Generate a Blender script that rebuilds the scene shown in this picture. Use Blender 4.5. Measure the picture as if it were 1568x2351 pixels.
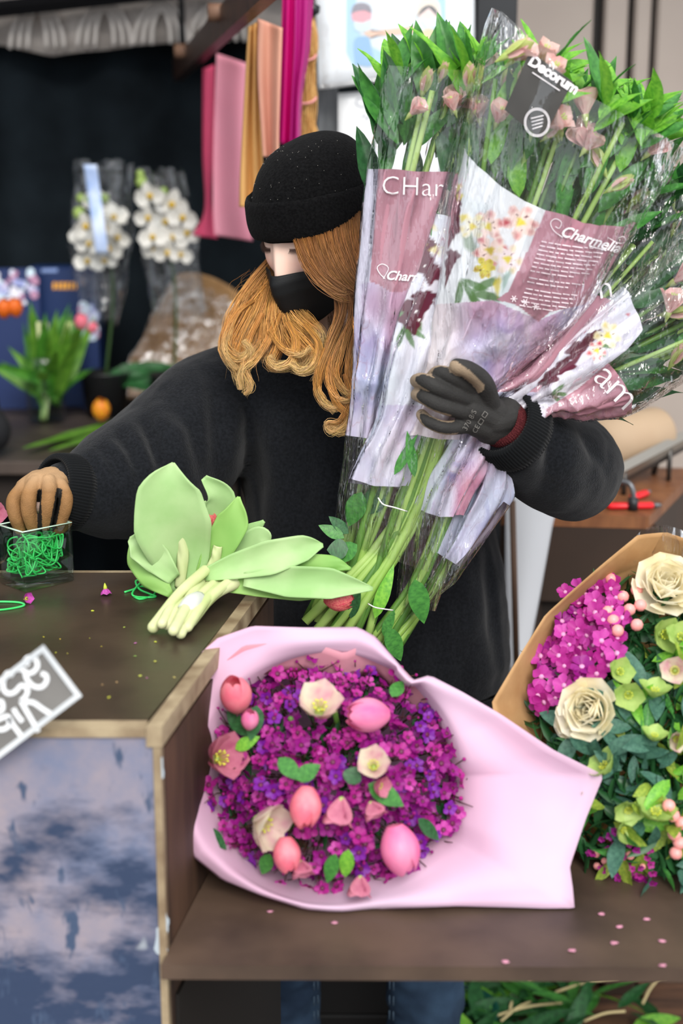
import bpy, math, random
import numpy as np
from mathutils import Vector, Matrix, Quaternion
from math import sin, cos, pi, radians

for o in list(bpy.data.objects):
    bpy.data.objects.remove(o)
SC = bpy.context.scene
COL = SC.collection
rng = np.random.default_rng(7)
random.seed(7)

# ------------------------------------------------------------------ camera
F = 3265.0; CX = 784.0; CY = 1175.5; CAMZ = 1.535
PITCH = math.atan(775.0 / F)
cam_d = bpy.data.cameras.new('camera')
cam_d.sensor_fit = 'VERTICAL'; cam_d.sensor_height = 36.0; cam_d.sensor_width = 24.0
cam_d.lens = F / 2351.0 * 36.0
cam_d.clip_start = 0.05
cam_d.dof.use_dof = True
cam_d.dof.focus_distance = 1.84
cam_d.dof.aperture_fstop = 2.8
cam = bpy.data.objects.new('camera', cam_d)
cam.location = (0, 0, CAMZ)
cam.rotation_euler = (pi / 2 - PITCH, 0, 0)
COL.objects.link(cam)
SC.camera = cam

# ------------------------------------------------------------------ view + sky (overcast, street side open)
SC.view_settings.view_transform = 'Standard'
SC.view_settings.look = 'None'
SC.view_settings.gamma = 1.0
SC.view_settings.use_curve_mapping = False
SC.view_settings.exposure = 0.55
SC.cycles.max_bounces = 7; SC.cycles.diffuse_bounces = 3; SC.cycles.glossy_bounces = 3; SC.cycles.transmission_bounces = 4; SC.cycles.transparent_max_bounces = 14
W = bpy.data.worlds.new('overcast_sky'); SC.world = W
W.use_nodes = True
nt = W.node_tree
bg = nt.nodes['Background']
tc = nt.nodes.new('ShaderNodeTexCoord')
sx = nt.nodes.new('ShaderNodeSeparateXYZ')
rp = nt.nodes.new('ShaderNodeValToRGB')
nt.links.new(tc.outputs['Generated'], sx.inputs[0])
nt.links.new(sx.outputs['Z'], rp.inputs[0])
nt.links.new(rp.outputs[0], bg.inputs['Color'])
rp.color_ramp.elements[0].position = 0.0
rp.color_ramp.elements[0].color = (0.86, 0.90, 0.96, 1)
rp.color_ramp.elements[1].position = 0.9
rp.color_ramp.elements[1].color = (1.0, 1.0, 1.0, 1)
bg.inputs['Strength'].default_value = 1.05
sun_d = bpy.data.lights.new('sun', 'SUN')
sun_d.energy = 2.0; sun_d.angle = radians(28); sun_d.color = (1.0, 0.965, 0.91)
sun = bpy.data.objects.new('sun', sun_d)
sun.rotation_euler = (radians(52), radians(14), radians(0))
COL.objects.link(sun)

# ------------------------------------------------------------------ helpers
def P(px, py, Y):
    u = (px - CX) / F; v = -(py - CY) / F
    dy = cos(PITCH) + v * sin(PITCH)
    dz = -sin(PITCH) + v * cos(PITCH)
    t = Y / dy
    return np.array([u * t, Y, CAMZ + dz * t])

def PZ(px, py, z):
    u = (px - CX) / F; v = -(py - CY) / F
    dy = cos(PITCH) + v * sin(PITCH)
    dz = -sin(PITCH) + v * cos(PITCH)
    t = (z - CAMZ) / dz
    return np.array([u * t, dy * t, z])

def proj(V):
    V = np.asarray(V, float)
    x = V[..., 0]; y = V[..., 1]; z = V[..., 2] - CAMZ
    d = y * cos(PITCH) - z * sin(PITCH)
    up = y * sin(PITCH) + z * cos(PITCH)
    return CX + F * x / d, CY - F * up / d

def M2(Y, py=1175):           # metres per photo pixel at a depth
    a = P(784, py, Y); b = P(785, py, Y)
    return np.linalg.norm(b - a)

def lin(h):
    h = h.lstrip('#')
    c = [int(h[i:i + 2], 16) / 255 for i in (0, 2, 4)]
    return tuple((x / 12.92 if x <= 0.04045 else ((x + 0.055) / 1.055) ** 2.4) for x in c)

def nz(v):
    v = np.asarray(v, float)
    return v / (np.linalg.norm(v, axis=-1, keepdims=True) + 1e-12)

MATS = {}
def pm(name, col='808080', rough=0.6, col2=None, nscale=8, ndet=4, lo=0.35, hi=0.65, stretch=(1, 1, 1),
       bump=None, metal=0.0, spec=0.5, sheen=0.0, sss=0.0, coat=0.0, trans=0.0, ior=1.45, vcol=False, emit=0.0,
       aniso=0.0, coords='Object', translucent=0.0, rough2=None, wave=None):
    if name in MATS: return MATS[name]
    m = bpy.data.materials.new(name); MATS[name] = m
    m.use_nodes = True
    t = m.node_tree; N = t.nodes; L = t.links
    b = N['Principled BSDF']
    c = lin(col) + (1,)
    b.inputs['Base Color'].default_value = c
    b.inputs['Roughness'].default_value = rough
    b.inputs['Metallic'].default_value = metal
    b.inputs['Specular IOR Level'].default_value = spec
    b.inputs['IOR'].default_value = ior
    b.inputs['Sheen Weight'].default_value = sheen
    b.inputs['Coat Weight'].default_value = coat
    b.inputs['Coat Roughness'].default_value = 0.12
    b.inputs['Transmission Weight'].default_value = trans
    b.inputs['Anisotropic'].default_value = aniso
    if sss:
        b.inputs['Subsurface Weight'].default_value = sss
        b.inputs['Subsurface Radius'].default_value = (0.012, 0.006, 0.004)
        b.inputs['Subsurface Scale'].default_value = 1.0
    tcn = N.new('ShaderNodeTexCoord'); mp = N.new('ShaderNodeMapping')
    L.new(tcn.outputs[coords], mp.inputs[0]); mp.inputs['Scale'].default_value = stretch
    csock = None
    if vcol:
        a = N.new('ShaderNodeAttribute'); a.attribute_name = 'Col'
        csock = a.outputs['Color']
    if col2 is not None:
        n = N.new('ShaderNodeTexNoise'); n.inputs['Scale'].default_value = nscale; n.inputs['Detail'].default_value = ndet
        L.new(mp.outputs[0], n.inputs['Vector'])
        r = N.new('ShaderNodeMapRange'); r.inputs[1].default_value = lo; r.inputs[2].default_value = hi
        L.new(n.outputs[0], r.inputs[0])
        mx = N.new('ShaderNodeMix'); mx.data_type = 'RGBA'
        L.new(r.outputs[0], mx.inputs[0])
        if csock is not None: L.new(csock, mx.inputs[6])
        else: mx.inputs[6].default_value = c
        mx.inputs[7].default_value = lin(col2) + (1,)
        csock = mx.outputs[2]
        if rough2 is not None:
            mr = N.new('ShaderNodeMapRange'); mr.inputs[3].default_value = rough; mr.inputs[4].default_value = rough2
            L.new(r.outputs[0], mr.inputs[0]); L.new(mr.outputs[0], b.inputs['Roughness'])
    if csock is not None: L.new(csock, b.inputs['Base Color'])
    if emit:
        b.inputs['Emission Color'].default_value = c; b.inputs['Emission Strength'].default_value = emit
    if bump:
        n2 = N.new('ShaderNodeTexNoise'); n2.inputs['Scale'].default_value = bump[0]; n2.inputs['Detail'].default_value = 5
        L.new(mp.outputs[0], n2.inputs['Vector'])
        bp = N.new('ShaderNodeBump'); bp.inputs['Strength'].default_value = bump[1]
        bp.inputs['Distance'].default_value = bump[2] if len(bump) > 2 else 0.002
        L.new(n2.outputs[0], bp.inputs['Height']); L.new(bp.outputs[0], b.inputs['Normal'])
    if translucent:
        tr = N.new('ShaderNodeBsdfTranslucent'); ms = N.new('ShaderNodeMixShader')
        tr.inputs[0].default_value = c
        if csock is not None: L.new(csock, tr.inputs[0])
        ms.inputs[0].default_value = translucent
        L.new(b.outputs[0], ms.inputs[1]); L.new(tr.outputs[0], ms.inputs[2])
        L.new(ms.outputs[0], N['Material Output'].inputs[0])
    return m

def film(name, tint=(0.97, 0.985, 1.0), base=0.05, rough=0.06, bump=None, gain=1.0, stretch=(1, 1, 1)):
    if name in MATS: return MATS[name]
    m = bpy.data.materials.new(name); MATS[name] = m
    m.use_nodes = True
    t = m.node_tree; N = t.nodes; L = t.links
    N.remove(N['Principled BSDF'])
    tr = N.new('ShaderNodeBsdfTransparent'); tr.inputs[0].default_value = tint + (1,)
    gl = N.new('ShaderNodeBsdfGlossy'); gl.inputs['Roughness'].default_value = rough
    gl.inputs[0].default_value = (1, 1, 1, 1)
    fr = N.new('ShaderNodeLayerWeight'); fr.inputs[0].default_value = 0.5
    pw = N.new('ShaderNodeMath'); pw.operation = 'POWER'; pw.inputs[1].default_value = 3.0
    L.new(fr.outputs['Facing'], pw.inputs[0])
    ma = N.new('ShaderNodeMath'); ma.operation = 'MULTIPLY_ADD'; ma.use_clamp = True
    ma.inputs[1].default_value = gain * 0.55; ma.inputs[2].default_value = base
    L.new(pw.outputs[0], ma.inputs[0])
    ms = N.new('ShaderNodeMixShader')
    L.new(ma.outputs[0], ms.inputs[0]); L.new(tr.outputs[0], ms.inputs[1]); L.new(gl.outputs[0], ms.inputs[2])
    L.new(ms.outputs[0], N['Material Output'].inputs[0])
    if bump:
        tcn = N.new('ShaderNodeTexCoord')
        n2 = N.new('ShaderNodeTexNoise'); n2.inputs['Scale'].default_value = bump[0]; n2.inputs['Detail'].default_value = 3
        mp = N.new('ShaderNodeMapping'); mp.inputs['Scale'].default_value = stretch; L.new(tcn.outputs['Object'], mp.inputs[0]); L.new(mp.outputs[0], n2.inputs['Vector'])
        bp = N.new('ShaderNodeBump'); bp.inputs['Strength'].default_value = bump[1]; bp.inputs['Distance'].default_value = bump[2]
        L.new(n2.outputs[0], bp.inputs['Height']); L.new(bp.outputs[0], gl.inputs['Normal']); L.new(bp.outputs[0], fr.inputs['Normal'])
    return m

def wmat(o):
    m = o.matrix_basis.copy()
    if o.parent: m = wmat(o.parent) @ m
    return m

def new_mesh(name, V, Fc, mats, smooth=True, mi=None, col=None, uv=None):
    me = bpy.data.meshes.new(name)
    me.from_pydata([tuple(map(float, v)) for v in V], [], [tuple(int(i) for i in f) for f in Fc])
    if not isinstance(mats, (list, tuple)): mats = [mats]
    for m in mats: me.materials.append(m)
    if mi is not None: me.polygons.foreach_set('material_index', np.asarray(mi, np.int32))
    me.polygons.foreach_set('use_smooth', np.full(len(me.polygons), bool(smooth)))
    if col is not None:
        a = me.color_attributes.new('Col', 'FLOAT_COLOR', 'POINT')
        c = np.ones((len(V), 4), np.float32); c[:, :3] = np.asarray(col)
        a.data.foreach_set('color', c.ravel())
    me.update()
    return me

def put(name, me, parent=None, M=None):
    o = bpy.data.objects.new(name, me)
    COL.objects.link(o)
    if M is None: M = Matrix.Identity(4)
    if parent is not None:
        o.parent = parent
        M = wmat(parent).inverted() @ M
    o.matrix_basis = M
    return o

def part(name, VF, mats, parent=None, smooth=True, col=None, mi=None, kind=None, label=None):
    """world-space vertices -> an object under parent"""
    V, Fc = VF[0], VF[1]
    V = np.asarray(V, float)
    if parent is not None:
        inv = np.array(wmat(parent).inverted())
        V = V @ inv[:3, :3].T + inv[:3, 3]
        o = bpy.data.objects.new(name, new_mesh(name, V, Fc, mats, smooth, mi, col))
        COL.objects.link(o); o.parent = parent
    else:
        base = np.array([(V[:, 0].min() + V[:, 0].max()) / 2, (V[:, 1].min() + V[:, 1].max()) / 2, V[:, 2].min()])
        o = bpy.data.objects.new(name, new_mesh(name, V - base, Fc, mats, smooth, mi, col))
        o.location = base
        COL.objects.link(o)
    if kind: o['kind'] = kind
    if label: o['label'] = label
    return o

def thing(name, label, cat, loc, group=None, rz=0.0):
    o = bpy.data.objects.new(name, None); COL.objects.link(o)
    o.empty_display_size = 0.05
    o.location = tuple(map(float, loc)); o.rotation_euler = (0, 0, rz)
    o['label'] = label; o['category'] = cat
    if group: o['group'] = group
    return o

def tag(o, label, cat, group=None):
    o['label'] = label; o['category'] = cat
    if group: o['group'] = group
    return o

def struct(o):
    o['kind'] = 'structure'
    return o

# ---- geometry makers, all return (V, F)
def join(*parts):
    Vs = []; Fs = []; n = 0
    for V, Fc in parts:
        V = np.asarray(V, float)
        Vs.append(V); Fs += [tuple(int(i) + n for i in f) for f in Fc]; n += len(V)
    return np.concatenate(Vs), Fs

def gridf(nu, nv, fn, closed_u=False):
    U, Vv = np.meshgrid(np.arange(nu), np.arange(nv), indexing='ij')
    u = U / (nu if closed_u else max(nu - 1, 1)); v = Vv / max(nv - 1, 1)
    pts = fn(u.ravel(), v.ravel())
    faces = []
    for i in range(nu if closed_u else nu - 1):
        i2 = (i + 1) % nu
        for j in range(nv - 1):
            faces.append((i * nv + j, i2 * nv + j, i2 * nv + j + 1, i * nv + j + 1))
    return np.asarray(pts, float), faces

def solid(VF, th, n=None):
    """give an open sheet a thickness"""
    V, Fc = VF; V = np.asarray(V, float)
    N = vnormals(V, Fc) if n is None else np.broadcast_to(n, V.shape)
    k = len(V)
    V2 = np.concatenate([V + N * th / 2, V - N * th / 2])
    F2 = [tuple(f) for f in Fc] + [tuple(i + k for i in reversed(f)) for f in Fc]
    cnt = {}
    for f in Fc:
        for a, b in zip(f, list(f[1:]) + [f[0]]):
            key = (min(a, b), max(a, b)); cnt.setdefault(key, []).append((a, b))
    for key, l in cnt.items():
        if len(l) == 1:
            a, b = l[0]; F2.append((b, a, a + k, b + k))
    return V2, F2

def vnormals(V, Fc):
    N = np.zeros_like(V)
    for f in Fc:
        p = V[list(f)]
        n = np.cross(p[1] - p[0], p[2] - p[0])
        if len(f) > 3: n = n + np.cross(p[2] - p[0], p[3] - p[0])
        for i in f: N[i] += n
    return nz(N)

def spline(pts, n):
    """Catmull-Rom through pts (k,d) -> (n,d)"""
    p = np.asarray(pts, float)
    if len(p) == 2:
        t = np.linspace(0, 1, n)[:, None]; return p[0] * (1 - t) + p[1] * t
    q = np.concatenate([[2 * p[0] - p[1]], p, [2 * p[-1] - p[-2]]])
    s = np.linspace(0, len(p) - 1, n); i = np.minimum(s.astype(int), len(p) - 2); t = (s - i)[:, None]
    a, b, c, d = q[i], q[i + 1], q[i + 2], q[i + 3]
    return 0.5 * ((2 * b) + (-a + c) * t + (2 * a - 5 * b + 4 * c - d) * t ** 2 + (-a + 3 * b - 3 * c + d) * t ** 3)

def frames(path):
    p = np.asarray(path, float); T = nz(np.gradient(p, axis=0))
    up = np.array([0, 0, 1.0]) if abs(T[0][2]) < 0.9 else np.array([1.0, 0, 0])
    A = np.zeros_like(p); a = nz(np.cross(T[0], up))
    for i in range(len(p)):
        a = nz(a - T[i] * np.dot(a, T[i])); A[i] = a
    return T, A, np.cross(T, A)

def tube(path, rad, sides=8, cap=True, flat=None, flatdir=None):
    p = np.asarray(path, float); n = len(p)
    rad = np.broadcast_to(np.asarray(rad, float), (n,)) if np.ndim(rad) < 2 else np.asarray(rad)
    T, A, B = frames(p)
    if flatdir is not None:
        A = nz(np.asarray(flatdir) - T * (T @ np.asarray(flatdir, float))[:, None]); B = np.cross(T, A)
    th = np.arange(sides) * 2 * pi / sides
    ra = rad if rad.ndim == 1 else rad[:, 0]
    rb = (ra * (flat if flat else 1.0)) if rad.ndim == 1 else rad[:, 1]
    V = p[:, None, :] + A[:, None, :] * (np.cos(th)[None, :, None] * ra[:, None, None]) + B[:, None, :] * (np.sin(th)[None, :, None] * rb[:, None, None])
    V = V.reshape(-1, 3); Fc = []
    for i in range(n - 1):
        for j in range(sides):
            k = (j + 1) % sides
            Fc.append((i * sides + j, i * sides + k, (i + 1) * sides + k, (i + 1) * sides + j))
    if cap:
        Fc.append(tuple(range(sides - 1, -1, -1))); Fc.append(tuple((n - 1) * sides + j for j in range(sides)))
    return V, Fc

def capsule(pts, radii, n=14, sides=12, flat=None, flatdir=None):
    """rounded-end tube through pts"""
    r = np.asarray(radii, float)
    q = spline(np.concatenate([np.asarray(pts, float), r[:, None]], axis=1), n)
    p = q[:, :3]; r = q[:, 3]
    T = nz(np.gradient(p, axis=0))
    s = []; rr = []
    for k in (80, 60, 40, 20):
        s.append(p[0] - T[0] * r[0] * sin(radians(k))); rr.append(r[0] * cos(radians(k)))
    e = []; er = []
    for k in (20, 40, 60, 80):
        e.append(p[-1] + T[-1] * r[-1] * sin(radians(k))); er.append(r[-1] * cos(radians(k)))
    return tube(np.concatenate([s, p, e]), np.concatenate([rr, r, er]), sides, True, flat, flatdir)

def box(x0, x1, y0, y1, z0, z1, bev=0.003):
    b = min(bev, (x1 - x0) / 3, (y1 - y0) / 3, (z1 - z0) / 3)
    V = []; 
    for sx_ in (0, 1):
        for sy_ in (0, 1):
            for sz_ in (0, 1):
                X = x1 if sx_ else x0; Y = y1 if sy_ else y0; Z = z1 if sz_ else z0
                ix = X - b if sx_ else X + b; iy = Y - b if sy_ else Y + b; iz = Z - b if sz_ else Z + b
                V += [(X, iy, iz), (ix, Y, iz), (ix, iy, Z)]
    idx = lambda a, c, d, k: (a * 4 + c * 2 + d) * 3 + k
    Fc = []
    for a in (0, 1):
        q = [idx(a, 0, 0, 0), idx(a, 1, 0, 0), idx(a, 1, 1, 0), idx(a, 0, 1, 0)]; Fc.append(q if a else q[::-1])
        q = [idx(0, a, 0, 1), idx(1, a, 0, 1), idx(1, a, 1, 1), idx(0, a, 1, 1)]; Fc.append(q[::-1] if a else q)
        q = [idx(0, 0, a, 2), idx(1, 0, a, 2), idx(1, 1, a, 2), idx(0, 1, a, 2)]; Fc.append(q if a else q[::-1])
    for a in (0, 1):
        for c in (0, 1):
            q = [idx(a, c, 0, 0), idx(a, c, 1, 0), idx(a, c, 1, 1), idx(a, c, 0, 1)]; Fc.append(q if (a != c) else q[::-1])
            q = [idx(a, 0, c, 0), idx(a, 1, c, 0), idx(a, 1, c, 2), idx(a, 0, c, 2)]; Fc.append(q[::-1] if (a != c) else q)
            q = [idx(0, a, c, 1), idx(1, a, c, 1), idx(1, a, c, 2), idx(0, a, c, 2)]; Fc.append(q if (a != c) else q[::-1])
            for d in (0, 1):
                t = [idx(a, c, d, 0), idx(a, c, d, 1), idx(a, c, d, 2)]; Fc.append(t if ((a + c + d) % 2 == 1) else t[::-1])
    return np.array(V, float), [tuple(f) for f in Fc]

def xf(VF, M):
    V, Fc = VF; A = np.array(M)
    return np.asarray(V) @ A[:3, :3].T + A[:3, 3], Fc

def lathe(prof, n=32, M=None):
    """prof: [(r,z)]"""
    pr = np.asarray(prof, float); k = len(pr)
    th = np.arange(n) * 2 * pi / n
    V = np.stack([pr[None, :, 0] * np.cos(th)[:, None], pr[None, :, 0] * np.sin(th)[:, None], np.broadcast_to(pr[None, :, 1], (n, k))], -1).reshape(-1, 3)
    Fc = []
    for i in range(n):
        i2 = (i + 1) % n
        for j in range(k - 1): Fc.append((i * k + j, i2 * k + j, i2 * k + j + 1, i * k + j + 1))
    return xf((V, Fc), M) if M is not None else (V, Fc)

def basis(o, x, y, z):
    return Matrix(((x[0], y[0], z[0], o[0]), (x[1], y[1], z[1], o[1]), (x[2], y[2], z[2], o[2]), (0, 0, 0, 1)))

def look(o, zdir, xhint=(1, 0, 0), s=1.0):
    z = nz(zdir); x = np.asarray(xhint, float); x = nz(x - z * np.dot(x, z)); y = np.cross(z, x)
    return basis(o, x * s, y * s, z * s)

def remesh(VF, voxel, smooth_it=4, fac=0.5):
    me = new_mesh('tmp', VF[0], VF[1], [])
    o = bpy.data.objects.new('tmp', me); COL.objects.link(o)
    m = o.modifiers.new('r', 'REMESH'); m.mode = 'VOXEL'; m.voxel_size = voxel
    if smooth_it:
        s = o.modifiers.new('s', 'SMOOTH'); s.factor = fac; s.iterations = smooth_it
    dg = bpy.context.evaluated_depsgraph_get()
    e = o.evaluated_get(dg).to_mesh()
    V = np.empty(len(e.vertices) * 3); e.vertices.foreach_get('co', V); V = V.reshape(-1, 3)
    Fc = [tuple(p.vertices) for p in e.polygons]
    N = np.empty(len(e.vertices) * 3); e.vertex_normals.foreach_get('vector', N); N = N.reshape(-1, 3)
    bpy.data.objects.remove(o); bpy.data.meshes.remove(me)
    return V, Fc, N

def vnoise(p, scale, seed=0):
    """smooth value noise, p (n,3)"""
    q = np.asarray(p, float) * scale + seed * 17.31
    i = np.floor(q).astype(np.int64); f = q - i; f = f * f * (3 - 2 * f)
    def h(a):
        k = (a[:, 0] * 73856093) ^ (a[:, 1] * 19349663) ^ (a[:, 2] * 83492791)
        k = (k ^ (k >> 13)) * 1274126177 & 0x7fffffff
        return (k % 10007) / 10007.0
    r = 0
    for dx in (0, 1):
        for dy in (0, 1):
            for dz in (0, 1):
                w = (f[:, 0] if dx else 1 - f[:, 0]) * (f[:, 1] if dy else 1 - f[:, 1]) * (f[:, 2] if dz else 1 - f[:, 2])
                r = r + w * h(i + np.array([dx, dy, dz]))
    return r

def fbm(p, scale, oct=3, seed=0):
    r = 0; a = 1; t = 0
    for k in range(oct):
        r = r + a * vnoise(p, scale * 2 ** k, seed + k); t += a; a *= 0.5
    return r / t

def seg_dist(px, py, pts):
    """distance of points to a polyline in photo pixels, and running parameter"""
    best = np.full(px.shape, 1e9); tt = np.zeros(px.shape); n = len(pts) - 1
    for k in range(n):
        ax, ay = pts[k]; bx_, by_ = pts[k + 1]
        dx, dy = bx_ - ax, by_ - ay; L2 = dx * dx + dy * dy + 1e-9
        t = np.clip(((px - ax) * dx + (py - ay) * dy) / L2, 0, 1)
        d = np.hypot(px - ax - t * dx, py - ay - t * dy)
        m = d < best; best[m] = d[m]; tt[m] = (k + t[m]) / n
    return best, tt

def text_mesh(s, size=1.0, shear=0.0, spacing=1.0, align='LEFT', bold=0.0, res=3):
    cu = bpy.data.curves.new('t', 'FONT'); cu.body = s; cu.size = size; cu.shear = shear
    cu.space_character = spacing; cu.align_x = align; cu.resolution_u = res; cu.offset = bold
    o = bpy.data.objects.new('t', cu); COL.objects.link(o)
    dg = bpy.context.evaluated_depsgraph_get()
    e = o.evaluated_get(dg).to_mesh()
    V = np.array([v.co[:] for v in e.vertices]); Fc = [tuple(p.vertices) for p in e.polygons]
    bpy.data.objects.remove(o); bpy.data.curves.remove(cu)
    return V, Fc

def ribbon2(pts, w, n=24):
    """flat 2-D stroke as a strip: (V2,F) in a plane; w constant or list"""
    p = spline(pts, n); T = nz(np.gradient(p, axis=0)); Nn = np.stack([-T[:, 1], T[:, 0]], 1)
    w = np.broadcast_to(np.asarray(w, float), (n,)) if np.ndim(w) == 0 else np.interp(np.linspace(0, 1, n), np.linspace(0, 1, len(w)), w)
    V = np.concatenate([p + Nn * w[:, None] / 2, p - Nn * w[:, None] / 2])
    return V, [(i, i + 1, n + i + 1, n + i) for i in range(n - 1)]
# ================================================================== SETTING
m_floor = pm('floor_concrete', '4a4038', 0.8, col2='2c2622', nscale=6, bump=(60, 0.3))
m_plank = pm('floor_plank_wood', '6a4a36', 0.65, col2='3d2a20', nscale=3, stretch=(2, 14, 2), bump=(40, 0.4))
m_curtain = pm('black_curtain_cloth', '11161a', 0.95, col2='1c2328', nscale=5, spec=0.1)
m_lace = pm('grey_lace', 'c4bcb6', 0.9, col2='aaa29c', nscale=14, spec=0.1)
m_shutter = pm('taupe_shutter', 'a89d94', 0.55, col2='9c9088', nscale=2)
m_dark = pm('dark_gap', '2a2725', 0.7)
m_canopy = pm('canopy_fabric', '1c1c1e', 0.9, spec=0.1)
m_post = pm('grey_steel_post', '5c5f62', 0.45, col2='7a7d80', nscale=30, stretch=(6, 6, 0.4), metal=0.3)
m_blackpost = pm('black_steel_post', '26282b', 0.4, metal=0.2)
m_pave = pm('street_paving', '77746f', 0.85, col2='5f5c58', nscale=5)
m_rackwood = pm('dark_rack_wood', '4a2f26', 0.4, col2='231815', nscale=4, stretch=(3, 10, 3), bump=(40, 0.3))

flo = struct(part('floor', box(-3.2, 3.2, 0.55, 4.6, -0.08, -0.012), m_floor, smooth=False))
for i in range(26):
    x0 = -1.6 + i * 0.145
    ln = part('plank', box(x0 + 0.003, x0 + 0.142, 1.2 + 0.03 * (i % 3), 4.45, -0.012, 0.0 + 0.0015 * (i % 2)), m_plank, flo, smooth=False)
struct(part('ground', box(-14, 14, -12, 0.55, -0.12, -0.02), m_pave, smooth=False))
struct(part('wall_back', box(-3.2, 3.2, 4.5, 4.6, 0, 2.9), m_canopy, smooth=False))
struct(part('wall_left', box(-3.2, -3.1, 1.6, 4.5, 0, 2.9), m_canopy, smooth=False))
struct(part('ceiling', box(-3.2, 3.2, 2.6, 4.6, 2.75, 2.8), m_canopy, smooth=False))

# black curtain across the back, hanging in soft folds
def curt(u, v):
    x = -2.9 + u * 2.95
    y = 4.12 + 0.035 * np.sin(u * 61 + 1.5 * np.sin(v * 2 + u * 9)) + 0.02 * np.sin(u * 23 + 1)
    return np.stack([x, y, 0.02 + v * 2.3], 1)
o = part('curtain', solid(gridf(160, 20, curt), 0.004), m_curtain)
tag(o, 'black cloth curtain hanging in folds behind the orchids', 'curtain')

# grey lace valance in front of the curtain top, arches as raised cords
zl = P(300, 100, 4.0)[2]
val = thing('lace_valance', 'grey patterned lace valance with arch motifs above the black curtain', 'valance', (-0.7, 4.03, zl))
def lace(u, v):
    x = -1.45 + u * 1.5
    xs, _ = proj(np.stack([x, np.full_like(x, 4.0), np.full_like(x, zl)], 1))
    low = np.interp(xs, [-300, 0, 115, 230, 400, 640], [100, 103, 128, 115, 96, 78])
    zlo = np.array([P(a, b, 4.0)[2] for a, b in zip(xs, low)])
    return np.stack([x, 4.0 + 0.012 * np.sin(u * 60) + 0.0 * v, zlo + v * (2.5 - zlo)], 1)
part('cloth', solid(gridf(90, 12, lace), 0.003), m_lace, val)
m_cord = pm('lace_cord', 'ddd6d0', 0.9)
for k, cx in enumerate((85, 240, 370, 500)):
    for rr in (22, 42, 62):
        pts = [P(cx - rr, 112 - k * 5, 3.975), P(cx - rr * 0.9, 70 - k * 4, 3.975), P(cx - rr * 0.5, 42 - rr * 0.35, 3.975), P(cx, 32 - rr * 0.45, 3.975),
               P(cx + rr * 0.5, 42 - rr * 0.35, 3.975), P(cx + rr * 0.9, 70 - k * 4, 3.975), P(cx + rr, 110 - k * 5, 3.975)]
        part('cord', tube(spline(pts, 20), 0.006, 5), m_cord, val)
bm = struct(part('trim_1', tube([P(-260, 48, 3.9), P(260, -8, 3.9), P(700, -55, 3.9)], 0.022, 4), m_canopy, smooth=False))

# taupe roller shutter / panel wall on the right
wr = struct(part('wall_right', box(0.28, 3.1, 3.60, 3.66, 0.0, 2.75), m_dark, smooth=False))
edges = [P(px, 60, 3.58)[0] for px in (1150, 1358, 1383, 1437, 1452, 1490, 1503, 1690, 1705, 1900)]
spans = [(0, 1), (2, 3), (4, 5), (6, 7), (8, 9)]
for a, b in spans:
    part('panel', box(edges[a], edges[b], 3.555, 3.6, 0.02, 2.74, 0.006), m_shutter, wr, smooth=False)
part('panel', box(edges[9] + 0.02, 3.0, 3.555, 3.6, 0.02, 2.74, 0.006), m_shutter, wr, smooth=False)

# steel posts of the stall
a = P(1088, 60, 2.98)[0]; b = P(1182, 60, 2.98)[0]
o = part('post', box(a, b, 2.94, 3.02, 0, 2.75, 0.004), m_blackpost, smooth=False)
tag(o, 'black square stall post right of the white poster', 'post')
a = P(728, 260, 2.95)[0]; b = P(776, 260, 2.95)[0]
o = part('post', box(a, b, 2.93, 3.0, 0, 2.75, 0.003), m_post, smooth=False)
tag(o, 'brushed grey metal post above the black hat', 'post')

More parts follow.
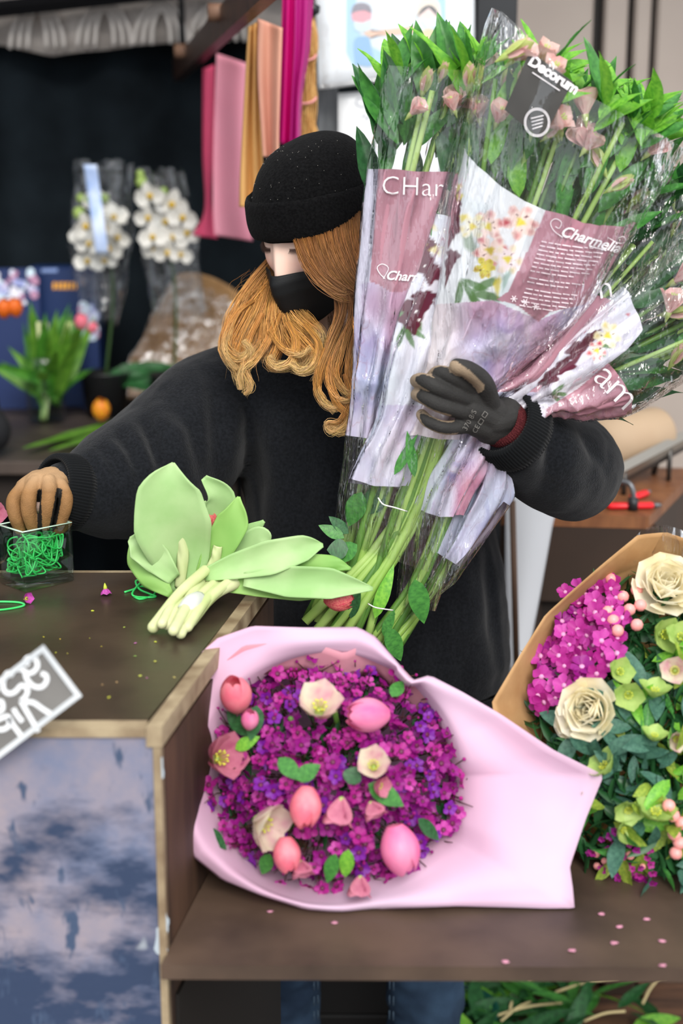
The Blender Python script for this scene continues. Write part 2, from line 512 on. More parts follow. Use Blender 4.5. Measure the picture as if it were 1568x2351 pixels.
# ================================================================== DISPLAY CABINET + SHELF
TZ = 1.015; SZ = 0.77
YF = 1.292; YB = 1.845
def wx(Y): return -0.178 + 0.155 * (Y - 1.29)
m_top = pm('dark_stained_top', '4b3d30', 0.42, col2='2f261f', nscale=5, ndet=6, bump=(30, 0.25), rough2=0.3)
m_edge = pm('worn_pale_edge', 'a8977a', 0.7, col2='6b5640', nscale=18, bump=(80, 0.3))
m_brown = pm('brown_side_wood', '59402f', 0.6, col2='33241c', nscale=3, stretch=(6, 6, 1), bump=(30, 0.3))
m_shelf = pm('brown_shelf_wood', '57463a', 0.5, col2='382c25', nscale=7, ndet=6, bump=(40, 0.3))
m_under = pm('dark_under_wood', '241b15', 0.7)
def blue_paint():
    m = bpy.data.materials.new('distressed_blue_paint'); m.use_nodes = True
    t = m.node_tree; N = t.nodes; L = t.links; b = N['Principled BSDF']; b.inputs['Roughness'].default_value = 0.55
    tcn = N.new('ShaderNodeTexCoord'); mp = N.new('ShaderNodeMapping'); mp.inputs['Scale'].default_value = (1, 1, 1.0)
    L.new(tcn.outputs['Object'], mp.inputs[0])
    def noise(s, d, st=None):
        n = N.new('ShaderNodeTexNoise'); n.inputs['Scale'].default_value = s; n.inputs['Detail'].default_value = d
        n.inputs['Roughness'].default_value = 0.65
        if st:
            m2 = N.new('ShaderNodeMapping'); m2.inputs['Scale'].default_value = st; L.new(tcn.outputs['Object'], m2.inputs[0]); L.new(m2.outputs[0], n.inputs['Vector'])
        else: L.new(mp.outputs[0], n.inputs['Vector'])
        return n.outputs[0]
    def rng_(s, a, c):
        r = N.new('ShaderNodeMapRange'); r.inputs[1].default_value = a; r.inputs[2].default_value = c; L.new(s, r.inputs[0]); return r.outputs[0]
    def mix(f, A, B):
        x = N.new('ShaderNodeMix'); x.data_type = 'RGBA'; L.new(f, x.inputs[0])
        for k, c in ((6, A), (7, B)):
            if isinstance(c, str): x.inputs[k].default_value = lin(c) + (1,)
            else: L.new(c, x.inputs[k])
        return x.outputs[2]
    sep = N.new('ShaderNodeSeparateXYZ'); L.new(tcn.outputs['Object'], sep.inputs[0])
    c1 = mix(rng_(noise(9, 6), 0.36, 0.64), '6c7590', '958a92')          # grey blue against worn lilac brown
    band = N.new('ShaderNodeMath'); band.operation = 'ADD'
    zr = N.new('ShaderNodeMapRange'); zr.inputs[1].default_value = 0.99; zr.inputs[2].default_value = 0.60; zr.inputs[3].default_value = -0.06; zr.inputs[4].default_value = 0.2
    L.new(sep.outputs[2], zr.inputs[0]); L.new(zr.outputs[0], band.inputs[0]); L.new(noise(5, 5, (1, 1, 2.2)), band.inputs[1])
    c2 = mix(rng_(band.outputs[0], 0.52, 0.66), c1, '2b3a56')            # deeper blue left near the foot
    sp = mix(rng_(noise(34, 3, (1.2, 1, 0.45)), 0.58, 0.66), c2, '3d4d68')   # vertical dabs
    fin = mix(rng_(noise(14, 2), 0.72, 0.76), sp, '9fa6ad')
    L.new(fin, b.inputs['Base Color'])
    bp = N.new('ShaderNodeBump'); bp.inputs['Strength'].default_value = 0.3; bp.inputs['Distance'].default_value = 0.002
    L.new(noise(40, 4), bp.inputs['Height']); L.new(bp.outputs[0], b.inputs['Normal'])
    return m
m_blue = blue_paint()
cab = thing('display_cabinet', 'wooden cabinet with dark top and worn blue painted front', 'cabinet', (-0.6, 1.56, 0))
def quadprism(poly, z0, z1):
    n = len(poly)
    V = [(x, y, z0) for x, y in poly] + [(x, y, z1) for x, y in poly]
    return np.array(V, float), [tuple(range(n - 1, -1, -1)), tuple(range(n, 2 * n))] + [(i, (i + 1) % n, n + (i + 1) % n, n + i) for i in range(n)]
XL = -1.25
part('tabletop', quadprism([(XL, YF + 0.0182), (wx(YF) - 0.012, YF + 0.0182), (wx(YB) - 0.012, YB - 0.006), (XL, YB - 0.006)], TZ - 0.03, TZ), m_top, cab, smooth=False)
part('front_edge', quadprism([(XL, YF - 0.004), (wx(YF) - 0.012, YF - 0.004), (wx(YF) - 0.012, YF + 0.018), (XL, YF + 0.018)], TZ - 0.010, TZ - 0.001), m_edge, cab, smooth=False, label='pale worn front lip')
part('side_edge', quadprism([(wx(YF) - 0.0115, YF - 0.004), (wx(YF) + 0.004, YF - 0.004), (wx(YB) + 0.004, YB), (wx(YB) - 0.0115, YB)], TZ - 0.02, TZ + 0.001), m_edge, cab, smooth=False, label='pale worn side lip')
part('back_edge', quadprism([(XL, YB - 0.0055), (wx(YB) - 0.012, YB - 0.0055), (wx(YB) - 0.012, YB), (XL, YB)], TZ - 0.03, TZ + 0.0012), m_edge, cab, smooth=False)
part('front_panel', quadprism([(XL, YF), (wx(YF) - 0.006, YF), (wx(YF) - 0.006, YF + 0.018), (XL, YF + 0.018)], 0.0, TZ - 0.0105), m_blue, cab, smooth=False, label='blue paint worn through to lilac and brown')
part('corner_batten', quadprism([(wx(YF) - 0.0055, YF - 0.002), (wx(YF) + 0.002, YF - 0.002), (wx(YF) + 0.002, YF + 0.018), (wx(YF) - 0.0055, YF + 0.018)], 0.0, TZ - 0.0205), m_edge, cab, smooth=False)
part('side_panel', quadprism([(wx(YF) - 0.02, YF + 0.0185), (wx(YF + 0.0185), YF + 0.0185), (wx(YB), YB - 0.001), (wx(YB) - 0.02, YB - 0.001)], 0.0, TZ - 0.0305), m_brown, cab, smooth=False)
part('shelf_shade_panel', quadprism([(wx(YF + .03) + .0005, YF + .03), (wx(YF + .03) + .004, YF + .03), (wx(YB) + .004, YB - .004), (wx(YB) + .0005, YB - .004)], 0.0, SZ - 0.064), pm('under_shelf_shade', '120e0b', .7), cab, smooth=False)  # dark sheet added to stand in for the shade under the shelf
m_flake = pm('bare_paint_flake', 'a9b4bd', 0.7)
for fx, fy, fw, fh in ((372, 2170, 20, 55), (381, 2120, 8, 30), (368, 1760, 10, 45)):
    c = P(fx, fy, YF - 0.0005); k = M2(YF)
    ang = np.linspace(0, 2 * pi, 18)[:-1]
    rad = 0.75 + 0.35 * np.sin(ang * 3 + fx) * np.cos(ang * 2 + fy)
    V = np.stack([c[0] + np.minimum(np.cos(ang) * fw * rad * k, 0.006), np.full(17, c[1]), c[2] + np.sin(ang) * fh * rad * k], 1)
    part('bare_patch', solid((V, [tuple(range(17))]), 0.0006, np.array([0, -1.0, 0])), m_flake, cab, smooth=False)

she = thing('display_shelf', 'low brown wooden shelf that carries the pink bouquet', 'shelf', (0.5, 1.5, 0))
x1 = 1.1
ys = [1.272, 1.425, 1.575, 1.725]
for k in range(3):
    ya, yb = ys[k] + (0.0008 if k else 0), ys[k + 1] - 0.0008
    part('board', quadprism([(wx(ya) + 0.001, ya), (x1, ya - 0.012), (x1, yb - 0.012), (wx(yb) + 0.001, yb)], SZ - 0.016, SZ - 0.001 * (k == 1)), m_shelf, she, smooth=False)
part('rail', quadprism([(wx(1.70) + 0.001, 1.69), (x1, 1.68), (x1, 1.705), (wx(1.70) + 0.001, 1.715)], SZ - 0.06, SZ - 0.0165), m_under, she, smooth=False)
for yy in (1.34, 1.66):
    part('leg', box(0.86, 0.9, yy, yy + 0.04, 0, SZ - 0.0165), m_under, she, smooth=False)
# ================================================================== PERSON
m_skin = pm('skin', 'f0cdbd', 0.5, col2='e3b3a4', nscale=20, sss=0.12, spec=0.35)
m_fleece = pm('black_fleece', '101215', 0.97, col2='1a1c20', nscale=260, ndet=3, bump=(420, 0.55, 0.002), spec=0.1, sheen=0.10)
m_rib = pm('black_ribbing', '0f1113', 0.9, bump=(300, 0.3), spec=0.15, sheen=0.05)
m_wool = pm('black_boiled_wool', '09090a', 1.0, col2='131314', nscale=300, ndet=4, bump=(330, 0.6, 0.002), spec=0.06, sheen=0.03)
m_mask = pm('black_mask_cloth', '0c0e10', 0.62, bump=(900, 0.15), spec=0.35)
m_hair = pm('golden_hair', 'ffffff', 0.38, vcol=True, spec=0.4, aniso=0.5, translucent=0.18)
m_jeans = pm('blue_denim', '3a5068', 0.85, col2='253448', nscale=12, ndet=6, bump=(500, 0.4), spec=0.2)
m_stitch = pm('denim_stitch', '3f5263', 0.8)
m_lash = pm('dark_brown_lash', '4a2f24', 0.6)
m_glove = pm('work_glove', 'ffffff', 0.7, vcol=True, bump=(500, 0.4), spec=0.3)
m_gcuff = pm('dark_red_knit', '42191c', 0.95, col2='6a3234', nscale=900, ndet=1, lo=0.5, hi=0.7, bump=(700, 0.8, 0.002), spec=0.1)
m_shoe = pm('dark_boot', '141414', 0.5)

per = thing('person', 'person in black fleece, beanie and face mask holding wrapped flowers', 'person', (0.04, 2.05, 0))

# ---- head frame
PSI, THE = radians(40), radians(22)
hf = np.array([-sin(PSI) * cos(THE), -cos(PSI) * cos(THE), -sin(THE)])
hl = np.array([cos(PSI), -sin(PSI), 0.0])
hu = np.cross(hl, hf); hu = hu if hu[2] > 0 else -hu
hc = P(733, 500, 2.0)
def H(l, f, u):
    l, f, u = np.broadcast_arrays(np.asarray(l, float), np.asarray(f, float), np.asarray(u, float))
    return hc + l[..., None] * hl + f[..., None] * hf + u[..., None] * hu
def g2(l, u, cl, cu, sl, su): return np.exp(-((l - cl) / sl) ** 2 - ((u - cu) / su) ** 2)
def face_disp(l, u):
    a = np.abs(l)
    d = 0
    t = np.clip(-u / 0.047, 0, 1)
    ridge = np.where((u < 0.012) & (u > -0.062), 1, 0) * np.exp(-(l / (0.009 + 0.006 * t)) ** 2) * (0.007 + 0.016 * t ** 1.3) * np.clip((u + 0.062) / 0.012, 0, 1) * np.clip((0.014 - u) / 0.012, 0, 1)
    d = d + ridge
    d = d - 0.013 * g2(a, u, 0.031, 0.003, 0.015, 0.012)
    d = d + 0.009 * g2(a, u, 0.031, -0.003, 0.012, 0.008)
    d = d + 0.004 * g2(a, u, 0.028, 0.021, 0.022, 0.006)
    d = d + 0.005 * g2(a, u, 0.040, -0.030, 0.018, 0.016)
    d = d + 0.006 * g2(l, u, 0, -0.070, 0.018, 0.008) + 0.009 * g2(l, u, 0, -0.103, 0.02, 0.014)
    return d
def headfn(u_, v_):
    az = u_ * 2 * pi; el = (v_ - 0.5) * pi
    l = 0.073 * np.sin(az) * np.cos(el); f = 0.092 * np.cos(az) * np.cos(el); u = 0.117 * np.sin(el); u = np.where(u > 0.06, 0.06 + (u - 0.06) * 0.5, u)
    jaw = np.clip(-u / 0.117, 0, 1)
    l = l * (1 - 0.28 * jaw ** 1.5)
    f = f + np.where(f > 0, 0.016 * jaw * np.cos(el) ** 0.3, -0.02 * jaw)
    front = np.clip(np.cos(az) * np.cos(el) * 1.6, 0, 1)
    f = f + face_disp(l, u) * front
    return H(l, f, u)
head = gridf(90, 70, headfn, True)
neck = capsule([H(0, -0.015, -0.06), P(752, 745, 2.06), P(765, 830, 2.09)], [0.052, 0.05, 0.06], 8)
sh_r = P(500, 905, 2.06); sh_l = P(1060, 905, 2.07)
torso = capsule([P(768, 870, 2.09), P(800, 1050, 2.09), P(850, 1300, 2.09), P(870, 1560, 2.09)], [0.085, 0.10, 0.10, 0.12], 10, 14)
el_r = P(390, 1060, 1.97); wr_r = P(112, 1128, 1.83)
el_l = P(1318, 1085, 1.95); wr_l = P(1150, 968, 1.735)
arm1 = capsule([sh_r, el_r, wr_r], [0.042, 0.036, 0.022], 14)
arm2 = capsule([sh_l, el_l, wr_l], [0.042, 0.034, 0.018], 14)
shou = capsule([sh_r, P(770, 900, 2.09), sh_l], [0.040, 0.05, 0.040], 8)
hip = P(870, 1600, 2.09); zh = hip[2]
lx1 = P(655, 2300, 2.04)[0]; lx2 = P(968, 2300, 2.04)[0]
leg1 = capsule([(lx1 + 0.03, 2.09, zh - 0.02), (lx1, 2.06, 0.45), (lx1 - 0.01, 2.08, 0.09)], [0.075, 0.045, 0.03], 10)
leg2 = capsule([(lx2 - 0.03, 2.09, zh - 0.02), (lx2, 2.06, 0.45), (lx2 + 0.01, 2.08, 0.09)], [0.075, 0.045, 0.03], 10)
hand1 = capsule([wr_r, P(95, 1150, 1.815)], [0.02, 0.018], 6); hand2 = capsule([wr_l, P(1090, 940, 1.715)], [0.017, 0.010], 6)
bV, bF, bN = remesh(join(head, neck, torso, arm1, arm2, shou, leg1, leg2, hand1, hand2), 0.0034, 1, 0.4)
bc = np.tile(np.array(lin('f3d0bf')), (len(bV), 1))
rel = bV - hc; L_ = rel @ hl; U_ = rel @ hu; Fw = rel @ hf
blush = np.exp(-((np.abs(L_) - 0.035) / 0.02) ** 2 - ((U_ + 0.03) / 0.014) ** 2) * (Fw > 0.03)
bc = bc * (1 - 0.45 * blush[:, None]) + np.array(lin('ee9d8e')) * (0.45 * blush[:, None])
lidm = np.exp(-((np.abs(L_) - 0.031) / 0.014) ** 2 - ((U_ - 0.006) / 0.007) ** 2) * (Fw > 0.03)
bc = bc * (1 - 0.4 * lidm[:, None]) + np.array(lin('c98a78')) * (0.4 * lidm[:, None])
m_skin2 = pm('fair_skin', 'ffffff', 0.5, vcol=True, sss=0.1, spec=0.35)
body = part('body', (bV, bF), m_skin2, per, col=bc)

def face_pt(l, u, off=0.0):
    """point on the modelled face"""
    el = math.asin(max(-1, min(1, u / 0.117))); jaw = max(0, -u / 0.117)
    lm = 0.073 * cos(el) * (1 - 0.28 * jaw ** 1.5)
    s = max(-0.99, min(0.99, l / lm)); az = math.asin(s)
    f = 0.092 * cos(az) * cos(el) + 0.016 * jaw * cos(el) ** 0.3
    fr = min(1, cos(az) * cos(el) * 1.6)
    f += float(face_disp(np.array([l]), np.array([u]))[0]) * fr
    return H(l, f + off, u)
for s in (1, -1):
    hs = []
    for k in range(46):
        t = k / 45
        l = s * (0.018 + 0.029 * t); u = -0.0065 + 0.004 * math.sin(t * pi) * -0.6 + 0.003 * t
        p0 = face_pt(l, u, 0.0005)
        d = hf * 0.5 - hu * 0.75 + hl * s * (0.9 * (t - 0.35))
        d = nz(d); ln = 0.0055 + 0.003 * t
        hs.append(tube([p0, p0 + d * ln * 0.5, p0 + d * ln + hf * 0.001], [0.0003, 0.00022, 0.00006], 3, False))
    part('eyelashes', join(*hs), m_lash, per)
    lid = [face_pt(s * (0.017 + 0.031 * t), -0.0055 - 0.0025 * math.sin(t * pi) + 0.003 * t, 0.0006) for t in np.linspace(0, 1, 14)]
    part('lid_line', tube(lid, np.interp(np.linspace(0, 1, 14), [0, .5, 1], [.0003, .0008, .0005]), 5), m_lash, per)
    eb = []
    for k in range(70):
        t = random.random(); l = s * (0.012 + 0.036 * t); u = 0.0185 + 0.006 * math.sin(t * 2.2) + random.uniform(-.002, .002) * (1 - .5 * t)
        p0 = face_pt(l, u, 0.0006); d = nz(hl * s + hu * (0.35 - 0.7 * t))
        eb.append(tube([p0, p0 + d * 0.006 + hf * 0.0004], [0.00025, 0.00008], 3, False))
    part('eyebrow', join(*eb), pm('fair_brow', 'a8795c', 0.7), per)

# ---- face mask
def maskfn(u_, v_):
    a = (u_ - 0.5) * 2 * radians(82)
    ca = np.cos(a)
    top = -0.034 - 0.010 * (1 - ca) - 0.006 * np.abs(np.sin(a)) + 0.012 * np.abs(np.sin(a)) ** 4; bot = -0.122 + 0.046 * (1 - ca) ** 0.9
    u = top + (bot - top) * v_
    ff = np.interp(u, [-0.14, -0.13, -0.112, -0.085, -0.06, -0.045, -0.02], [0.066, 0.084, 0.106, 0.118, 0.1235, 0.1225, 0.105])
    wl = np.interp(u, [-0.14, -0.1, -0.06, -0.02], [0.050, 0.060, 0.069, 0.072])
    l = wl * np.sin(a)
    ridge = np.exp(-(l / 0.02) ** 2)
    f = 0.012 + (ff - 0.012) * (0.80 * ca ** 0.85 + 0.20 * ridge * ca)
    return H(l, f, u)
part('face_mask', solid(gridf(60, 30, maskfn), 0.0012), m_mask, per)
msk = per.children[-1]
for s in (1, -1):
    e = maskfn(np.array([0.5 + 0.5 * s]), np.array([0.15]))[0]
    part('ear_loop', tube(spline([e, H(s * 0.078, -0.005, -0.015), H(s * 0.080, -0.018, 0.005)], 8), 0.0018, 6), m_mask, msk)
for s in (1, -1):
    ear = capsule([H(s * 0.074, -0.012, -0.022), H(s * 0.079, -0.018, 0.0), H(s * 0.08, -0.014, 0.018)], [0.006, 0.009, 0.007], 8, 10)
    part('ear', ear, m_skin, per)

# ---- beanie
def hatfn(off):
    def fn(u_, v_):
        az = u_ * 2 * pi
        lowu = -0.004 + 0.010 * np.cos(az)
        top = 0.107
        t = v_
        e = np.sin(t * pi / 2); w = np.cos(t * pi / 2)
        bulge = 1 + 0.05 * np.sin(t * pi)
        u = lowu + (top - lowu) * e
        r = np.clip(w, 0, 1) ** 0.62 * bulge
        l = (0.078 + off) * np.sin(az) * r; f = (0.096 + off) * np.cos(az) * r - 0.012 * e
        p = H(l, f, u)
        n = fbm(p, 40, 2, 3) - 0.5
        return p + hu * (n * 0.003)[:, None]
    return fn
hat = part('beanie', gridf(72, 40, hatfn(0.0025), True), m_wool, per)
def brimfn(u_, v_):
    az = u_ * 2 * pi
    lowu = -0.010 + 0.013 * np.cos(az)
    s = v_ * 2 * pi
    hgt = 0.026 * np.cos(s); thk = 0.0045 * np.sin(s)
    u = lowu + 0.030 + hgt + 0.003 * np.cos(az)
    tap = 1 - 0.10 * np.clip((u - lowu) / 0.06, 0, 1) ** 2
    ro = 0.0065 + thk * np.where(np.sin(s) > 0, 1, 0.7) + 0.0025 * np.exp(-((u - lowu - 0.055) / 0.01) ** 2)
    l = (0.079 * tap + ro) * np.sin(az); f = (0.097 * tap + ro) * np.cos(az)
    p = H(l, f, u); n = fbm(p, 55, 2, 5) - 0.5
    return p + hu * (n * 0.0035)[:, None]
part('folded_brim', gridf(90, 24, brimfn, True), m_wool, hat)
lint = []
for k in range(70):
    az = random.uniform(-1.2, 1.9); v = random.uniform(0.1, 0.9)
    p0 = hatfn(0.0033)(np.array([az / (2 * pi)]), np.array([v]))[0]
    lint.append(xf(lathe([(0.0001, -0.0004), (0.0004, 0), (0.0001, 0.0004)], 5), Matrix.Translation(Vector(p0))))
part('lint_specks', join(*lint), pm('white_lint', 'b9b4ac', 0.9), hat, kind='stuff')

# ---- sweatshirt
def ring_loft(rows, n=28, m=None):
    """rows: (px,py,Y,half width m,half depth m)"""
    q = np.array([list(P(a, b, c)) + [w, d] for a, b, c, w, d in rows]); q = spline(q, m or len(rows) * 5)
    th = np.arange(n) * 2 * pi / n
    ce, se = np.cos(th), np.sin(th)
    sx_ = np.sign(ce) * np.abs(ce) ** 0.85; sy_ = np.sign(se) * np.abs(se) ** 0.85
    V = np.stack([q[:, None, 0] + q[:, None, 3] * sx_, q[:, None, 1] + q[:, None, 4] * sy_, np.broadcast_to(q[:, None, 2], (len(q), n))], -1).reshape(-1, 3)
    k = len(q); Fc = [(i * n + j, i * n + (j + 1) % n, (i + 1) * n + (j + 1) % n, (i + 1) * n + j) for i in range(k - 1) for j in range(n)]
    Fc += [tuple(range(n - 1, -1, -1)), tuple((k - 1) * n + j for j in range(n))]
    return V, Fc
px = M2(2.05)
tors = ring_loft([(885, 1560, 2.08, 290 * px, .135), (880, 1470, 2.08, 300 * px, .142), (868, 1300, 2.08, 292 * px, .137), (835, 1110, 2.08, 283 * px, .128),
                  (800, 960, 2.08, 285 * px, .122), (780, 890, 2.085, 285 * px, .112), (768, 838, 2.09, 235 * px, .098), (762, 795, 2.085, 140 * px, .085), (757, 762, 2.07, 92 * px, .075)])
sl1 = capsule([P(560, 915, 2.08), P(480, 950, 2.055), P(395, 1050, 1.99), P(300, 1100, 1.925), P(220, 1125, 1.875), P(165, 1138, 1.85)], [.085, .088, .096, .085, .066, .047], 26, 22)
sl2 = capsule([P(1020, 930, 2.08), P(1180, 990, 2.04), P(1300, 1060, 1.97), P(1312, 1078, 1.89), P(1250, 1055, 1.82), P(1190, 1000, 1.765)], [.085, .08, .072, .067, .064, .048], 30, 22)
V, Fc, N = remesh(join(tors, sl1, sl2), 0.0045, 6, 0.6)
ppx, ppy = proj(V)
vd = nz(np.array([0, 0, CAMZ]) - V); facing = np.clip((N * vd).sum(1) * 1.6, 0, 1)
folds = [  # photo polyline, width px, depth mm (negative = crease)
    ([(318, 938), (352, 1000), (385, 1100)], 13, -11), ([(345, 925), (400, 1000), (425, 1120)], 20, 8),
    ([(262, 978), (300, 1030), (325, 1090)], 12, -7), ([(285, 965), (335, 1045), (350, 1110)], 13, 5),
    ([(215, 1008), (255, 1050), (290, 1120)], 11, -6), ([(235, 995), (275, 1050), (300, 1150)], 12, 5),
    ([(180, 1030), (215, 1075), (240, 1160)], 10, -5), ([(150, 1045), (190, 1090), (215, 1170)], 10, 4),
    ([(380, 905), (440, 985), (470, 1110)], 14, -6), ([(478, 870), (497, 960), (505, 1100), (515, 1200)], 18, -9),
    ([(440, 850), (462, 900), (470, 980)], 16, 5),
    ([(570, 1000), (588, 1120), (580, 1280)], 22, -12), ([(640, 960), (625, 1100), (600, 1260), (590, 1400)], 26, 9),
    ([(690, 940), (690, 1100), (700, 1300)], 24, -6), ([(740, 1000), (745, 1150), (760, 1350)], 24, 6),
    ([(545, 880), (540, 1000), (548, 1150)], 16, 6),
    ([(1040, 1250), (1090, 1400), (1100, 1540)], 22, 6), ([(1120, 1240), (1135, 1400), (1145, 1560)], 12, -9), ([(980, 1350), (1000, 1450), (1010, 1550)], 20, -4),
    ([(1272, 935), (1278, 1000), (1255, 1110)], 14, -13), ([(1245, 930), (1240, 1010), (1195, 1100)], 18, 8), ([(1305, 950), (1325, 1030), (1300, 1120)], 20, 8),
    ([(1322, 965), (1352, 1020), (1392, 1075)], 10, -8), ([(1350, 960), (1378, 1010), (1405, 1050)], 10, 5), ([(1380, 960), (1400, 1010), (1402, 1060)], 8, -7),
    ([(1225, 1000), (1180, 1060), (1150, 1075)], 12, -9), ([(1210, 960), (1160, 1050), (1125, 1070)], 12, 5),
    ([(1260, 1110), (1230, 1140), (1200, 1150)], 14, -5), ([(1350, 1100), (1310, 1150), (1260, 1180)], 18, 5)]
disp = np.zeros(len(V))
for pts, w, amp in folds:
    d, t = seg_dist(ppx, ppy, pts)
    disp += amp * (0.0011 if amp < 0 else 0.0008) * np.exp(-(d / (w * 1.5)) ** 2) * np.sin(np.clip(t, 0.06, 0.94) * pi) ** 0.6
V = V + N * (disp * facing)[:, None] + N * ((fbm(V, 14, 3, 2) - 0.5) * 0.012)[:, None]
sw = part('sweatshirt', (V, Fc), m_fleece, per)

def ribbed(c0, c1, r0, r1, ribs=70, depth=0.0009, n=None, roll=0.0, flat=1.0, hint=(0, 0, 1), lip=True):
    """ribbed knit band between two centres"""
    c0 = np.asarray(c0); c1 = np.asarray(c1); ax = nz(c1 - c0); a = np.asarray(hint, float); a = nz(a - ax * np.dot(a, ax)); b = np.cross(ax, a)
    prof = [(0.0, 0.90), (0.0, 1.0), (0.3, 1.05), (0.7, 1.03), (0.95, 1.0), (1.0, 0.96), (1.0, 0.86)]
    if lip: prof += [(0.75, 0.84), (0.3, 0.86)]
    n = n or ribs * 4
    th = np.arange(n) * 2 * pi / n; w = depth * np.cos(th * ribs)
    V = []
    for t, k in prof:
        r = (r0 + (r1 - r0) * t) * k + w
        V.append(c0 + (c1 - c0) * t + a[None] * (np.cos(th) * r)[:, None] + b[None] * (np.sin(th) * r * flat)[:, None])
    V = np.concatenate(V); k = len(prof)
    return V, [(i * n + j, i * n + (j + 1) % n, (i + 1) * n + (j + 1) % n, (i + 1) * n + j) for i in range(k - 1) for j in range(n)]
part('cuff', ribbed(P(172, 1133, 1.853), P(116, 1122, 1.828), 0.050, 0.047, 74), m_rib, sw)
part('cuff', ribbed(P(1192, 1000, 1.765), P(1150, 968, 1.742), 0.050, 0.046, 74, hint=(0.3, 0, 1)), m_rib, sw)
# hem band
def hemf(u_, v_):
    th = u_ * 2 * pi; s = v_
    c = P(886, 1560, 2.08); c2 = P(886, 1640, 2.08)
    ce, se = np.cos(th), np.sin(th)
    sxx = np.sign(ce) * np.abs(ce) ** 0.85; syy = np.sign(se) * np.abs(se) ** 0.85
    k = 1.0 - 0.04 * np.sin(s * pi) + 0.012 * np.sin(th * 9) * s + 0.0016 * np.cos(th * 130)
    z = c[2] + (c2[2] - c[2]) * s
    return np.stack([c[0] + 290 * px * sxx * k, 2.08 + 0.134 * syy * k, z], 1)
part('hem_band', solid(gridf(390, 8, hemf, True), 0.003), m_rib, sw)

# ---- jeans
def legtube(x, zt, zb, top, bot, xo):
    return tube(spline([(x + xo, 2.09, zt), (x + xo * 0.3, 2.06, 0.55), (x, 2.045, 0.42), (x - xo * 0.2, 2.07, 0.22), (x - xo * 0.2, 2.08, zb)], 24), np.interp(np.linspace(0, 1, 24), [0, .4, .7, 1], [top, 0.078, 0.062, bot]), 24)
jv = join(legtube(lx1, zh + 0.06, 0.07, 0.10, 0.062, 0.035), legtube(lx2, zh + 0.06, 0.07, 0.10, 0.062, -0.035), capsule([(lx1 + 0.03, 2.09, zh + 0.02), (lx2 - 0.03, 2.09, zh + 0.02)], [0.1, 0.1], 6, 20))
V, Fc, N = remesh(jv, 0.007, 4, 0.5)
V = V + N * ((fbm(V * np.array([1, 1, 1.6]), 16, 3, 8) - 0.5) * 0.022)[:, None]
jn = part('jeans', (V, Fc), m_jeans, per)
for x, s in ((lx1, 1), (lx2, -1)):
    for off in (0.0, 0.006):
        pts = [(x + s * (0.047 + off) - (0.0 if s > 0 else 0), 2.045 - 0.046 + off * 0.5, z) for z in np.linspace(0.62, 0.12, 20)]
        st = [tube([np.array(pts[i]), np.array(pts[i]) * 0.4 + np.array(pts[i + 1]) * 0.6], 0.0012, 5) for i in range(19)]
        part('stitching', join(*st), m_stitch, jn)
for x in (lx1, lx2):
    V, Fc, N = remesh(capsule([(x, 2.12, 0.045), (x, 2.03, 0.045), (x, 1.90, 0.034)], [0.042, 0.044, 0.032], 12, 16), 0.006, 3)
    V[:, 2] = np.maximum(V[:, 2], 0.004)
    part('shoe', (V, Fc), m_shoe, per)

# ---- gloves
def glove(name, fingers, palm, tone, back, label):
    """fingers: list of (pts3d, radii); palm: list of capsules"""
    vf = join(*[capsule(p, r, 16, 14) for p, r in fingers], *[capsule(p, r, 12, 16, fl, fd) for p, r, fl, fd in palm])
    V, Fc, N = remesh(vf, 0.0016, 3, 0.5)
    col = tone(V, N)
    return part(name, (V, Fc), m_glove, per, col=col, label=label)
def near_path(V, pts, n=20):
    p = spline(pts, n); d = np.linalg.norm(V[:, None, :] - p[None], axis=2); i = d.argmin(1)
    return d[np.arange(len(V)), i], i / (n - 1)

# her left hand, back towards the camera, closed round the wrapped stems
bk = nz(np.array([0, 0, CAMZ]) - P(1060, 930, 1.70))
def ch(*a): return [P(x, y, Y) for x, y, Y in a]
fl = [
    (ch((1082, 893, 1.700), (1040, 866, 1.684), (1008, 856, 1.688), (992, 866, 1.712)), [.0105, .0098, .0092, .0082]),
    (ch((1070, 915, 1.698), (1012, 893, 1.680), (972, 874, 1.686), (956, 874, 1.712)), [.0108, .0100, .0094, .0084]),
    (ch((1066, 945, 1.700), (1010, 930, 1.682), (974, 912, 1.686), (957, 906, 1.710)), [.0108, .0098, .0090, .0080]),
    (ch((1070, 978, 1.706), (1022, 982, 1.690), (984, 968, 1.692), (968, 952, 1.708)), [.0098, .0086, .0080, .0072]),
    (ch((1125, 925, 1.712), (1110, 878, 1.690), (1078, 850, 1.676), (1050, 841, 1.676)), [.0130, .0120, .0108, .0098]),
]
pal = [(ch((1136, 950, 1.725), (1090, 915, 1.708), (1070, 902, 1.703)), [.019, .016, .0125], None, None),
       (ch((1134, 965, 1.725), (1085, 940, 1.706), (1064, 928, 1.702)), [.020, .0165, .012], None, None),
       (ch((1130, 985, 1.727), (1085, 970, 1.710), (1066, 960, 1.705)), [.018, .0155, .0115], None, None),
       (ch((1158, 955, 1.738), (1130, 965, 1.725)), [.024, .022], None, None),
       (ch((1150, 985, 1.740), (1122, 985, 1.727)), [.022, .019], None, None)]
dk, lt = np.array(lin('2b2a29')), np.array(lin('8d7b66'))
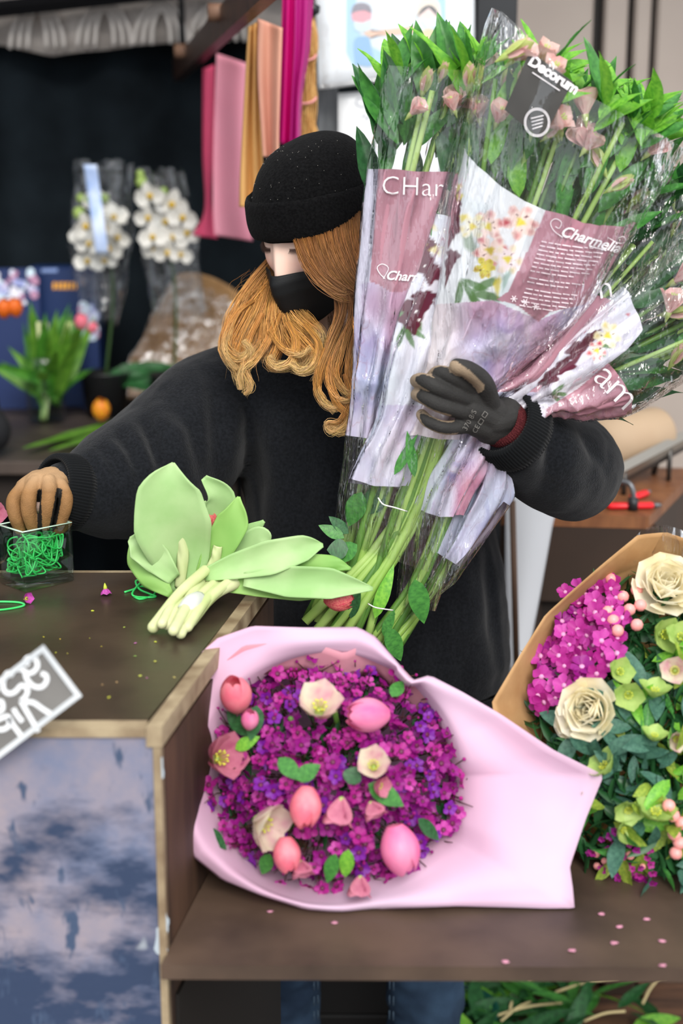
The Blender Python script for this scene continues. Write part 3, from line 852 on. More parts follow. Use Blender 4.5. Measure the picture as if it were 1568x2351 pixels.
def tone_l(V, N):
    best = np.full(len(V), 9.0); tt = np.zeros(len(V)); kk = np.zeros(len(V), int)
    for k, (p, r) in enumerate(fl):
        d, t = near_path(V, p); m = d < best; best[m] = d[m]; tt[m] = t[m]; kk[m] = k
    nb = N @ bk
    w = ((nb < 0.52) & (tt > 0.18)) | (tt > 0.93)
    # the thumb shows its pale inner side to the camera
    qx, qy = proj(V)
    d, t = seg_dist(qx, qy, [(1042, 842), (1070, 862), (1098, 888)])
    w = np.where(kk == 4, (d < 14) & (tt > 0.25), w & (best < 0.03))
    w = w | (nb < -0.2)
    n = fbm(V, 90, 3, 4)
    c = np.where(w[:, None], lt, dk)
    return c * (0.8 + 0.45 * n[:, None])
gl = glove('glove', fl, pal, tone_l, bk, 'dark grey glove with pale fingertips')
part('knit_wrist', ribbed(P(1147, 966, 1.733), P(1172, 985, 1.748), 0.0285, 0.031, 60, 0.0005, hint=(0.4, 0, 1), lip=False), m_gcuff, gl, label='dark red knitted wristband')
# faint print on the back of the hand
def surf_text(s, size, px0, py0, ang, Y, mat, name, parent, spacing=1.0, shear=0.0, srf=None):
    V, Fc = text_mesh(s, size, shear, spacing)
    ca, sa = cos(ang), sin(ang)
    W = []
    for v in V:
        x = px0 + v[0] * ca + v[1] * sa; y = py0 + v[0] * sa - v[1] * ca
        W.append((x, y))
    if srf is None: V3 = np.array([P(x, y, Y) for x, y in W])
    else: V3 = np.array([srf(x, y) for x, y in W])
    return part(name, (V3, Fc), mat, parent, smooth=False)
gV = np.array([v.co[:] for v in gl.data.vertices]) + np.array(wmat(gl).translation)
gqx, gqy = proj(gV); gd = np.linalg.norm(gV - np.array([0, 0, CAMZ]), axis=1)
def on_glove(x, y):
    m = (np.abs(gqx - x) < 5) & (np.abs(gqy - y) < 5)
    if not m.any(): return P(x, y, 1.69)
    i = np.where(m)[0]; r = gd[i].min()
    p = P(x, y, 1.7); d = nz(p - np.array([0, 0, CAMZ]))
    return np.array([0, 0, CAMZ]) + d * (r - 0.0006)
m_gprint = pm('faint_glove_print', '6b6864', 0.8)
surf_text('370 8/S', 17, 1071, 990, radians(-62), 1.69, m_gprint, 'printed_text', gl, srf=on_glove)
surf_text('CE', 16, 1093, 996, radians(-62), 1.69, m_gprint, 'printed_text', gl, srf=on_glove)
for k, (gx, gy) in enumerate(((1103, 968), (1112, 952))):
    V2 = [(gx - 6, gy + 2), (gx + 1, gy - 8), (gx + 8, gy - 2), (gx + 1, gy + 8)]
    s = [ribbon2([V2[i], V2[(i + 1) % 4]], 1.6, 3) for i in range(4)]
    V, Fc = join(*[(np.c_[a, np.zeros(len(a))], b) for a, b in s])
    part('printed_mark', (np.array([on_glove(a[0], a[1]) for a in V]), Fc), m_gprint, gl, smooth=False)

# her right hand, reaching down into the glass box
tan, tan2, blk = np.array(lin('8a653e')), np.array(lin('bd9c78')), np.array(lin('1a1816'))
fr = [
    (ch((52, 1122, 1.805), (32, 1150, 1.795), (36, 1185, 1.79), (46, 1215, 1.795)), [.0102, .0102, .0096, .0080]),
    (ch((82, 1108, 1.798), (68, 1135, 1.784), (66, 1172, 1.78), (74, 1208, 1.787)), [.0104, .0106, .0100, .0084]),
    (ch((112, 1106, 1.797), (113, 1132, 1.783), (108, 1168, 1.78), (104, 1205, 1.787)), [.0104, .0106, .0100, .0084]),
    (ch((138, 1115, 1.803), (150, 1140, 1.795), (148, 1170, 1.792), (138, 1200, 1.795)), [.0102, .0100, .0092, .0080]),
    (ch((150, 1125, 1.815), (160, 1160, 1.815), (150, 1195, 1.812), (135, 1215, 1.81)), [.012, .011, .0105, .009]),
]
pr = [(ch((118, 1112, 1.83), (90, 1118, 1.808)), [.024, .021], None, None), (ch((140, 1118, 1.83), (120, 1122, 1.81)), [.024, .021], None, None), (ch((90, 1112, 1.83), (65, 1125, 1.812)), [.02, .018], None, None)]
def tone_r(V, N):
    qx, qy = proj(V)
    c = np.tile(tan, (len(V), 1)) * (0.75 + 0.5 * fbm(V, 120, 3, 6))[:, None]
    up = np.clip((1130 - qy) / 35, 0, 1)[:, None]
    c = c * (1 - up * 0.6) + tan2 * up * 0.6
    for pts, w in (([(91, 1128), (89, 1160), (92, 1215)], 5.5), ([(136, 1128), (130, 1165), (120, 1212)], 7.5)):
        d, t = seg_dist(qx, qy, pts); m = d < w
        c[m] = blk
    return c
gr = glove('glove', fr, pr, tone_r, None, 'worn tan glove')
# ---- hair: locks of many thin strands falling from under the beanie
def hair_mesh(guides, seed, rad=0.00034, seg=26):
    rg = np.random.default_rng(seed); Vs = []; Fs = []; Cs = []; base = 0
    for g in guides:
        pts = np.array([P(a, b, c) for a, b, c in g['p']]); n = int(g['n'] * 1.5) if g['n'] > 4 else g['n']; w0, w1, w2 = g['w']
        main = spline(pts, seg); T, A, B = frames(main)
        t = np.linspace(0, 1, seg)
        for k in range(n):
            r = math.sqrt(rg.random()); a = rg.random() * 2 * pi
            wid = np.interp(t, [0, .5, 1], [w0, w1, w2])
            ph = rg.random() * 6.28; amp = rg.normal(0, 0.0030); fq = rg.uniform(1.0, 2.6); n_ = 0
            o1 = r * cos(a) * wid + amp * np.sin(fq * t * 6 + ph) * t
            o2 = r * sin(a) * wid * g.get('flat', 0.55) + amp * np.cos(fq * t * 6 + ph) * t
            s = main + A * o1[:, None] + B * o2[:, None]
            cut = int(seg * rg.uniform(0.8, 1.0)) if g.get('cut', True) else seg
            s = s[:max(cut, 6)]; m = len(s); tt = t[:m]
            rr = (rad if n > 4 else rad * .42) * (1 - 0.7 * (np.arange(m) / (m - 1)) ** 3)
            V, Fc = tube(s, rr, 3, False)
            c0 = g['c']; ca = np.array([lin(x) for x in c0])
            col = np.stack([np.interp(tt, np.linspace(0, 1, len(c0)), ca[:, q]) for q in range(3)], 1) * (rg.uniform(0.45, 1.3) * np.array([1.0, rg.uniform(.86, 1.0), rg.uniform(.7, 1.0)]))
            Vs.append(V); Fs.append(np.array(Fc) + base); Cs.append(np.repeat(col, 3, 0)); base += len(V)
    return np.concatenate(Vs), [tuple(f) for f in np.concatenate(Fs)], np.concatenate(Cs)
br, bm_, go, gl_ = '6f4a2c', 'a87444', 'eeb466', 'ffdfa0'
G = []
def lock(p, n, w, c, flat=0.55, cut=True): G.append(dict(p=p, n=n, w=[x * 0.001 for x in w], c=c, flat=flat, cut=cut))
# near side: combed back from the temple, dipping to the nape
for k in range(11):
    t = k / 10
    lock([(672 + 175 * t, 500 - 45 * t, 1.955 + 0.005 * t), (690 + 152 * t, 556 - 48 * t, 1.905 + 0.010 * t), (708 + 138 * t, 604 - 44 * t, 1.885 + 0.012 * t), (742 + 110 * t, 650 - 30 * t, 1.876 + 0.012 * t), (798 + 68 * t, 686 - 18 * t, 1.882 + 0.012 * t), (862, 684 + 4 * t, 1.905)],
         90, (11, 9, 7), [br, bm_, bm_, 'c0946a', bm_], 0.4, False)
# near side: falling length
fall = [([(800, 600, 1.893), (825, 690, 1.885), (790, 770, 1.868), (757, 850, 1.85), (775, 925, 1.838), (812, 965, 1.832), (785, 992, 1.83), (755, 975, 1.832)], 90),
        ([(815, 610, 1.893), (835, 700, 1.885), (812, 780, 1.868), (800, 860, 1.848), (808, 920, 1.838), (790, 975, 1.834), (765, 985, 1.834)], 90),
        ([(780, 640, 1.887), (790, 710, 1.88), (760, 790, 1.862), (735, 850, 1.85), (730, 900, 1.846), (760, 935, 1.84), (810, 925, 1.836)], 80),
        ([(830, 640, 1.89), (838, 720, 1.885), (832, 800, 1.868), (826, 870, 1.85), (815, 930, 1.842)], 90),
        ([(790, 650, 1.885), (808, 720, 1.876), (785, 800, 1.856), (770, 860, 1.844), (800, 905, 1.836), (830, 890, 1.836)], 80),
        ([(770, 660, 1.89), (775, 720, 1.884), (758, 780, 1.872), (742, 830, 1.86), (728, 880, 1.852)], 50)]
for p, n in fall: lock(p, n, (9, 11, 5), [br, bm_, 'dba766', go, gl_, gl_], 0.5, False)
# far side: big wavy mass in front of the shoulder
far = [([(640, 575, 2.01), (612, 640, 1.99), (570, 690, 1.965), (540, 740, 1.945), (518, 795, 1.93), (540, 835, 1.92), (560, 860, 1.915)], 90),
       ([(640, 580, 2.0), (610, 650, 1.985), (590, 710, 1.955), (560, 770, 1.935), (545, 820, 1.92), (552, 870, 1.912), (562, 900, 1.91)], 90),
       ([(642, 590, 2.0), (620, 660, 1.98), (608, 720, 1.95), (600, 780, 1.93), (570, 830, 1.915), (555, 880, 1.91)], 90),
       ([(645, 600, 1.99), (640, 670, 1.97), (630, 730, 1.94), (640, 790, 1.92), (622, 835, 1.91), (650, 845, 1.905), (690, 838, 1.9)], 80),
       ([(650, 610, 1.99), (655, 690, 1.965), (670, 745, 1.935), (700, 780, 1.915), (725, 815, 1.905), (700, 848, 1.9), (662, 838, 1.902)], 80),
       ([(648, 600, 1.99), (650, 680, 1.965), (655, 740, 1.938), (672, 790, 1.918), (690, 830, 1.905), (665, 852, 1.9)], 80),
       ([(655, 620, 1.985), (672, 700, 1.955), (700, 740, 1.93), (730, 770, 1.915), (735, 810, 1.908)], 60),
       ([(630, 590, 2.0), (580, 650, 1.985), (545, 700, 1.965), (528, 750, 1.95), (515, 800, 1.935), (530, 830, 1.93)], 60),
       ([(645, 640, 1.98), (628, 720, 1.945), (615, 790, 1.922), (605, 840, 1.912)], 70)]
for p, n in far: lock(p, n, (13, 17, 7), [bm_, 'e3ac66', 'eebb72', go, gl_, gl_], 0.5)
ring = [[(560, 700, 1.95), (528, 745, 1.935), (522, 795, 1.92), (548, 822, 1.905), (572, 805, 1.9), (560, 780, 1.9)], [(600, 720, 1.94), (570, 780, 1.92), (560, 840, 1.9), (575, 885, 1.895), (560, 905, 1.895)],
        [(640, 720, 1.93), (618, 775, 1.91), (590, 820, 1.9), (556, 850, 1.895), (552, 895, 1.89)], [(660, 740, 1.92), (680, 785, 1.905), (668, 830, 1.89), (635, 838, 1.885), (620, 815, 1.885)],
        [(700, 745, 1.915), (732, 790, 1.9), (722, 838, 1.885), (690, 852, 1.88), (668, 832, 1.88)], [(580, 690, 1.955), (545, 720, 1.94), (520, 770, 1.925), (520, 815, 1.915), (545, 850, 1.905)],
        [(620, 760, 1.915), (650, 800, 1.9), (690, 815, 1.89), (715, 800, 1.885)], [(760, 820, 1.85), (750, 870, 1.842), (775, 915, 1.834), (812, 920, 1.83), (820, 895, 1.83)],
        [(790, 860, 1.845), (800, 920, 1.835), (780, 965, 1.828), (752, 972, 1.828), (765, 992, 1.828), (800, 975, 1.826)], [(745, 800, 1.858), (728, 860, 1.85), (738, 915, 1.842), (770, 945, 1.836)]]
for p in ring: lock(p, 46, (6, 7, 2.5), ['d89c50', go, gl_, gl_], 0.4, False)
# hair behind the neck
for p in ([(690, 600, 2.03), (700, 720, 2.01), (705, 800, 1.965)], [(760, 600, 2.03), (770, 700, 2.01), (775, 790, 1.965)], [(830, 600, 1.99), (840, 700, 1.98), (835, 800, 1.95)]):
    lock(p, 60, (22, 25, 18), [br, br, bm_], 0.5)
# flyaways
for k in range(34):
    if k % 2: x0, y0, y_ = 570 + random.random() * 60, 610 + random.random() * 80, 1.97; dx = random.uniform(-60, -10)
    else: x0, y0, y_ = random.choice([random.uniform(540, 640), random.uniform(745, 815)]), random.uniform(740, 850), 1.87; dx = random.uniform(-25, 15)
    lock([(x0, y0, y_), (x0 + dx * 0.6, y0 + 14, y_ - 0.01), (x0 + dx, y0 + 42, y_ - 0.012), (x0 + dx * 0.9, y0 + random.uniform(60, 95), y_ - 0.015)], 1, (1, 1, 1), [bm_, go, gl_], 0.6)
V, Fc, C = hair_mesh(G, 3)
part('hair', (V, Fc), m_hair, per, col=C)
# ================================================================== HELD BOUQUETS IN PRINTED SLEEVES
m_film = film('clear_cellophane', (0.975, 0.985, 0.995), 0.08, 0.04, (70, 1.0, 0.012), 3.2, (1, 1, 0.2))
m_paper = pm('glossy_printed_paper', 'ffffff', 0.32, vcol=True, spec=0.45, coat=0.25)
m_white = pm('white_print', 'f4eff2', 0.45)
m_stem = pm('pale_green_stem', 'b3cf7c', 0.4, col2='86ac4c', nscale=9, stretch=(1, 1, 1), spec=0.45, sss=0.05)
m_stem2 = pm('deep_green_stem', '6c9440', 0.42, col2='44702c', nscale=9, spec=0.45)
m_leafA = pm('leaf_mid_green', '4f9440', 0.4, col2='387334', nscale=12, spec=0.45, translucent=0.22)
m_leafB = pm('leaf_bright_green', '8acb45', 0.4, col2='63ab38', nscale=12, spec=0.45, translucent=0.3)
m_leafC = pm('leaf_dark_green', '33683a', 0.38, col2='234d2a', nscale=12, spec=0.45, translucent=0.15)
m_petal_pink = pm('pale_pink_petal', 'f4d6cf', 0.5, col2='eab0b0', nscale=2.0, translucent=0.3)
m_petal_green = pm('greenish_bud', 'd3de92', 0.5, col2='b4cc68', nscale=2.0, translucent=0.3)
m_string = pm('white_string', 'e9e9e2', 0.8)

def leaf_mesh(name, mat, L=1.0, W=0.28, curl=0.18, fold=0.22, twist=0.0, seg=9, wid=4, peak=0.42):
    def fn(u, v):
        x = (u - 0.5) * 2
        w = W * 0.5 * np.sin(np.clip(v, 0, 1) ** (math.log(0.5) / math.log(peak)) * pi) ** 0.85 + 0.004 * (v < 0.02)
        a = twist * v
        px_ = x * w; pz_ = -fold * np.abs(x) ** 1.3 * w * -1 + 0.012 * np.sin(v * 14 + x * 2) * (np.abs(x) > 0.6)
        z = pz_ * np.cos(a) + px_ * np.sin(a) - curl * v ** 2
        return np.stack([px_ * np.cos(a) - pz_ * np.sin(a), v * L, z], 1)
    VF = gridf(wid * 2 + 1, seg, fn)
    return new_mesh(name, VF[0], VF[1], mat)
def petal_ring(n, L, W, open_, cup, tip=0.3, base_r=0.004, seg=6, wid=4, z0=0.0, rot=0.0, jitter=0.0, seed=1, wrap=0.28):
    """n petals around z; open_ = angle from axis at the base, cup = further opening to the tip"""
    rg = np.random.default_rng(seed); out = []
    for k in range(n):
        az = rot + k * 2 * pi / n + rg.normal(0, jitter); op = open_ + rg.normal(0, jitter)
        def fn(u, v):
            x = (u - 0.5) * 2
            w = W * 0.5 * np.sin(np.clip(v * 0.93 + 0.07, 0, 1) ** (math.log(0.5) / math.log(1 - tip)) * pi) ** 0.75
            ang = op + cup * v
            r = base_r + L * v * np.sin(op + cup * v * 0.5); z = z0 + L * v * np.cos(op + cup * v * 0.5)
            k_ = wrap * w * (x ** 2)
            r2 = r - k_ * np.cos(ang); z2 = z + k_ * np.sin(ang)
            t = x * w
            return np.stack([r2 * cos(az) - t * sin(az), r2 * sin(az) + t * cos(az), z2], 1)
        out.append(gridf(wid + 1, seg, fn))
    return join(*out)
LEAVES = [leaf_mesh('leaf', m_leafA, 1, .27, .12, .3), leaf_mesh('leaf', m_leafB, 1, .33, .25, .25), leaf_mesh('leaf', m_leafC, 1, .30, .05, .3),
          leaf_mesh('leaf', m_leafA, 1, .24, -.15, .3, .6), leaf_mesh('leaf', m_leafB, 1, .30, .35, .2, -.4), leaf_mesh('leaf', m_leafC, 1, .25, .3, .25, .5)]
a1 = petal_ring(3, 1.0, .80, .22, .45, .30, .04, seed=2, seg=8, wid=6, jitter=.06); a2 = petal_ring(3, .92, .55, .16, .45, .32, .03, rot=pi / 3, seed=3, seg=8, wid=5, jitter=.06)
st_ = [tube([(0, 0, 0.1), (0.05 * cos(q), 0.05 * sin(q), .55), (0.09 * cos(q), .09 * sin(q), .8)], [.018, .015, .03], 4) for q in np.arange(5) * 1.257]
tb = lathe([(.02, -.25), (.06, -.12), (.11, .02), (.12, .15)], 8)
def multi(parts_):
    V, Fc = join(*[p for p, m in parts_]); mi = []
    mats = []
    for p, m in parts_:
        if m not in mats: mats.append(m)
        mi += [mats.index(m)] * len(p[1])
    return V, Fc, mats, mi
V, Fc, mm, mi = multi([(a1, m_petal_pink), (a2, m_petal_pink), (join(*st_), m_petal_green), (tb, m_petal_green)])
ALSTRO = new_mesh('flower', V, Fc, mm, True, mi)
V, Fc, mm, mi = multi([(petal_ring(3, 1.0, .5, .12, .05, .45, .04, seed=5), m_petal_green), (petal_ring(3, .95, .45, .1, .02, .45, .03, rot=1.05, seed=6), m_petal_pink), (tb, m_petal_green)])
ALBUD = new_mesh('bud', V, Fc, mm, True, mi)

VIEW = np.array([0, 0, CAMZ])
class Sleeve:
    def __init__(s, name, label, L, R, Y, D, seed, group='wrapped bouquets held in the arm'):
        k = len(L)
        Y = np.interp(np.linspace(0, 1, k), np.linspace(0, 1, len(Y)), Y); D = np.interp(np.linspace(0, 1, k), np.linspace(0, 1, len(D)), D)
        s.k = k
        s.Lw = np.array([P(a, b, y) for (a, b), y in zip(L, Y)]); s.Rw = np.array([P(a, b, y) for (a, b), y in zip(R, Y)])
        s.D = D; s.seed = seed
        tb_ = np.linspace(0, 1, k); n = 400
        q = spline(np.concatenate([s.Lw, s.Rw, D[:, None]], 1), n)
        s.q = q; s.n = n
        C = (q[:, :3] + q[:, 3:6]) / 2
        base = C[0].copy()
        s.root = thing(name, label, 'bouquet', base, group)
        # front grid for placing prints
        uu, vv = np.meshgrid(np.linspace(0, 1, 90), np.linspace(0, 1, 200), indexing='ij')
        s.gs, s.gv = uu.ravel(), vv.ravel()
        s.gp = s.front(s.gs, s.gv, 1.0); s.gx, s.gy = proj(s.gp)
    def ctr(s, v):
        i = np.clip(np.asarray(v, float), 0, 1) * (s.n - 1); a = np.minimum(i.astype(int), s.n - 2); t = (i - a)[..., None]
        return s.q[a] * (1 - t) + s.q[a + 1] * t
    def pt(s, a, v, k=1.0, wr=1.0):
        """a: angle (pi = left, 0 = right, pi/2 = towards the camera)"""
        q = s.ctr(v); Lw, Rw, D = q[:, :3], q[:, 3:6], q[:, 6]
        C = (Lw + Rw) / 2; S = (Rw - Lw) / 2; w = np.linalg.norm(S, axis=1)
        n = nz(VIEW - C); n = nz(n - S * ((n * S).sum(1) / (w ** 2))[:, None])
        ca, sa = np.cos(a), np.sin(a)
        d = D * np.sign(sa) * np.abs(sa) ** 0.75
        p = C + S * (ca * k)[:, None] + n * (d * k)[:, None]
        nn = nz(nz(S) * ca[:, None] + n * sa[:, None])
        pin = np.clip(0.055 / (w + 0.01), 0, 1.6)      # more gathered where narrow
        st = np.stack([ca * w * 30, sa * w * 30, v * 3.2], 1)
        r = np.abs(fbm(st, 1.0, 2, s.seed) - 0.5) * 2
        r2 = np.abs(fbm(st * np.array([2.2, 2.2, 2.5]), 1.0, 2, s.seed + 9) - 0.5) * 2
        f = (0.5 - r) * 0.012 * (0.4 + pin) + (0.5 - r2) * 0.005 * (0.5 + pin) + 0.0035 * pin * np.sin(a * 9 + s.seed + 4 * v)
        f = f + (wr - 1.0) * 0.004 * np.sin(a * 11 + 3 * fbm(st, 0.35, 2, s.seed + 4)) * np.sin(v * 7 + s.seed)
        f = f * (0.2 + 0.8 * np.abs(sa) ** 0.7)
        return p + nn * f[:, None]
    def front(s, sx_, v, k=1.0): return s.pt(pi * (1 - np.asarray(sx_)), np.asarray(v), k)
    def sv(s, px_, py_):
        i = ((s.gx - px_) ** 2 + (s.gy - py_) ** 2).argmin(); return s.gs[i], s.gv[i]
    def on(s, px_, py_, off=0.001):
        d = (s.gx - px_) ** 2 + (s.gy - py_) ** 2; i = np.argpartition(d, 4)[:4]; w = 1 / (d[i] + 1)
        r = (np.linalg.norm(s.gp[i] - VIEW, axis=1) * w).sum() / w.sum()
        dr = nz(P(px_, py_, 1.75) - VIEW)
        return VIEW + dr * (r - off)
    def film(s, v0=0.0, v1=1.0, nu=72, nv=130, rim=None):
        def fn(u, v):
            a = u * 2 * pi
            top = v1 if rim is None else rim(a)
            return s.pt(a, v0 + (top - v0) * v, 1.012, 1.0 + 1.3 * np.clip((v - .45) * 4, 0, 1))
        return part('cellophane_sleeve', gridf(nu, nv, fn, True), m_film, s.root)
    def panel(s, top, bot, paint, k=0.975, ns=110, nv=200, s0=0.02, s1=0.98, name='printed_paper', both=True):
        def edge(e):
            if np.isscalar(e): return lambda x: np.full_like(x, e)
            l = sorted(s.sv(*p) for p in e); a = np.array(l)
            return lambda x: np.interp(x, a[:, 0], a[:, 1])
        et, eb = edge(top), edge(bot)
        def fn(u, v):
            sx_ = s0 + (s1 - s0) * u
            b_ = eb(sx_); t_ = et(sx_)
            return s.pt(pi * (1 - sx_), b_ + (t_ - b_) * v, k)
        V, Fc = gridf(ns, nv, fn)
        x, y = proj(V)
        col = paint(x, y, V) * 0.84
        o = part(name, (V, Fc), m_paper, s.root, col=col)
        if both:
            def fb(u, v):
                sx_ = s0 + (s1 - s0) * u
                return s.pt(-pi * (1 - sx_), np.full_like(v, eb(np.array([0.5]))[0]) + (et(sx_) - eb(sx_)) * v * 0.96, k)
            V2, F2 = gridf(40, 60, fb)
            part('back_paper', (V2, F2), m_paper, s.root, col=np.tile(np.array(lin('cdbdd2')), (len(V2), 1)))
        return o
    def text(s, parent, txt, size, px0, py0, deg, mat=None, shear=0.0, spacing=1.0, bold=0.0, off=0.0012):
        V, Fc = text_mesh(txt, size, shear, spacing, bold=bold)
        ca, sa = cos(radians(deg)), sin(radians(deg))
        V3 = np.array([s.on(px0 + v[0] * ca + v[1] * sa, py0 + v[0] * sa - v[1] * ca, off) for v in V])
        return part('printed_text', (V3, Fc), mat or m_white, parent, smooth=False)
    def stroke(s, parent, pts, w, mat=None, n=20, off=0.0012, name='printed_line'):
        V, Fc = ribbon2(pts, w, n)
        return part(name, (np.array([s.on(a, b, off) for a, b in V]), Fc), mat or m_white, parent, smooth=False)
    def inner(s, x, y, v):
        """a point inside the sleeve, x left-right -1..1, y depth -1..1"""
        q = s.ctr(np.array([v]))[0]; C = (q[:3] + q[3:6]) / 2; S = (q[3:6] - q[:3]) / 2; n = nz(VIEW - C)
        return C + S * x + n * q[6] * y
    def axis(s, v):
        a = s.ctr(np.array([max(v - 0.03, 0)]))[0]; b = s.ctr(np.array([min(v + 0.03, 1)]))[0]
        return nz((b[:3] + b[3:6]) - (a[:3] + a[3:6]))

def lerp(a, b, t): return a * (1 - t[:, None]) + b * t[:, None]
LAV = [np.array(lin(h)) for h in ('dcd6e6', 'b9add2', '968cbf', 'cfa2bb', 'a9c4da')]
def marble(V, seed=0, warm=0.3):
    q = V * np.array([1.0, 1.0, 0.55])
    n1 = fbm(q, 26, 3, seed); n2 = fbm(q + 3 * n1[:, None] * 0.02, 44, 3, seed + 5); n3 = fbm(q, 18, 2, seed + 11)
    c = lerp(np.tile(LAV[0], (len(V), 1)), LAV[1], np.clip((n1 - 0.38) * 4, 0, 1))
    c = lerp(c, LAV[2], np.clip((n2 - 0.5) * 4, 0, 1) * 0.8)
    c = lerp(c, LAV[3], np.clip((n3 - 0.48) * 5, 0, 1) * (0.4 + warm))
    c = lerp(c, LAV[4], np.clip((0.42 - n3) * 5, 0, 1) * 0.8)
    vein = np.exp(-((n2 - 0.5) / 0.012) ** 2)
    return lerp(c, np.array(lin('a0526f')), vein * 0.35)
PINK = np.array(lin('bd8796')); CREAM = np.array(lin('f2f1f4')); DRED = np.array(lin('5d1830')); PGREEN = np.array(lin('4d7a34')); YEL = np.array(lin('e6d23a')); CRIM = np.array(lin('c2183e'))
def inside(x, y, poly):
    p = np.array(poly); r = np.zeros(x.shape, bool); j = len(p) - 1
    for i in range(len(p)):
        c = ((p[i, 1] > y) != (p[j, 1] > y)) & (x < (p[j, 0] - p[i, 0]) * (y - p[i, 1]) / (p[j, 1] - p[i, 1] + 1e-9) + p[i, 0]); r ^= c; j = i
    return r
def blob(c, x, y, cx, cy, rx, ry, deg, colr, soft=0.15, amt=1.0, wob=0.18, seed=1):
    a = radians(deg); dx = (x - cx) * cos(a) + (y - cy) * sin(a); dy = -(x - cx) * sin(a) + (y - cy) * cos(a)
    th = np.arctan2(dy / ry, dx / rx); r = np.hypot(dx / rx, dy / ry) * (1 + wob * np.sin(3 * th + seed) + 0.5 * wob * np.sin(7 * th + 2 * seed))
    return lerp(c, np.array(colr), np.clip((1 - r) / soft, 0, 1) * amt)
WHT = np.array(lin('fbf7f4'))
def print_flower(c, x, y, cx, cy, r, seed, tip=CRIM, mid=np.array(lin('f6dcd4')), thr=YEL):
    rg = np.random.default_rng(seed)
    for k in range(6):
        a = k * 60 + rg.uniform(-18, 18)
        ex, ey = cx + cos(radians(a)) * r * 0.62, cy + sin(radians(a)) * r * 0.62
        c = blob(c, x, y, ex, ey, r * 0.5, r * 0.36, a, mid, 0.2, 1, .1, seed + k)
        c = blob(c, x, y, cx + cos(radians(a)) * r * 0.82, cy + sin(radians(a)) * r * 0.82, r * rg.uniform(.2, .4), r * rg.uniform(.2, .36), a, tip, 0.8, rg.uniform(.4, 1), .12, seed + 3 * k)
    c = blob(c, x, y, cx, cy, r * 0.34, r * 0.3, 20, thr, 0.5, 0.95, .2, seed)
    for k in range(5):
        a = rg.uniform(0, 360); c = blob(c, x, y, cx + cos(radians(a)) * r * 0.45, cy + sin(radians(a)) * r * 0.45, r * 0.14, r * 0.05, a, DRED, .5, .8, .1, k)
    return c
def spray(c, x, y, cx, cy, r, deg, seed):
    for k, d in enumerate((-35, 0, 40)):
        c = blob(c, x, y, cx + cos(radians(deg + d)) * r * .6, cy + sin(radians(deg + d)) * r * .6, r * 0.6, r * 0.16, deg + d, PGREEN, 0.3, .9, .1, seed + k)
    return c

GRP = 'wrapped bouquets held in the arm'
# ---------------- the five sleeves (photo edge polylines from the stem end up)
sA = Sleeve('sleeved_bouquet', 'upright alstroemeria bouquet in pink lettered sleeve against the hair', [(776, 1240), (806, 1000), (822, 850), (828, 660), (850, 390), (872, 260), (893, 150)],
            [(850, 1262), (874, 1010), (908, 850), (962, 660), (1036, 390), (1080, 260), (1118, 165)], [1.80, 1.79, 1.79, 1.79], [.018, .022, .04, .05], 11)
sE = Sleeve('sleeved_bouquet', 'half hidden white sleeve with dark red printed petals behind the thumb', [(786, 1238), (808, 1098), (868, 960), (898, 820), (925, 720), (1005, 490), (1050, 300), (1092, 150)],
            [(900, 1275), (930, 1110), (985, 960), (1030, 850), (1075, 740), (1190, 500), (1245, 300), (1290, 150)], [1.765, 1.755, 1.77, 1.79], [.018, .024, .035, .05], 23)
sB = Sleeve('sleeved_bouquet', 'largest alstroemeria bouquet with white and pink printed wrap and dark label', [(830, 1262), (890, 1075), (958, 905), (985, 790), (1012, 590), (1062, 330), (1102, 130), (1135, 20)],
            [(975, 1310), (1040, 1085), (1098, 930), (1185, 850), (1332, 715), (1460, 510), (1568, 330), (1650, 190)], [1.765, 1.745, 1.745, 1.74, 1.74, 1.75], [.02, .022, .025, .05, .07, .075], 37)
sC = Sleeve('sleeved_bouquet', 'pink wrapped bouquet squeezed between the largest one and the lowest one', [(912, 1392), (945, 1165), (1030, 1012), (1095, 900), (1180, 800), (1290, 640), (1400, 480), (1480, 350)],
            [(990, 1402), (1058, 1186), (1122, 1050), (1172, 930), (1262, 890), (1405, 735), (1540, 600), (1640, 500)], [1.775, 1.765, 1.77, 1.79, 1.80], [.018, .024, .024, .045, .06], 41)
sD = Sleeve('sleeved_bouquet', 'lowest bouquet leaning right with rotated white letters on pink wrap', [(938, 1420), (1000, 1268), (1076, 1090), (1138, 940), (1196, 888), (1300, 770), (1425, 652), (1530, 560), (1620, 490)],
            [(988, 1386), (1052, 1300), (1162, 1150), (1165, 1030), (1245, 945), (1335, 960), (1447, 944), (1568, 870), (1660, 820)], [1.785, 1.78, 1.765, 1.765, 1.765, 1.77], [.014, .02, .024, .03, .05, .06], 53)

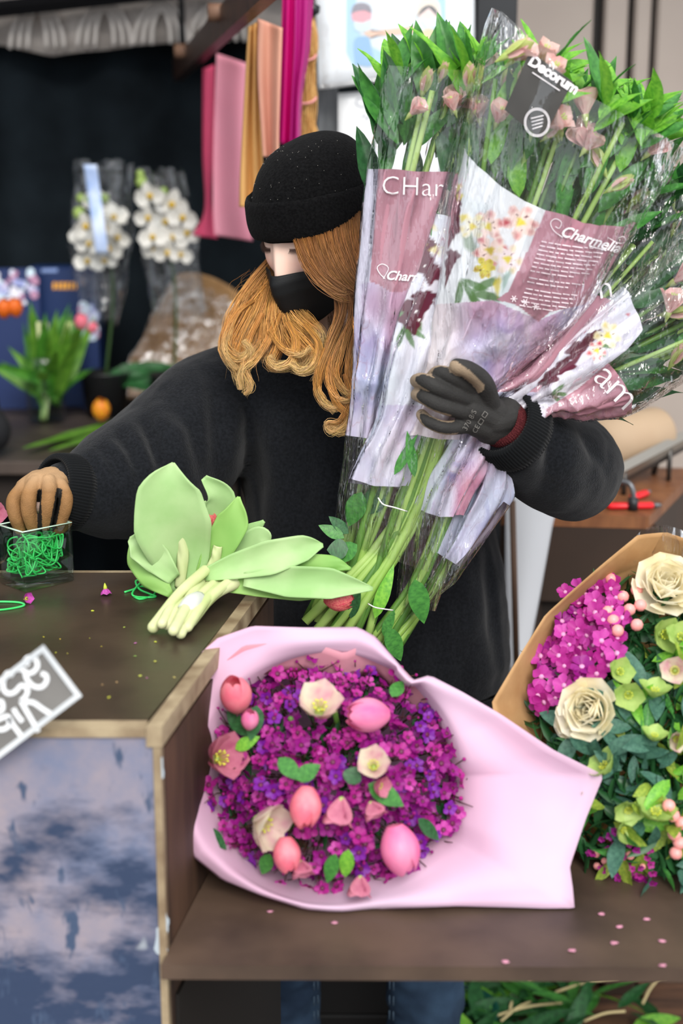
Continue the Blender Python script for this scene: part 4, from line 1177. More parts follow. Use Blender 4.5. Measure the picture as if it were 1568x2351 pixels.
# ---------------- prints
def paintA(x, y, V):
    c = marble(V, 3, 0.5)
    edge = 660 + 12 * np.sin(x * 0.05)
    pk = (y < edge)
    lx = np.interp(y, [390, 660], [868, 848])
    c[pk] = PINK
    c[pk & (x < lx)] = np.array(lin('d8d3e4'))
    return c
pA = sA.panel([(850, 388), (900, 389), (960, 391), (1036, 394)], [(806, 1000), (835, 1008), (874, 1012)], paintA)
sA.text(pA, 'CHarm', 62, 874, 446, 2, spacing=1.05, off=0.0025, bold=-0.9)
sA.text(pA, 'Charm', 30, 884, 641, 4, shear=0.35, bold=0.6, off=0.0016)
sA.stroke(pA, [(884, 640), (872, 628), (866, 614), (878, 606), (892, 616), (880, 640)], 1.6)
def paintE(x, y, V):
    c = marble(V, 9, 0.0) * 0.35 + np.array(lin('eef2f4')) * 0.65
    low = y > 930; c[low] = marble(V, 9, 0.3)[low] * 0.6 + np.array(lin('ece9f2')) * 0.4
    c = spray(c, x, y, 940, 700, 60, 100, 3); c = spray(c, x, y, 930, 745, 50, 70, 5)
    for cx, cy, rx, ry, dg in ((972, 600, 24, 34, 20), (990, 622, 22, 30, -30), (955, 705, 34, 26, -20), (945, 735, 26, 28, 30), (975, 685, 26, 20, 10), (985, 560, 14, 18, 0)):
        c = blob(c, x, y, cx, cy, rx, ry, dg, DRED, .12, 1, .2, cx)
    for cx, cy in ((990, 520), (965, 560), (1000, 575)): c = blob(c, x, y, cx, cy, 16, 12, 30, YEL, .6, .6, .2, cy)
    for cx, cy in ((955, 715), (962, 735), (975, 610)): c = blob(c, x, y, cx, cy, 3, 5, 30, WHT, .4, .9, .1, cy)
    return c
pE = sE.panel([(1006, 490), (1050, 500), (1120, 500), (1190, 500)], [(808, 1098), (860, 1115), (930, 1115)], paintE)
def paintB(x, y, V):
    c = np.tile(np.array(lin('eef0f4')), (len(V), 1))
    n = fbm(V, 30, 2, 4); c = lerp(c, np.array(lin('dbe7ec')), np.clip((n - .5) * 4, 0, 1) * .6)
    wash = y > np.interp(x, [980, 1130, 1240, 1340], [700, 690, 735, 690]) ; c[wash] = marble(V, 21, 0.4)[wash]
    ww = np.clip((1090 - x) / 60, 0, 1) * wash; c = lerp(c, np.array(lin('f0e4e2')), ww * .75)
    pk = inside(x, y, [(1256, 476), (1600, 400), (1560, 640), (1420, 640), (1340, 700), (1262, 716), (1236, 740), (1190, 702), (1140, 688), (1168, 668), (1200, 600)]); 
    left = ~pk & ~wash
    d = c.copy()
    d = spray(d, x, y, 1060, 640, 60, 60, 1); d = spray(d, x, y, 1075, 672, 70, 10, 2); d = blob(d, x, y, 1080, 560, 16, 45, -25, PGREEN, .5, .6)
    d = print_flower(d, x, y, 1120, 520, 36, 3); d = print_flower(d, x, y, 1195, 510, 40, 5); d = print_flower(d, x, y, 1125, 575, 38, 8, thr=np.array(lin('cdb51c')))
    d = print_flower(d, x, y, 1085, 520, 30, 12, tip=np.array(lin('f3e3a0')), mid=np.array(lin('f3efe0'))); d = print_flower(d, x, y, 1165, 595, 34, 14, tip=np.array(lin('e9d9a2')), mid=np.array(lin('f4e3e6')))
    d = print_flower(d, x, y, 1112, 614, 24, 16, tip=np.array(lin('b8902a')), mid=np.array(lin('d9cd58')))
    d = blob(d, x, y, 1142, 655, 10, 26, 5, YEL, .5, .8); d = blob(d, x, y, 1162, 640, 9, 30, 20, np.array(lin('8fb2a5')), .5, .7)
    for cx, cy, rx, ry, dg in ((1046, 480, 14, 30, 10), (1042, 520, 12, 40, 8), (1050, 455, 10, 18, 0), (1032, 610, 10, 36, 14), (1040, 590, 14, 20, 0)): d = blob(d, x, y, cx, cy, rx, ry, dg, DRED, .2, .95, .25, cy)
    for cx, cy in ((1055, 452), (1063, 500), (1052, 430)): d = blob(d, x, y, cx, cy, 9, 12, 30, YEL, .5, .8)
    c[left] = d[left]; c[pk] = PINK * 1.02
    return c
pB = sB.panel([(1063, 332), (1100, 385), (1150, 432), (1200, 462), (1256, 480), (1300, 497), (1345, 511), (1400, 516), (1458, 511)], [(915, 1010), (960, 1000), (1010, 1010), (1070, 1010)], paintB, ns=190, nv=260)
sB.text(pB, 'Charmelia', 35, 1284, 540, 17, shear=0.35, bold=0.7, spacing=0.98, off=0.0018)
sB.stroke(pB, [(1292, 545), (1272, 530), (1264, 512), (1275, 502), (1289, 510), (1284, 524), (1275, 520)], 1.7)
sB.stroke(pB, [(1395, 545), (1420, 558), (1436, 555), (1432, 543), (1420, 546)], 1.5)
sB.stroke(pB, [(1352, 564), (1376, 571), (1392, 575)], 3.0)
m_small = pm('small_white_print', 'e6d7dd', 0.5)
rgt = np.random.default_rng(12)
for k in range(15):
    y0 = 554 + k * 9.6 + (6 if k > 7 else 0) + (6 if k > 9 else 0); x0 = 1243 - k * 3.6; x_end = 1392 - k * 6.4 - (30 if k in (7, 9, 14) else 0)
    x = x0
    while x < x_end:
        wd = rgt.uniform(8, 26); xe = min(x + wd, x_end); sl = 0.20 - 0.09 * (x - x0) / 150
        sB.stroke(pB, [(x, y0 + (x - x0) * sl), (xe, y0 + (xe - x0) * sl)], 2.6, m_small, 4, 0.0016)
        x = xe + rgt.uniform(2.5, 4)
for k, (qx, qy) in enumerate(((1180, 686), (1206, 694), (1230, 704))):
    for a in (0, 1.05, 2.1): sB.stroke(pB, [(qx - 8 * cos(a), qy - 8 * sin(a)), (qx + 8 * cos(a), qy + 8 * sin(a))], 2.4, m_small, 3, 0.0016, 'printed_symbol')
def paintC(x, y, V):
    c = np.tile(PINK, (len(V), 1)); low = y > 900; m = marble(V, 31, 1.0)
    c[low] = m[low]
    wl = (y < 905) & (x < np.interp(y, [640, 880], [1270, 1140])); c[wl] = (m * 0.4 + CREAM * 0.6)[wl]
    lw = (y > 1000) & (x < np.interp(y, [1000, 1180], [1045, 985])); c[lw] = np.array(lin('d9dde6'))
    return c
pC = sC.panel([(1290, 640), (1340, 665), (1400, 690), (1420, 700)], [(946, 1160), (1010, 1188), (1056, 1182)], paintC)
sC.text(pC, 'm', 78, 1352, 690, -8, off=0.003, bold=-0.8)
def paintD(x, y, V):
    m = marble(V, 47, 0.2); c = m * 0.35 + np.array(lin('f1eff3')) * 0.65
    low = y > 1000; c[low] = (m * 0.6 + np.array(lin('a9b7d0')) * 0.4)[low]
    d = c.copy()
    for cx, cy, rx, ry, dg in ((1330, 800, 40, 17, -42), (1290, 845, 36, 15, -35), (1258, 870, 30, 14, -40), (1355, 775, 24, 10, -45)): d = blob(d, x, y, cx, cy, rx, ry, dg, DRED, .15, 1, .25, cx)
    d = spray(d, x, y, 1365, 790, 36, 10, 3); d = spray(d, x, y, 1265, 905, 34, 0, 7); d = print_flower(d, x, y, 1395, 770, 30, 4, tip=np.array(lin('f0d66a')), mid=np.array(lin('f8f3e0'))); d = print_flower(d, x, y, 1370, 805, 22, 9)
    d = blob(d, x, y, 1442, 722, 6, 5, 0, CRIM, .5, .7)
    c = np.where((y < 1000)[:, None], d, c)
    pk = inside(x, y, [(1392, 836), (1700, 800), (1700, 1000), (1250, 990), (1255, 938), (1330, 890)]); c[pk] = PINK * 0.95
    return c
pD = sD.panel([(1426, 654), (1450, 690), (1468, 730), (1476, 757), (1440, 800), (1395, 835), (1425, 870), (1455, 914), (1448, 940)], [(1000, 1268), (1045, 1298), (1158, 1152)], paintD, ns=150, nv=240)
sD.text(pD, 'am', 92, 1358, 868, 46, off=0.0035, bold=-1.0)

# ---------------- sleeves of clear film, flared tops cut at a slant
def rimB(a): return np.where(np.cos(a) < 0, 0.87 + 0.13 * np.clip(-np.cos(a) * 1.3 - 0.2, 0, 1), 0.87 - 0.02 * np.cos(a))
sA.film(); sE.film(); sB.film(rim=rimB); sC.film(); sD.film(v1=0.97)

# dark label card printed on the film of the biggest bouquet
m_card = pm('charcoal_label', '3b3936', 0.4)
quad = [(1158, 252), (1216, 118), (1316, 188), (1244, 322)]
def cardf(u, v):
    q = np.array(quad, float)
    p = (q[0] * ((1 - u) * (1 - v))[:, None] + q[3] * (u * (1 - v))[:, None] + q[2] * (u * v)[:, None] + q[1] * ((1 - u) * v)[:, None])
    return np.array([sB.on(a, b, 0.003) for a, b in p])
card = part('label_card', gridf(14, 14, cardf), m_card, sB.root, label='charcoal label with white lettering')
sB.text(card, 'Decorum', 35, 1211, 146, 33, spacing=0.95, bold=1.3, off=0.005)
sB.stroke(card, [(1222, 166), (1285, 208)], 2.2, off=0.005)
for rr in (29, 26):
    sB.stroke(card, [(1233 + rr * cos(t), 281 + rr * 1.12 * sin(t)) for t in np.linspace(0, 2 * pi, 17)], 1.6, n=40, off=0.005)
for k, dx in enumerate((-12, -4, 4, 12)):
    sB.stroke(card, [(1233 - 14 + k, 281 + dx + 3), (1233 + 15 - k, 281 + dx - 4)], 2.0, n=4, off=0.005)

# ---------------- stems, leaves and blossoms
def plant(S, nst, nleaf, nfl, foot, seed, vtop=0.93, lsize=(0.075, 0.115), mix=(0, 2, 3, 0), topmix=(1, 4, 0), vmin=0.42, stemmat=None, xr=0.8, topn=14, fsize=0.05, fv=(0.86, 1.0), ydir=0.0):
    rg = np.random.default_rng(seed)
    for k in range(nst):
        x = rg.uniform(-xr, xr); y = rg.uniform(-0.6, 0.6); f = foot[k % len(foot)]
        vg = 0.3
        pts = [P(*f), S.inner(x * 0.45, y * 0.5, 0.06), S.inner(x * 0.5, y * 0.4, vg), S.inner(x * 0.8, y * 0.6, 0.6), S.inner(x, y * 0.8, vtop - rg.uniform(0, 0.1))]
        r = rg.uniform(0.0040, 0.0058)
        part('stem', tube(spline(pts, 18), np.linspace(r * 1.1, r * 0.6, 18), 7), stemmat or (m_stem if rg.random() < 0.6 else m_stem2), S.root)
    def leaf(p, d, facing, size, m):
        y = nz(d); z = nz(facing - y * np.dot(facing, y)); x = np.cross(y, z)
        put('leaf', LEAVES[m], S.root, basis(p, x * size, y * size, z * size))
    for k in range(nleaf):
        v = vmin + (vtop - vmin) * rg.random() ** 0.8; x = rg.uniform(-xr, xr); y = rg.uniform(-0.7, 0.3)
        p = S.inner(x, y, v - 0.06); T = S.axis(v); Sd = nz(S.inner(1, 0, v) - S.inner(-1, 0, v)); n = nz(VIEW - p)
        sc = rg.uniform(*lsize)
        d = T * 1.0 + Sd * rg.normal(x * 0.25, 0.35) + n * rg.normal(-0.08, 0.1)
        leaf(p, d, n + Sd * rg.normal(0, 0.6) + np.array([0, 0, 0.4]), sc, rg.choice(mix))
    for k in range(topn):
        x = rg.uniform(-xr, xr); y = rg.uniform(-0.8, 0.8); p0 = S.inner(x, y, vtop - 0.03); T = S.axis(vtop); Sd = nz(S.inner(1, 0, vtop) - S.inner(-1, 0, vtop)); n = nz(VIEW - p0)
        for q in range(6):
            az = q * 1.05 + rg.uniform(-.3, .3); out = Sd * cos(az) + n * sin(az)
            d = T * rg.uniform(0.8, 1.5) + out * 0.7
            leaf(p0 + T * 0.012 * rg.normal(), d, out * -0.6 + n * 0.7 + np.array([0, 0, 0.6]), rg.uniform(*lsize) * 0.8, rg.choice(topmix))
    for k in range(nfl):
        x = rg.uniform(-xr, xr); p = S.inner(x, rg.uniform(0.1, 0.95), rg.uniform(*fv)); T = S.axis(0.9); n = nz(VIEW - p); Sd = nz(np.cross(T, n))
        put('flower' if k % 3 else 'bud', ALSTRO if k % 3 else ALBUD, S.root, look(p, T + n * rg.uniform(0.2, 0.9) + Sd * rg.normal(0, .5), rg.normal(size=3), fsize * rg.uniform(0.8, 1.1)))
plant(sA, 7, 34, 7, [(742, 1440, 1.76), (715, 1415, 1.77), (730, 1430, 1.75), (765, 1450, 1.76), (705, 1420, 1.78)], 1, lsize=(0.08, 0.13), vmin=0.66, vtop=0.93, topn=5, fsize=0.032, fv=(.82, .97), mix=(0, 2, 0, 3), topmix=(0, 1, 4))
plant(sE, 7, 26, 5, [(770, 1450, 1.75), (790, 1455, 1.75), (752, 1445, 1.76)], 2, vmin=0.72, topn=4, fsize=0.034, lsize=(0.075, 0.12), mix=(0, 2, 3, 2), topmix=(0, 1, 4), fv=(.85, .98))
plant(sB, 12, 120, 18, [(700, 1428, 1.735), (728, 1445, 1.73), (760, 1452, 1.728), (790, 1458, 1.73), (815, 1462, 1.735), (842, 1470, 1.74)], 3, vmin=0.6, vtop=0.86, topn=20, mix=(0, 0, 2, 3, 4, 0, 1), lsize=(0.07, 0.11), fsize=0.036, fv=(0.74, 0.9))
plant(sC, 7, 48, 4, [(845, 1475, 1.75), (862, 1480, 1.755), (880, 1490, 1.76)], 4, vmin=0.58, vtop=0.93, topn=6, mix=(2, 2, 0, 5), topmix=(2, 0), fsize=0.036)
plant(sD, 8, 60, 7, [(878, 1500, 1.76), (893, 1505, 1.765), (905, 1498, 1.77), (865, 1490, 1.76)], 5, vmin=0.62, vtop=0.96, topn=5, mix=(2, 0, 2, 5), topmix=(0, 2), fsize=0.04, fv=(0.8, .99))
# string ties and the loose lower leaves
part('string_tie', tube(spline([P(868, 1143, 1.728), P(880, 1158, 1.722), P(905, 1165, 1.722), P(935, 1174, 1.73)], 12), 0.0009, 5), m_string, sB.root)
part('string_tie', tube(spline([P(845, 1386, 1.722), P(860, 1394, 1.716), P(880, 1398, 1.718), P(902, 1401, 1.73)], 12), 0.0009, 5), m_string, sD.root)
def pxleaf(root, a, b, Y, face, wide, m, ya=None):
    p = P(a[0], a[1], Y); e = P(b[0], b[1], ya or Y); d = e - p; L_ = np.linalg.norm(d); y = d / L_
    n = nz(VIEW - p) + np.asarray(face); z = nz(n - y * np.dot(n, y)); x = np.cross(y, z)
    return put('leaf', LEAVES[m], root, basis(p, x * wide, y * L_, z * L_ * 0.6))
for a, b, Y, w, m in (((952, 1330), (975, 1435), 1.728, .10, 0), ((890, 1440), (922, 1520), 1.725, .085, 0), ((952, 1095), (935, 990), 1.722, .05, 0), ((905, 1090), (962, 995), 1.725, .055, 3),
                      ((790, 1235), (732, 1205), 1.74, .06, 0), ((800, 1225), (755, 1185), 1.745, .05, 2), ((800, 1260), (750, 1262), 1.73, .09, 2), ((820, 1250), (760, 1290), 1.73, .09, 0),
                      ((830, 1130), (800, 1210), 1.755, .10, 0), ((850, 1180), (870, 1110), 1.755, .10, 2), ((805, 1420), (825, 1340), 1.73, .05, 2), ((860, 1420), (900, 1300), 1.728, .06, 4), ((880, 1460), (905, 1400), 1.74, .05, 0)):
    pxleaf(sB.root, a, b, Y, (0, 0, 0.3), w, m)
# ================================================================== BOUQUETS ON THE SHELF
m_pinkpaper = pm('pale_pink_wrap', 'e2b6d0', 0.6, col2='dfc6dc', nscale=4, translucent=0.25, spec=0.25, bump=(25, 0.12, 0.003))
m_kraft = pm('kraft_wrap', 'c59c6c', 0.7, col2='b58a5b', nscale=30, translucent=0.12, bump=(60, 0.2))
WAXC = [pm('wax_' + str(i), c, 0.5, col2=c2, nscale=40, translucent=0.25) for i, (c, c2) in enumerate((('a8128a', '7d0f78'), ('8e22b0', '6d168c'), ('c52a98', '961b7c'), ('d84fb4', 'b02f96')))]
m_waxeye = pm('wax_eye', '5c0f3c', 0.5)
m_waxeye2 = pm('pale_wax_eye', 'e2a0c8', 0.5)
m_twig = pm('reddish_twig', '4a2a22', 0.6)
m_tulip = pm('pink_tulip_petal', 'ec6ea6', 0.42, col2='f29abd', nscale=1.5, stretch=(1, 1, .4), translucent=0.25, spec=0.4)
m_tulip2 = pm('coral_tulip_petal', 'ec7389', 0.42, col2='f29aa4', nscale=1.5, translucent=0.25, spec=0.4)
m_hell = pm('blush_hellebore', 'e6dcc4', 0.5, col2='d8a0ac', nscale=1.6, ndet=2, translucent=0.3)
m_hellp = pm('dusky_pink_petal', 'd98aa0', 0.5, col2='b9607f', nscale=1.6, translucent=0.3)
m_hellg = pm('lime_hellebore', 'bcd27c', 0.5, col2='9fbf62', nscale=1.6, translucent=0.3)
m_stamen = pm('yellow_stamen', 'd3d84a', 0.5)
m_rose = pm('cream_rose_petal', 'fffaea', 0.5, col2='fbf0c8', nscale=1.2, translucent=0.35)
m_berry = pm('pink_berry', 'f08f92', 0.35, col2='f5b0a6', nscale=30, sss=0.1)
m_euc = pm('blue_green_leaf', '4d7a66', 0.55, col2='355e50', nscale=12, translucent=0.15)
m_lime = pm('lime_leaf', 'a8bd4a', 0.5, col2='7d9a3a', nscale=12, translucent=0.25)
LEAVES2 = dict(euc=leaf_mesh('leaf', m_euc, 1, .38, .1, .2, peak=.5), lime=leaf_mesh('leaf', m_lime, 1, .42, .25, .2, peak=.5), green=LEAVES[0], bright=LEAVES[1], dark=LEAVES[2])

def wax_mesh(mat, seed):
    V, Fc, mm, mi = multi([(petal_ring(5, 1.0, .88, 1.1, .2, .36, .14, seg=6, wid=4, seed=seed, jitter=.12), mat), (lathe([(.02, -.25), (.3, -.12), (.34, .1), (.2, .22), (.02, .16)], 7), m_waxeye)])
    return new_mesh('waxflower', V, Fc, mm, True, mi)
WAX = [wax_mesh(m, 10 + i) for i, m in enumerate(WAXC)]
def egg_petals(n, rot, k):
    out = []
    for i in range(n):
        az = rot + i * 2 * pi / n
        def fn(u, v):
            x = (u - .5) * 2; th = az + x * 1.15; zm = 1 - .42 * np.abs(x) ** 2.3; z = v * zm
            R_ = .47 * np.sin(pi * (z * .80 + .10)) ** .75 * (1 + .05 * (1 - x ** 2)) * k
            return np.stack([R_ * np.cos(th), R_ * np.sin(th), z * 1.22 * k], 1)
        out.append(gridf(13, 14, fn))
    return join(*out)
def tulip_mesh(mat):
    V, Fc = join(egg_petals(3, 0, 1.0), egg_petals(3, pi / 3, .94)); return new_mesh('tulip', V, Fc, mat)
def tulip_mesh_open(mat):
    a = petal_ring(3, 1.35, 1.5, 1.0, -1.55, .42, .03, seg=14, wid=10, seed=1, wrap=.5); b = petal_ring(3, 1.27, 1.3, .9, -1.42, .42, .02, seg=12, wid=8, rot=pi / 3, seed=2, wrap=.5)
    V, Fc = join(a, b); return new_mesh('tulip', V, Fc, mat)
TUL = [tulip_mesh(m_tulip), tulip_mesh(m_tulip2)]
def hell_mesh(mat, op=.75, cup=-.15):
    st = [tube([(0, 0, .02), (.16 * cos(q), .16 * sin(q), .34 + .06 * (i % 2)), (.2 * cos(q), .2 * sin(q), .4 + .06 * (i % 2))], [.015, .012, .035], 4) for i, q in enumerate(np.arange(14) * .449)]
    V, Fc, mm, mi = multi([(petal_ring(5, 1.0, .95, op, cup, .45, .05, seg=8, wid=6, seed=4, jitter=.1), mat), (join(*st), m_stamen), (lathe([(.02, -.02), (.12, .02), (.14, .12), (.05, .22), (.01, .24)], 8), m_hellg)])
    return new_mesh('hellebore', V, Fc, mm, True, mi)
HEL = dict(blush=hell_mesh(m_hell), pink=hell_mesh(m_hellp, .5, .25), lime=hell_mesh(m_hellg, .85, -.1))
def rose_mesh():
    ps = []
    for i, (n, L, W, op, cup, br_, z) in enumerate(((3, .58, .5, .03, -.05, .06, .16), (3, .62, .7, .10, -.08, .12, .13), (4, .68, .85, .20, -.1, .17, .1), (5, .76, .95, .36, -.12, .2, .05), (5, .82, 1.1, .56, -.02, .22, 0), (5, .88, 1.2, .78, .22, .2, -.05))):
        ps.append(petal_ring(n, L, W, op, cup, .26, br_, seg=8, wid=8, z0=z, rot=i * .9, jitter=.07, seed=20 + i, wrap=.42))
    V, Fc = join(*ps); return new_mesh('rose', V, Fc, m_rose)
ROSE = rose_mesh()
BERRY = new_mesh('berry', *lathe([(.01, -1), (.6, -.85), (.95, -.3), (1, .2), (.75, .75), (.3, 1.0), (.01, 1.05)], 10), m_berry)

def fan_mesh(rings):
    """rings: list of (n,3) closed loops joined in order"""
    n = len(rings[0]); V = np.concatenate(rings)
    return V, [(i * n + j, i * n + (j + 1) % n, (i + 1) * n + (j + 1) % n, (i + 1) * n + j) for i in range(len(rings) - 1) for j in range(n)]
def resample(poly, n, closed=True):
    p = np.asarray(poly, float); p = np.concatenate([p, p[:1]]) if closed else p
    d = np.concatenate([[0], np.cumsum(np.linalg.norm(np.diff(p, axis=0), axis=1))]); s = np.linspace(0, d[-1], n, endpoint=not closed)
    return np.stack([np.interp(s, d, p[:, k]) for k in range(p.shape[1])], 1)

# ---------------------------------------------------------------- pink bouquet
YP = lambda py: np.interp(py, [1420, 2100], [1.535, 1.372])
pinkb = thing('wrapped_bouquet', 'round bouquet of pink tulips and purple waxflower in pale pink paper', 'bouquet', (0.02, 1.42, SZ))
rim = [(413, 1620), (407, 1700), (411, 1800), (415, 1890), (445, 1968), (510, 2020), (600, 2056), (700, 2088), (790, 2096), (900, 2086), (1050, 2080), (1200, 2084), (1319, 2088), (1315, 2040), (1308, 1990),
       (1345, 1880), (1386, 1780), (1270, 1722), (1150, 1640), (1060, 1588), (986, 1550), (948, 1562), (905, 1512), (862, 1462), (822, 1440), (700, 1441), (580, 1437), (500, 1465), (448, 1510), (424, 1560)]
rim = np.array(rim, float)
cx0, cy0 = 752, 1790
NR = 180
ro = resample(rim, NR)
ang = np.arctan2(ro[:, 1] - cy0, ro[:, 0] - cx0)
def inner_ring(rx, ry, ccx, ccy): return np.stack([ccx + rx * np.cos(ang), ccy + ry * np.sin(ang)], 1)
ri = inner_ring(306, 288, 756, 1785)
ri = np.where((np.hypot(ri[:, 0] - cx0, ri[:, 1] - cy0) > np.hypot(ro[:, 0] - cx0, ro[:, 1] - cy0) - 14)[:, None], ro + (np.array([cx0, cy0]) - ro) * 0.06, ri)
def to3(q, dy): return np.array([P(a, b, YP(b) + d) for (a, b), d in zip(q, np.broadcast_to(dy, (len(q),)))])
gap = np.hypot(ro[:, 0] - ri[:, 0], ro[:, 1] - ri[:, 1])
wav = 0.006 * np.sin(ang * 5 + 1) + 0.004 * np.sin(ang * 11)
rows = []
for t in np.linspace(0, 1, 9):
    q = ro * (1 - t) + ri * t
    dep = np.clip(gap / 320, 0.08, 1) * 0.035
    rows.append(to3(q, dep * t ** 1.5 + wav * (1 - t) * 0.8 - 0.012 * np.sin(t * pi) * np.clip(1 - gap / 120, 0, 1) + 0.01 * np.sin(t * 6 + ang * 3) * np.clip(gap / 320, 0, 1)))
back = []
tip = P(790, 1800, 1.80); tip[2] = SZ + 0.035
for t in (0.25, 0.5, 0.75, 0.95):
    base = rows[-1] + np.array([0, 0.04, 0])
    q = base * (1 - t) + tip * t; q[:, 2] = np.maximum(q[:, 2], SZ + 0.004); back.append(q)
V, Fc = fan_mesh(rows + back)
V[:, 2] = np.maximum(V[:, 2], SZ + 0.002)
part('wrapping_paper', solid((V, Fc), 0.0007), m_pinkpaper, pinkb)
# inner second sheet that peeks over the flowers at the back
q = resample([(470, 1560), (560, 1482), (700, 1470), (790, 1500), (860, 1470), (930, 1540), (985, 1600)], 50, False)
V, Fc = gridf(50, 5, lambda u, v: np.array([P(a, b, c) for a, b, c in zip(np.interp(u, np.linspace(0, 1, 50), q[:, 0]), np.interp(u, np.linspace(0, 1, 50), q[:, 1]) + v * 70, 1.52 + 0.02 * v)]))
part('inner_paper', solid((V, Fc), 0.0006), m_tulip2 if False else pm('rose_pink_inner_paper', 'e9a6b6', 0.6, translucent=0.3), pinkb)
for k in range(9):
    a = k * 0.7; p0 = tip + np.array([cos(a) * .012, -0.02, sin(a) * .012 + 0.01])
    part('stem', tube(spline([p0, p0 + np.array([cos(a) * .02, -0.12, sin(a) * .02 + .02]), P(740 + 150 * cos(a), 1780 + 150 * sin(a), 1.47)], 10), 0.003, 6), m_stem2, pinkb)

def dome(u, v):          # unit disc -> (px,py,Y)
    r2 = min(u * u + v * v, 1.0)
    x = 756 + 306 * u; y = 1785 + 286 * v
    return x, y, float(YP(y)) + 0.038 - 0.062 * (1 - r2) ** 0.8
def dome_n(u, v):
    x, y, Y = dome(u, v); p = P(x, y, Y); n0 = nz(np.array([0, -0.90, 0.43]))
    return p, nz(n0 + np.array([u * 0.55, 0, -v * 0.5]))
def filler(root, n, region, meshes, weights, size, name, seed, mind=0.0105, keep=300, avoid=()):
    rg = np.random.default_rng(seed); pts = []; tries = 0; out = []
    while len(out) < n and tries < n * 40:
        tries += 1
        s = region(rg)
        if s is None: continue
        p, nn = s
        if any(np.linalg.norm(p - a) < b for a, b in avoid): continue
        if pts and np.min(np.linalg.norm(np.array(pts) - p, axis=1)) < mind: continue
        pts.append(p); out.append((p, nn))
    for k, (p, nn) in enumerate(out):
        if k >= keep: break
        m = meshes[rg.choice(len(meshes), p=weights)]
        put(name, m, root, look(p, nn + rg.normal(0, .3, 3), rg.normal(size=3), size * rg.uniform(.75, 1.15)))
    return out
big = []
def big_flower(root, mesh, name, px_, py_, Y, size, zdir, parent_label=None, sy=1.0, roll=(1, 0, 0)):
    p = P(px_, py_, Y); M = look(p, zdir, roll, size)
    o = put(name, mesh, root, M @ Matrix.Diagonal((1, 1, sy, 1))); big.append((p, size * 0.85)); return o
k = M2(1.42, 1780)
def Yd(x, y): 
    u, v = (x - 756) / 306, (y - 1785) / 286; return dome(u, v)[2]
def axis_px(dx, dy, toward): return nz(np.array([dx, -toward, -dy]))
R = pinkb
for (x, y, w, dx, dy, tw, m) in ((548, 1630, 62, -.12, -1, .35, 1), (572, 1672, 34, .1, -1, .3, 0), (890, 1640, 66, -1, -.1, .35, 0), (705, 1808, 60, -.1, 1.0, .75, 1), (905, 1895, 74, .25, 1, .3, 0), (655, 1922, 52, .1, 1, .4, 1)):
    big_flower(R, TUL[m], 'tulip', x, y, Yd(x, y) - 0.028, w * k * 1.25, axis_px(dx, dy, tw))
for (x, y, w, dx, dy, tw, m, sy) in ((732, 1640, 82, .1, -1, .55, 'blush', 1), (858, 1765, 60, -.05, -.9, .9, 'blush', 1), (585, 1880, 88, .7, .1, .55, 'blush', 1), (488, 1745, 86, .3, -.2, .3, 'pink', 1.1), (785, 1830, 62, -.2, 1, .5, 'pink', 1.3), (850, 1840, 48, .4, .8, .5, 'pink', 1),
                               (690, 1975, 46, .2, .8, .6, 'pink', 1), (828, 2010, 50, -.1, 1, .5, 'pink', 1.2), (860, 1800, 40, .6, 0, .5, 'pink', 1)):
    big_flower(R, HEL[m], 'hellebore', x, y, Yd(x, y) - 0.024, w * k, axis_px(dx, dy, tw), sy=sy)
def dleaf(root, a, b, Yf, wide, mesh, lift=0.02):
    p = P(a[0], a[1], Yf(a[0], a[1]) - lift); e = P(b[0], b[1], Yf(b[0], b[1]) - lift - 0.004); d = e - p; L_ = np.linalg.norm(d); y = d / L_
    n = nz(VIEW - p) + np.array([0, 0, .4]); z = nz(n - y * np.dot(n, y)); x = np.cross(y, z)
    put('leaf', mesh, root, basis(p, x * wide, y * L_, z * L_ * .6))
for a, b, w, m in (((845, 1800), (930, 1850), .085, 0), ((900, 1600), (925, 1560), .06, 0), ((570, 1690), (520, 1630), .06, 2), ((590, 1620), (575, 1700), .07, 2), ((680, 1790), (735, 1755), .07, 0), ((640, 1740), (690, 1790), .07, 0),
                   ((770, 1960), (750, 2030), .06, 0), ((800, 1950), (790, 2020), .05, 1), ((620, 1960), (600, 2010), .06, 0), ((540, 1720), (590, 1690), .05, 4), ((800, 1800), (820, 1760), .07, 2), ((960, 1880), (1010, 1930), .05, 2), ((470, 1900), (520, 1950), .05, 2)):
    dleaf(R, a, b, Yd, w, LEAVES[m])
def disc(rg):
    a = rg.random() * 2 * pi; r = math.sqrt(rg.random()) * 1.0
    p, n = dome_n(r * cos(a), r * sin(a)); return p + n * rg.uniform(-.012, .012), n
filler(R, 300, disc, WAX, [.36, .24, .28, .12], 0.0088, 'waxflower', 5, 0.0088, avoid=big)
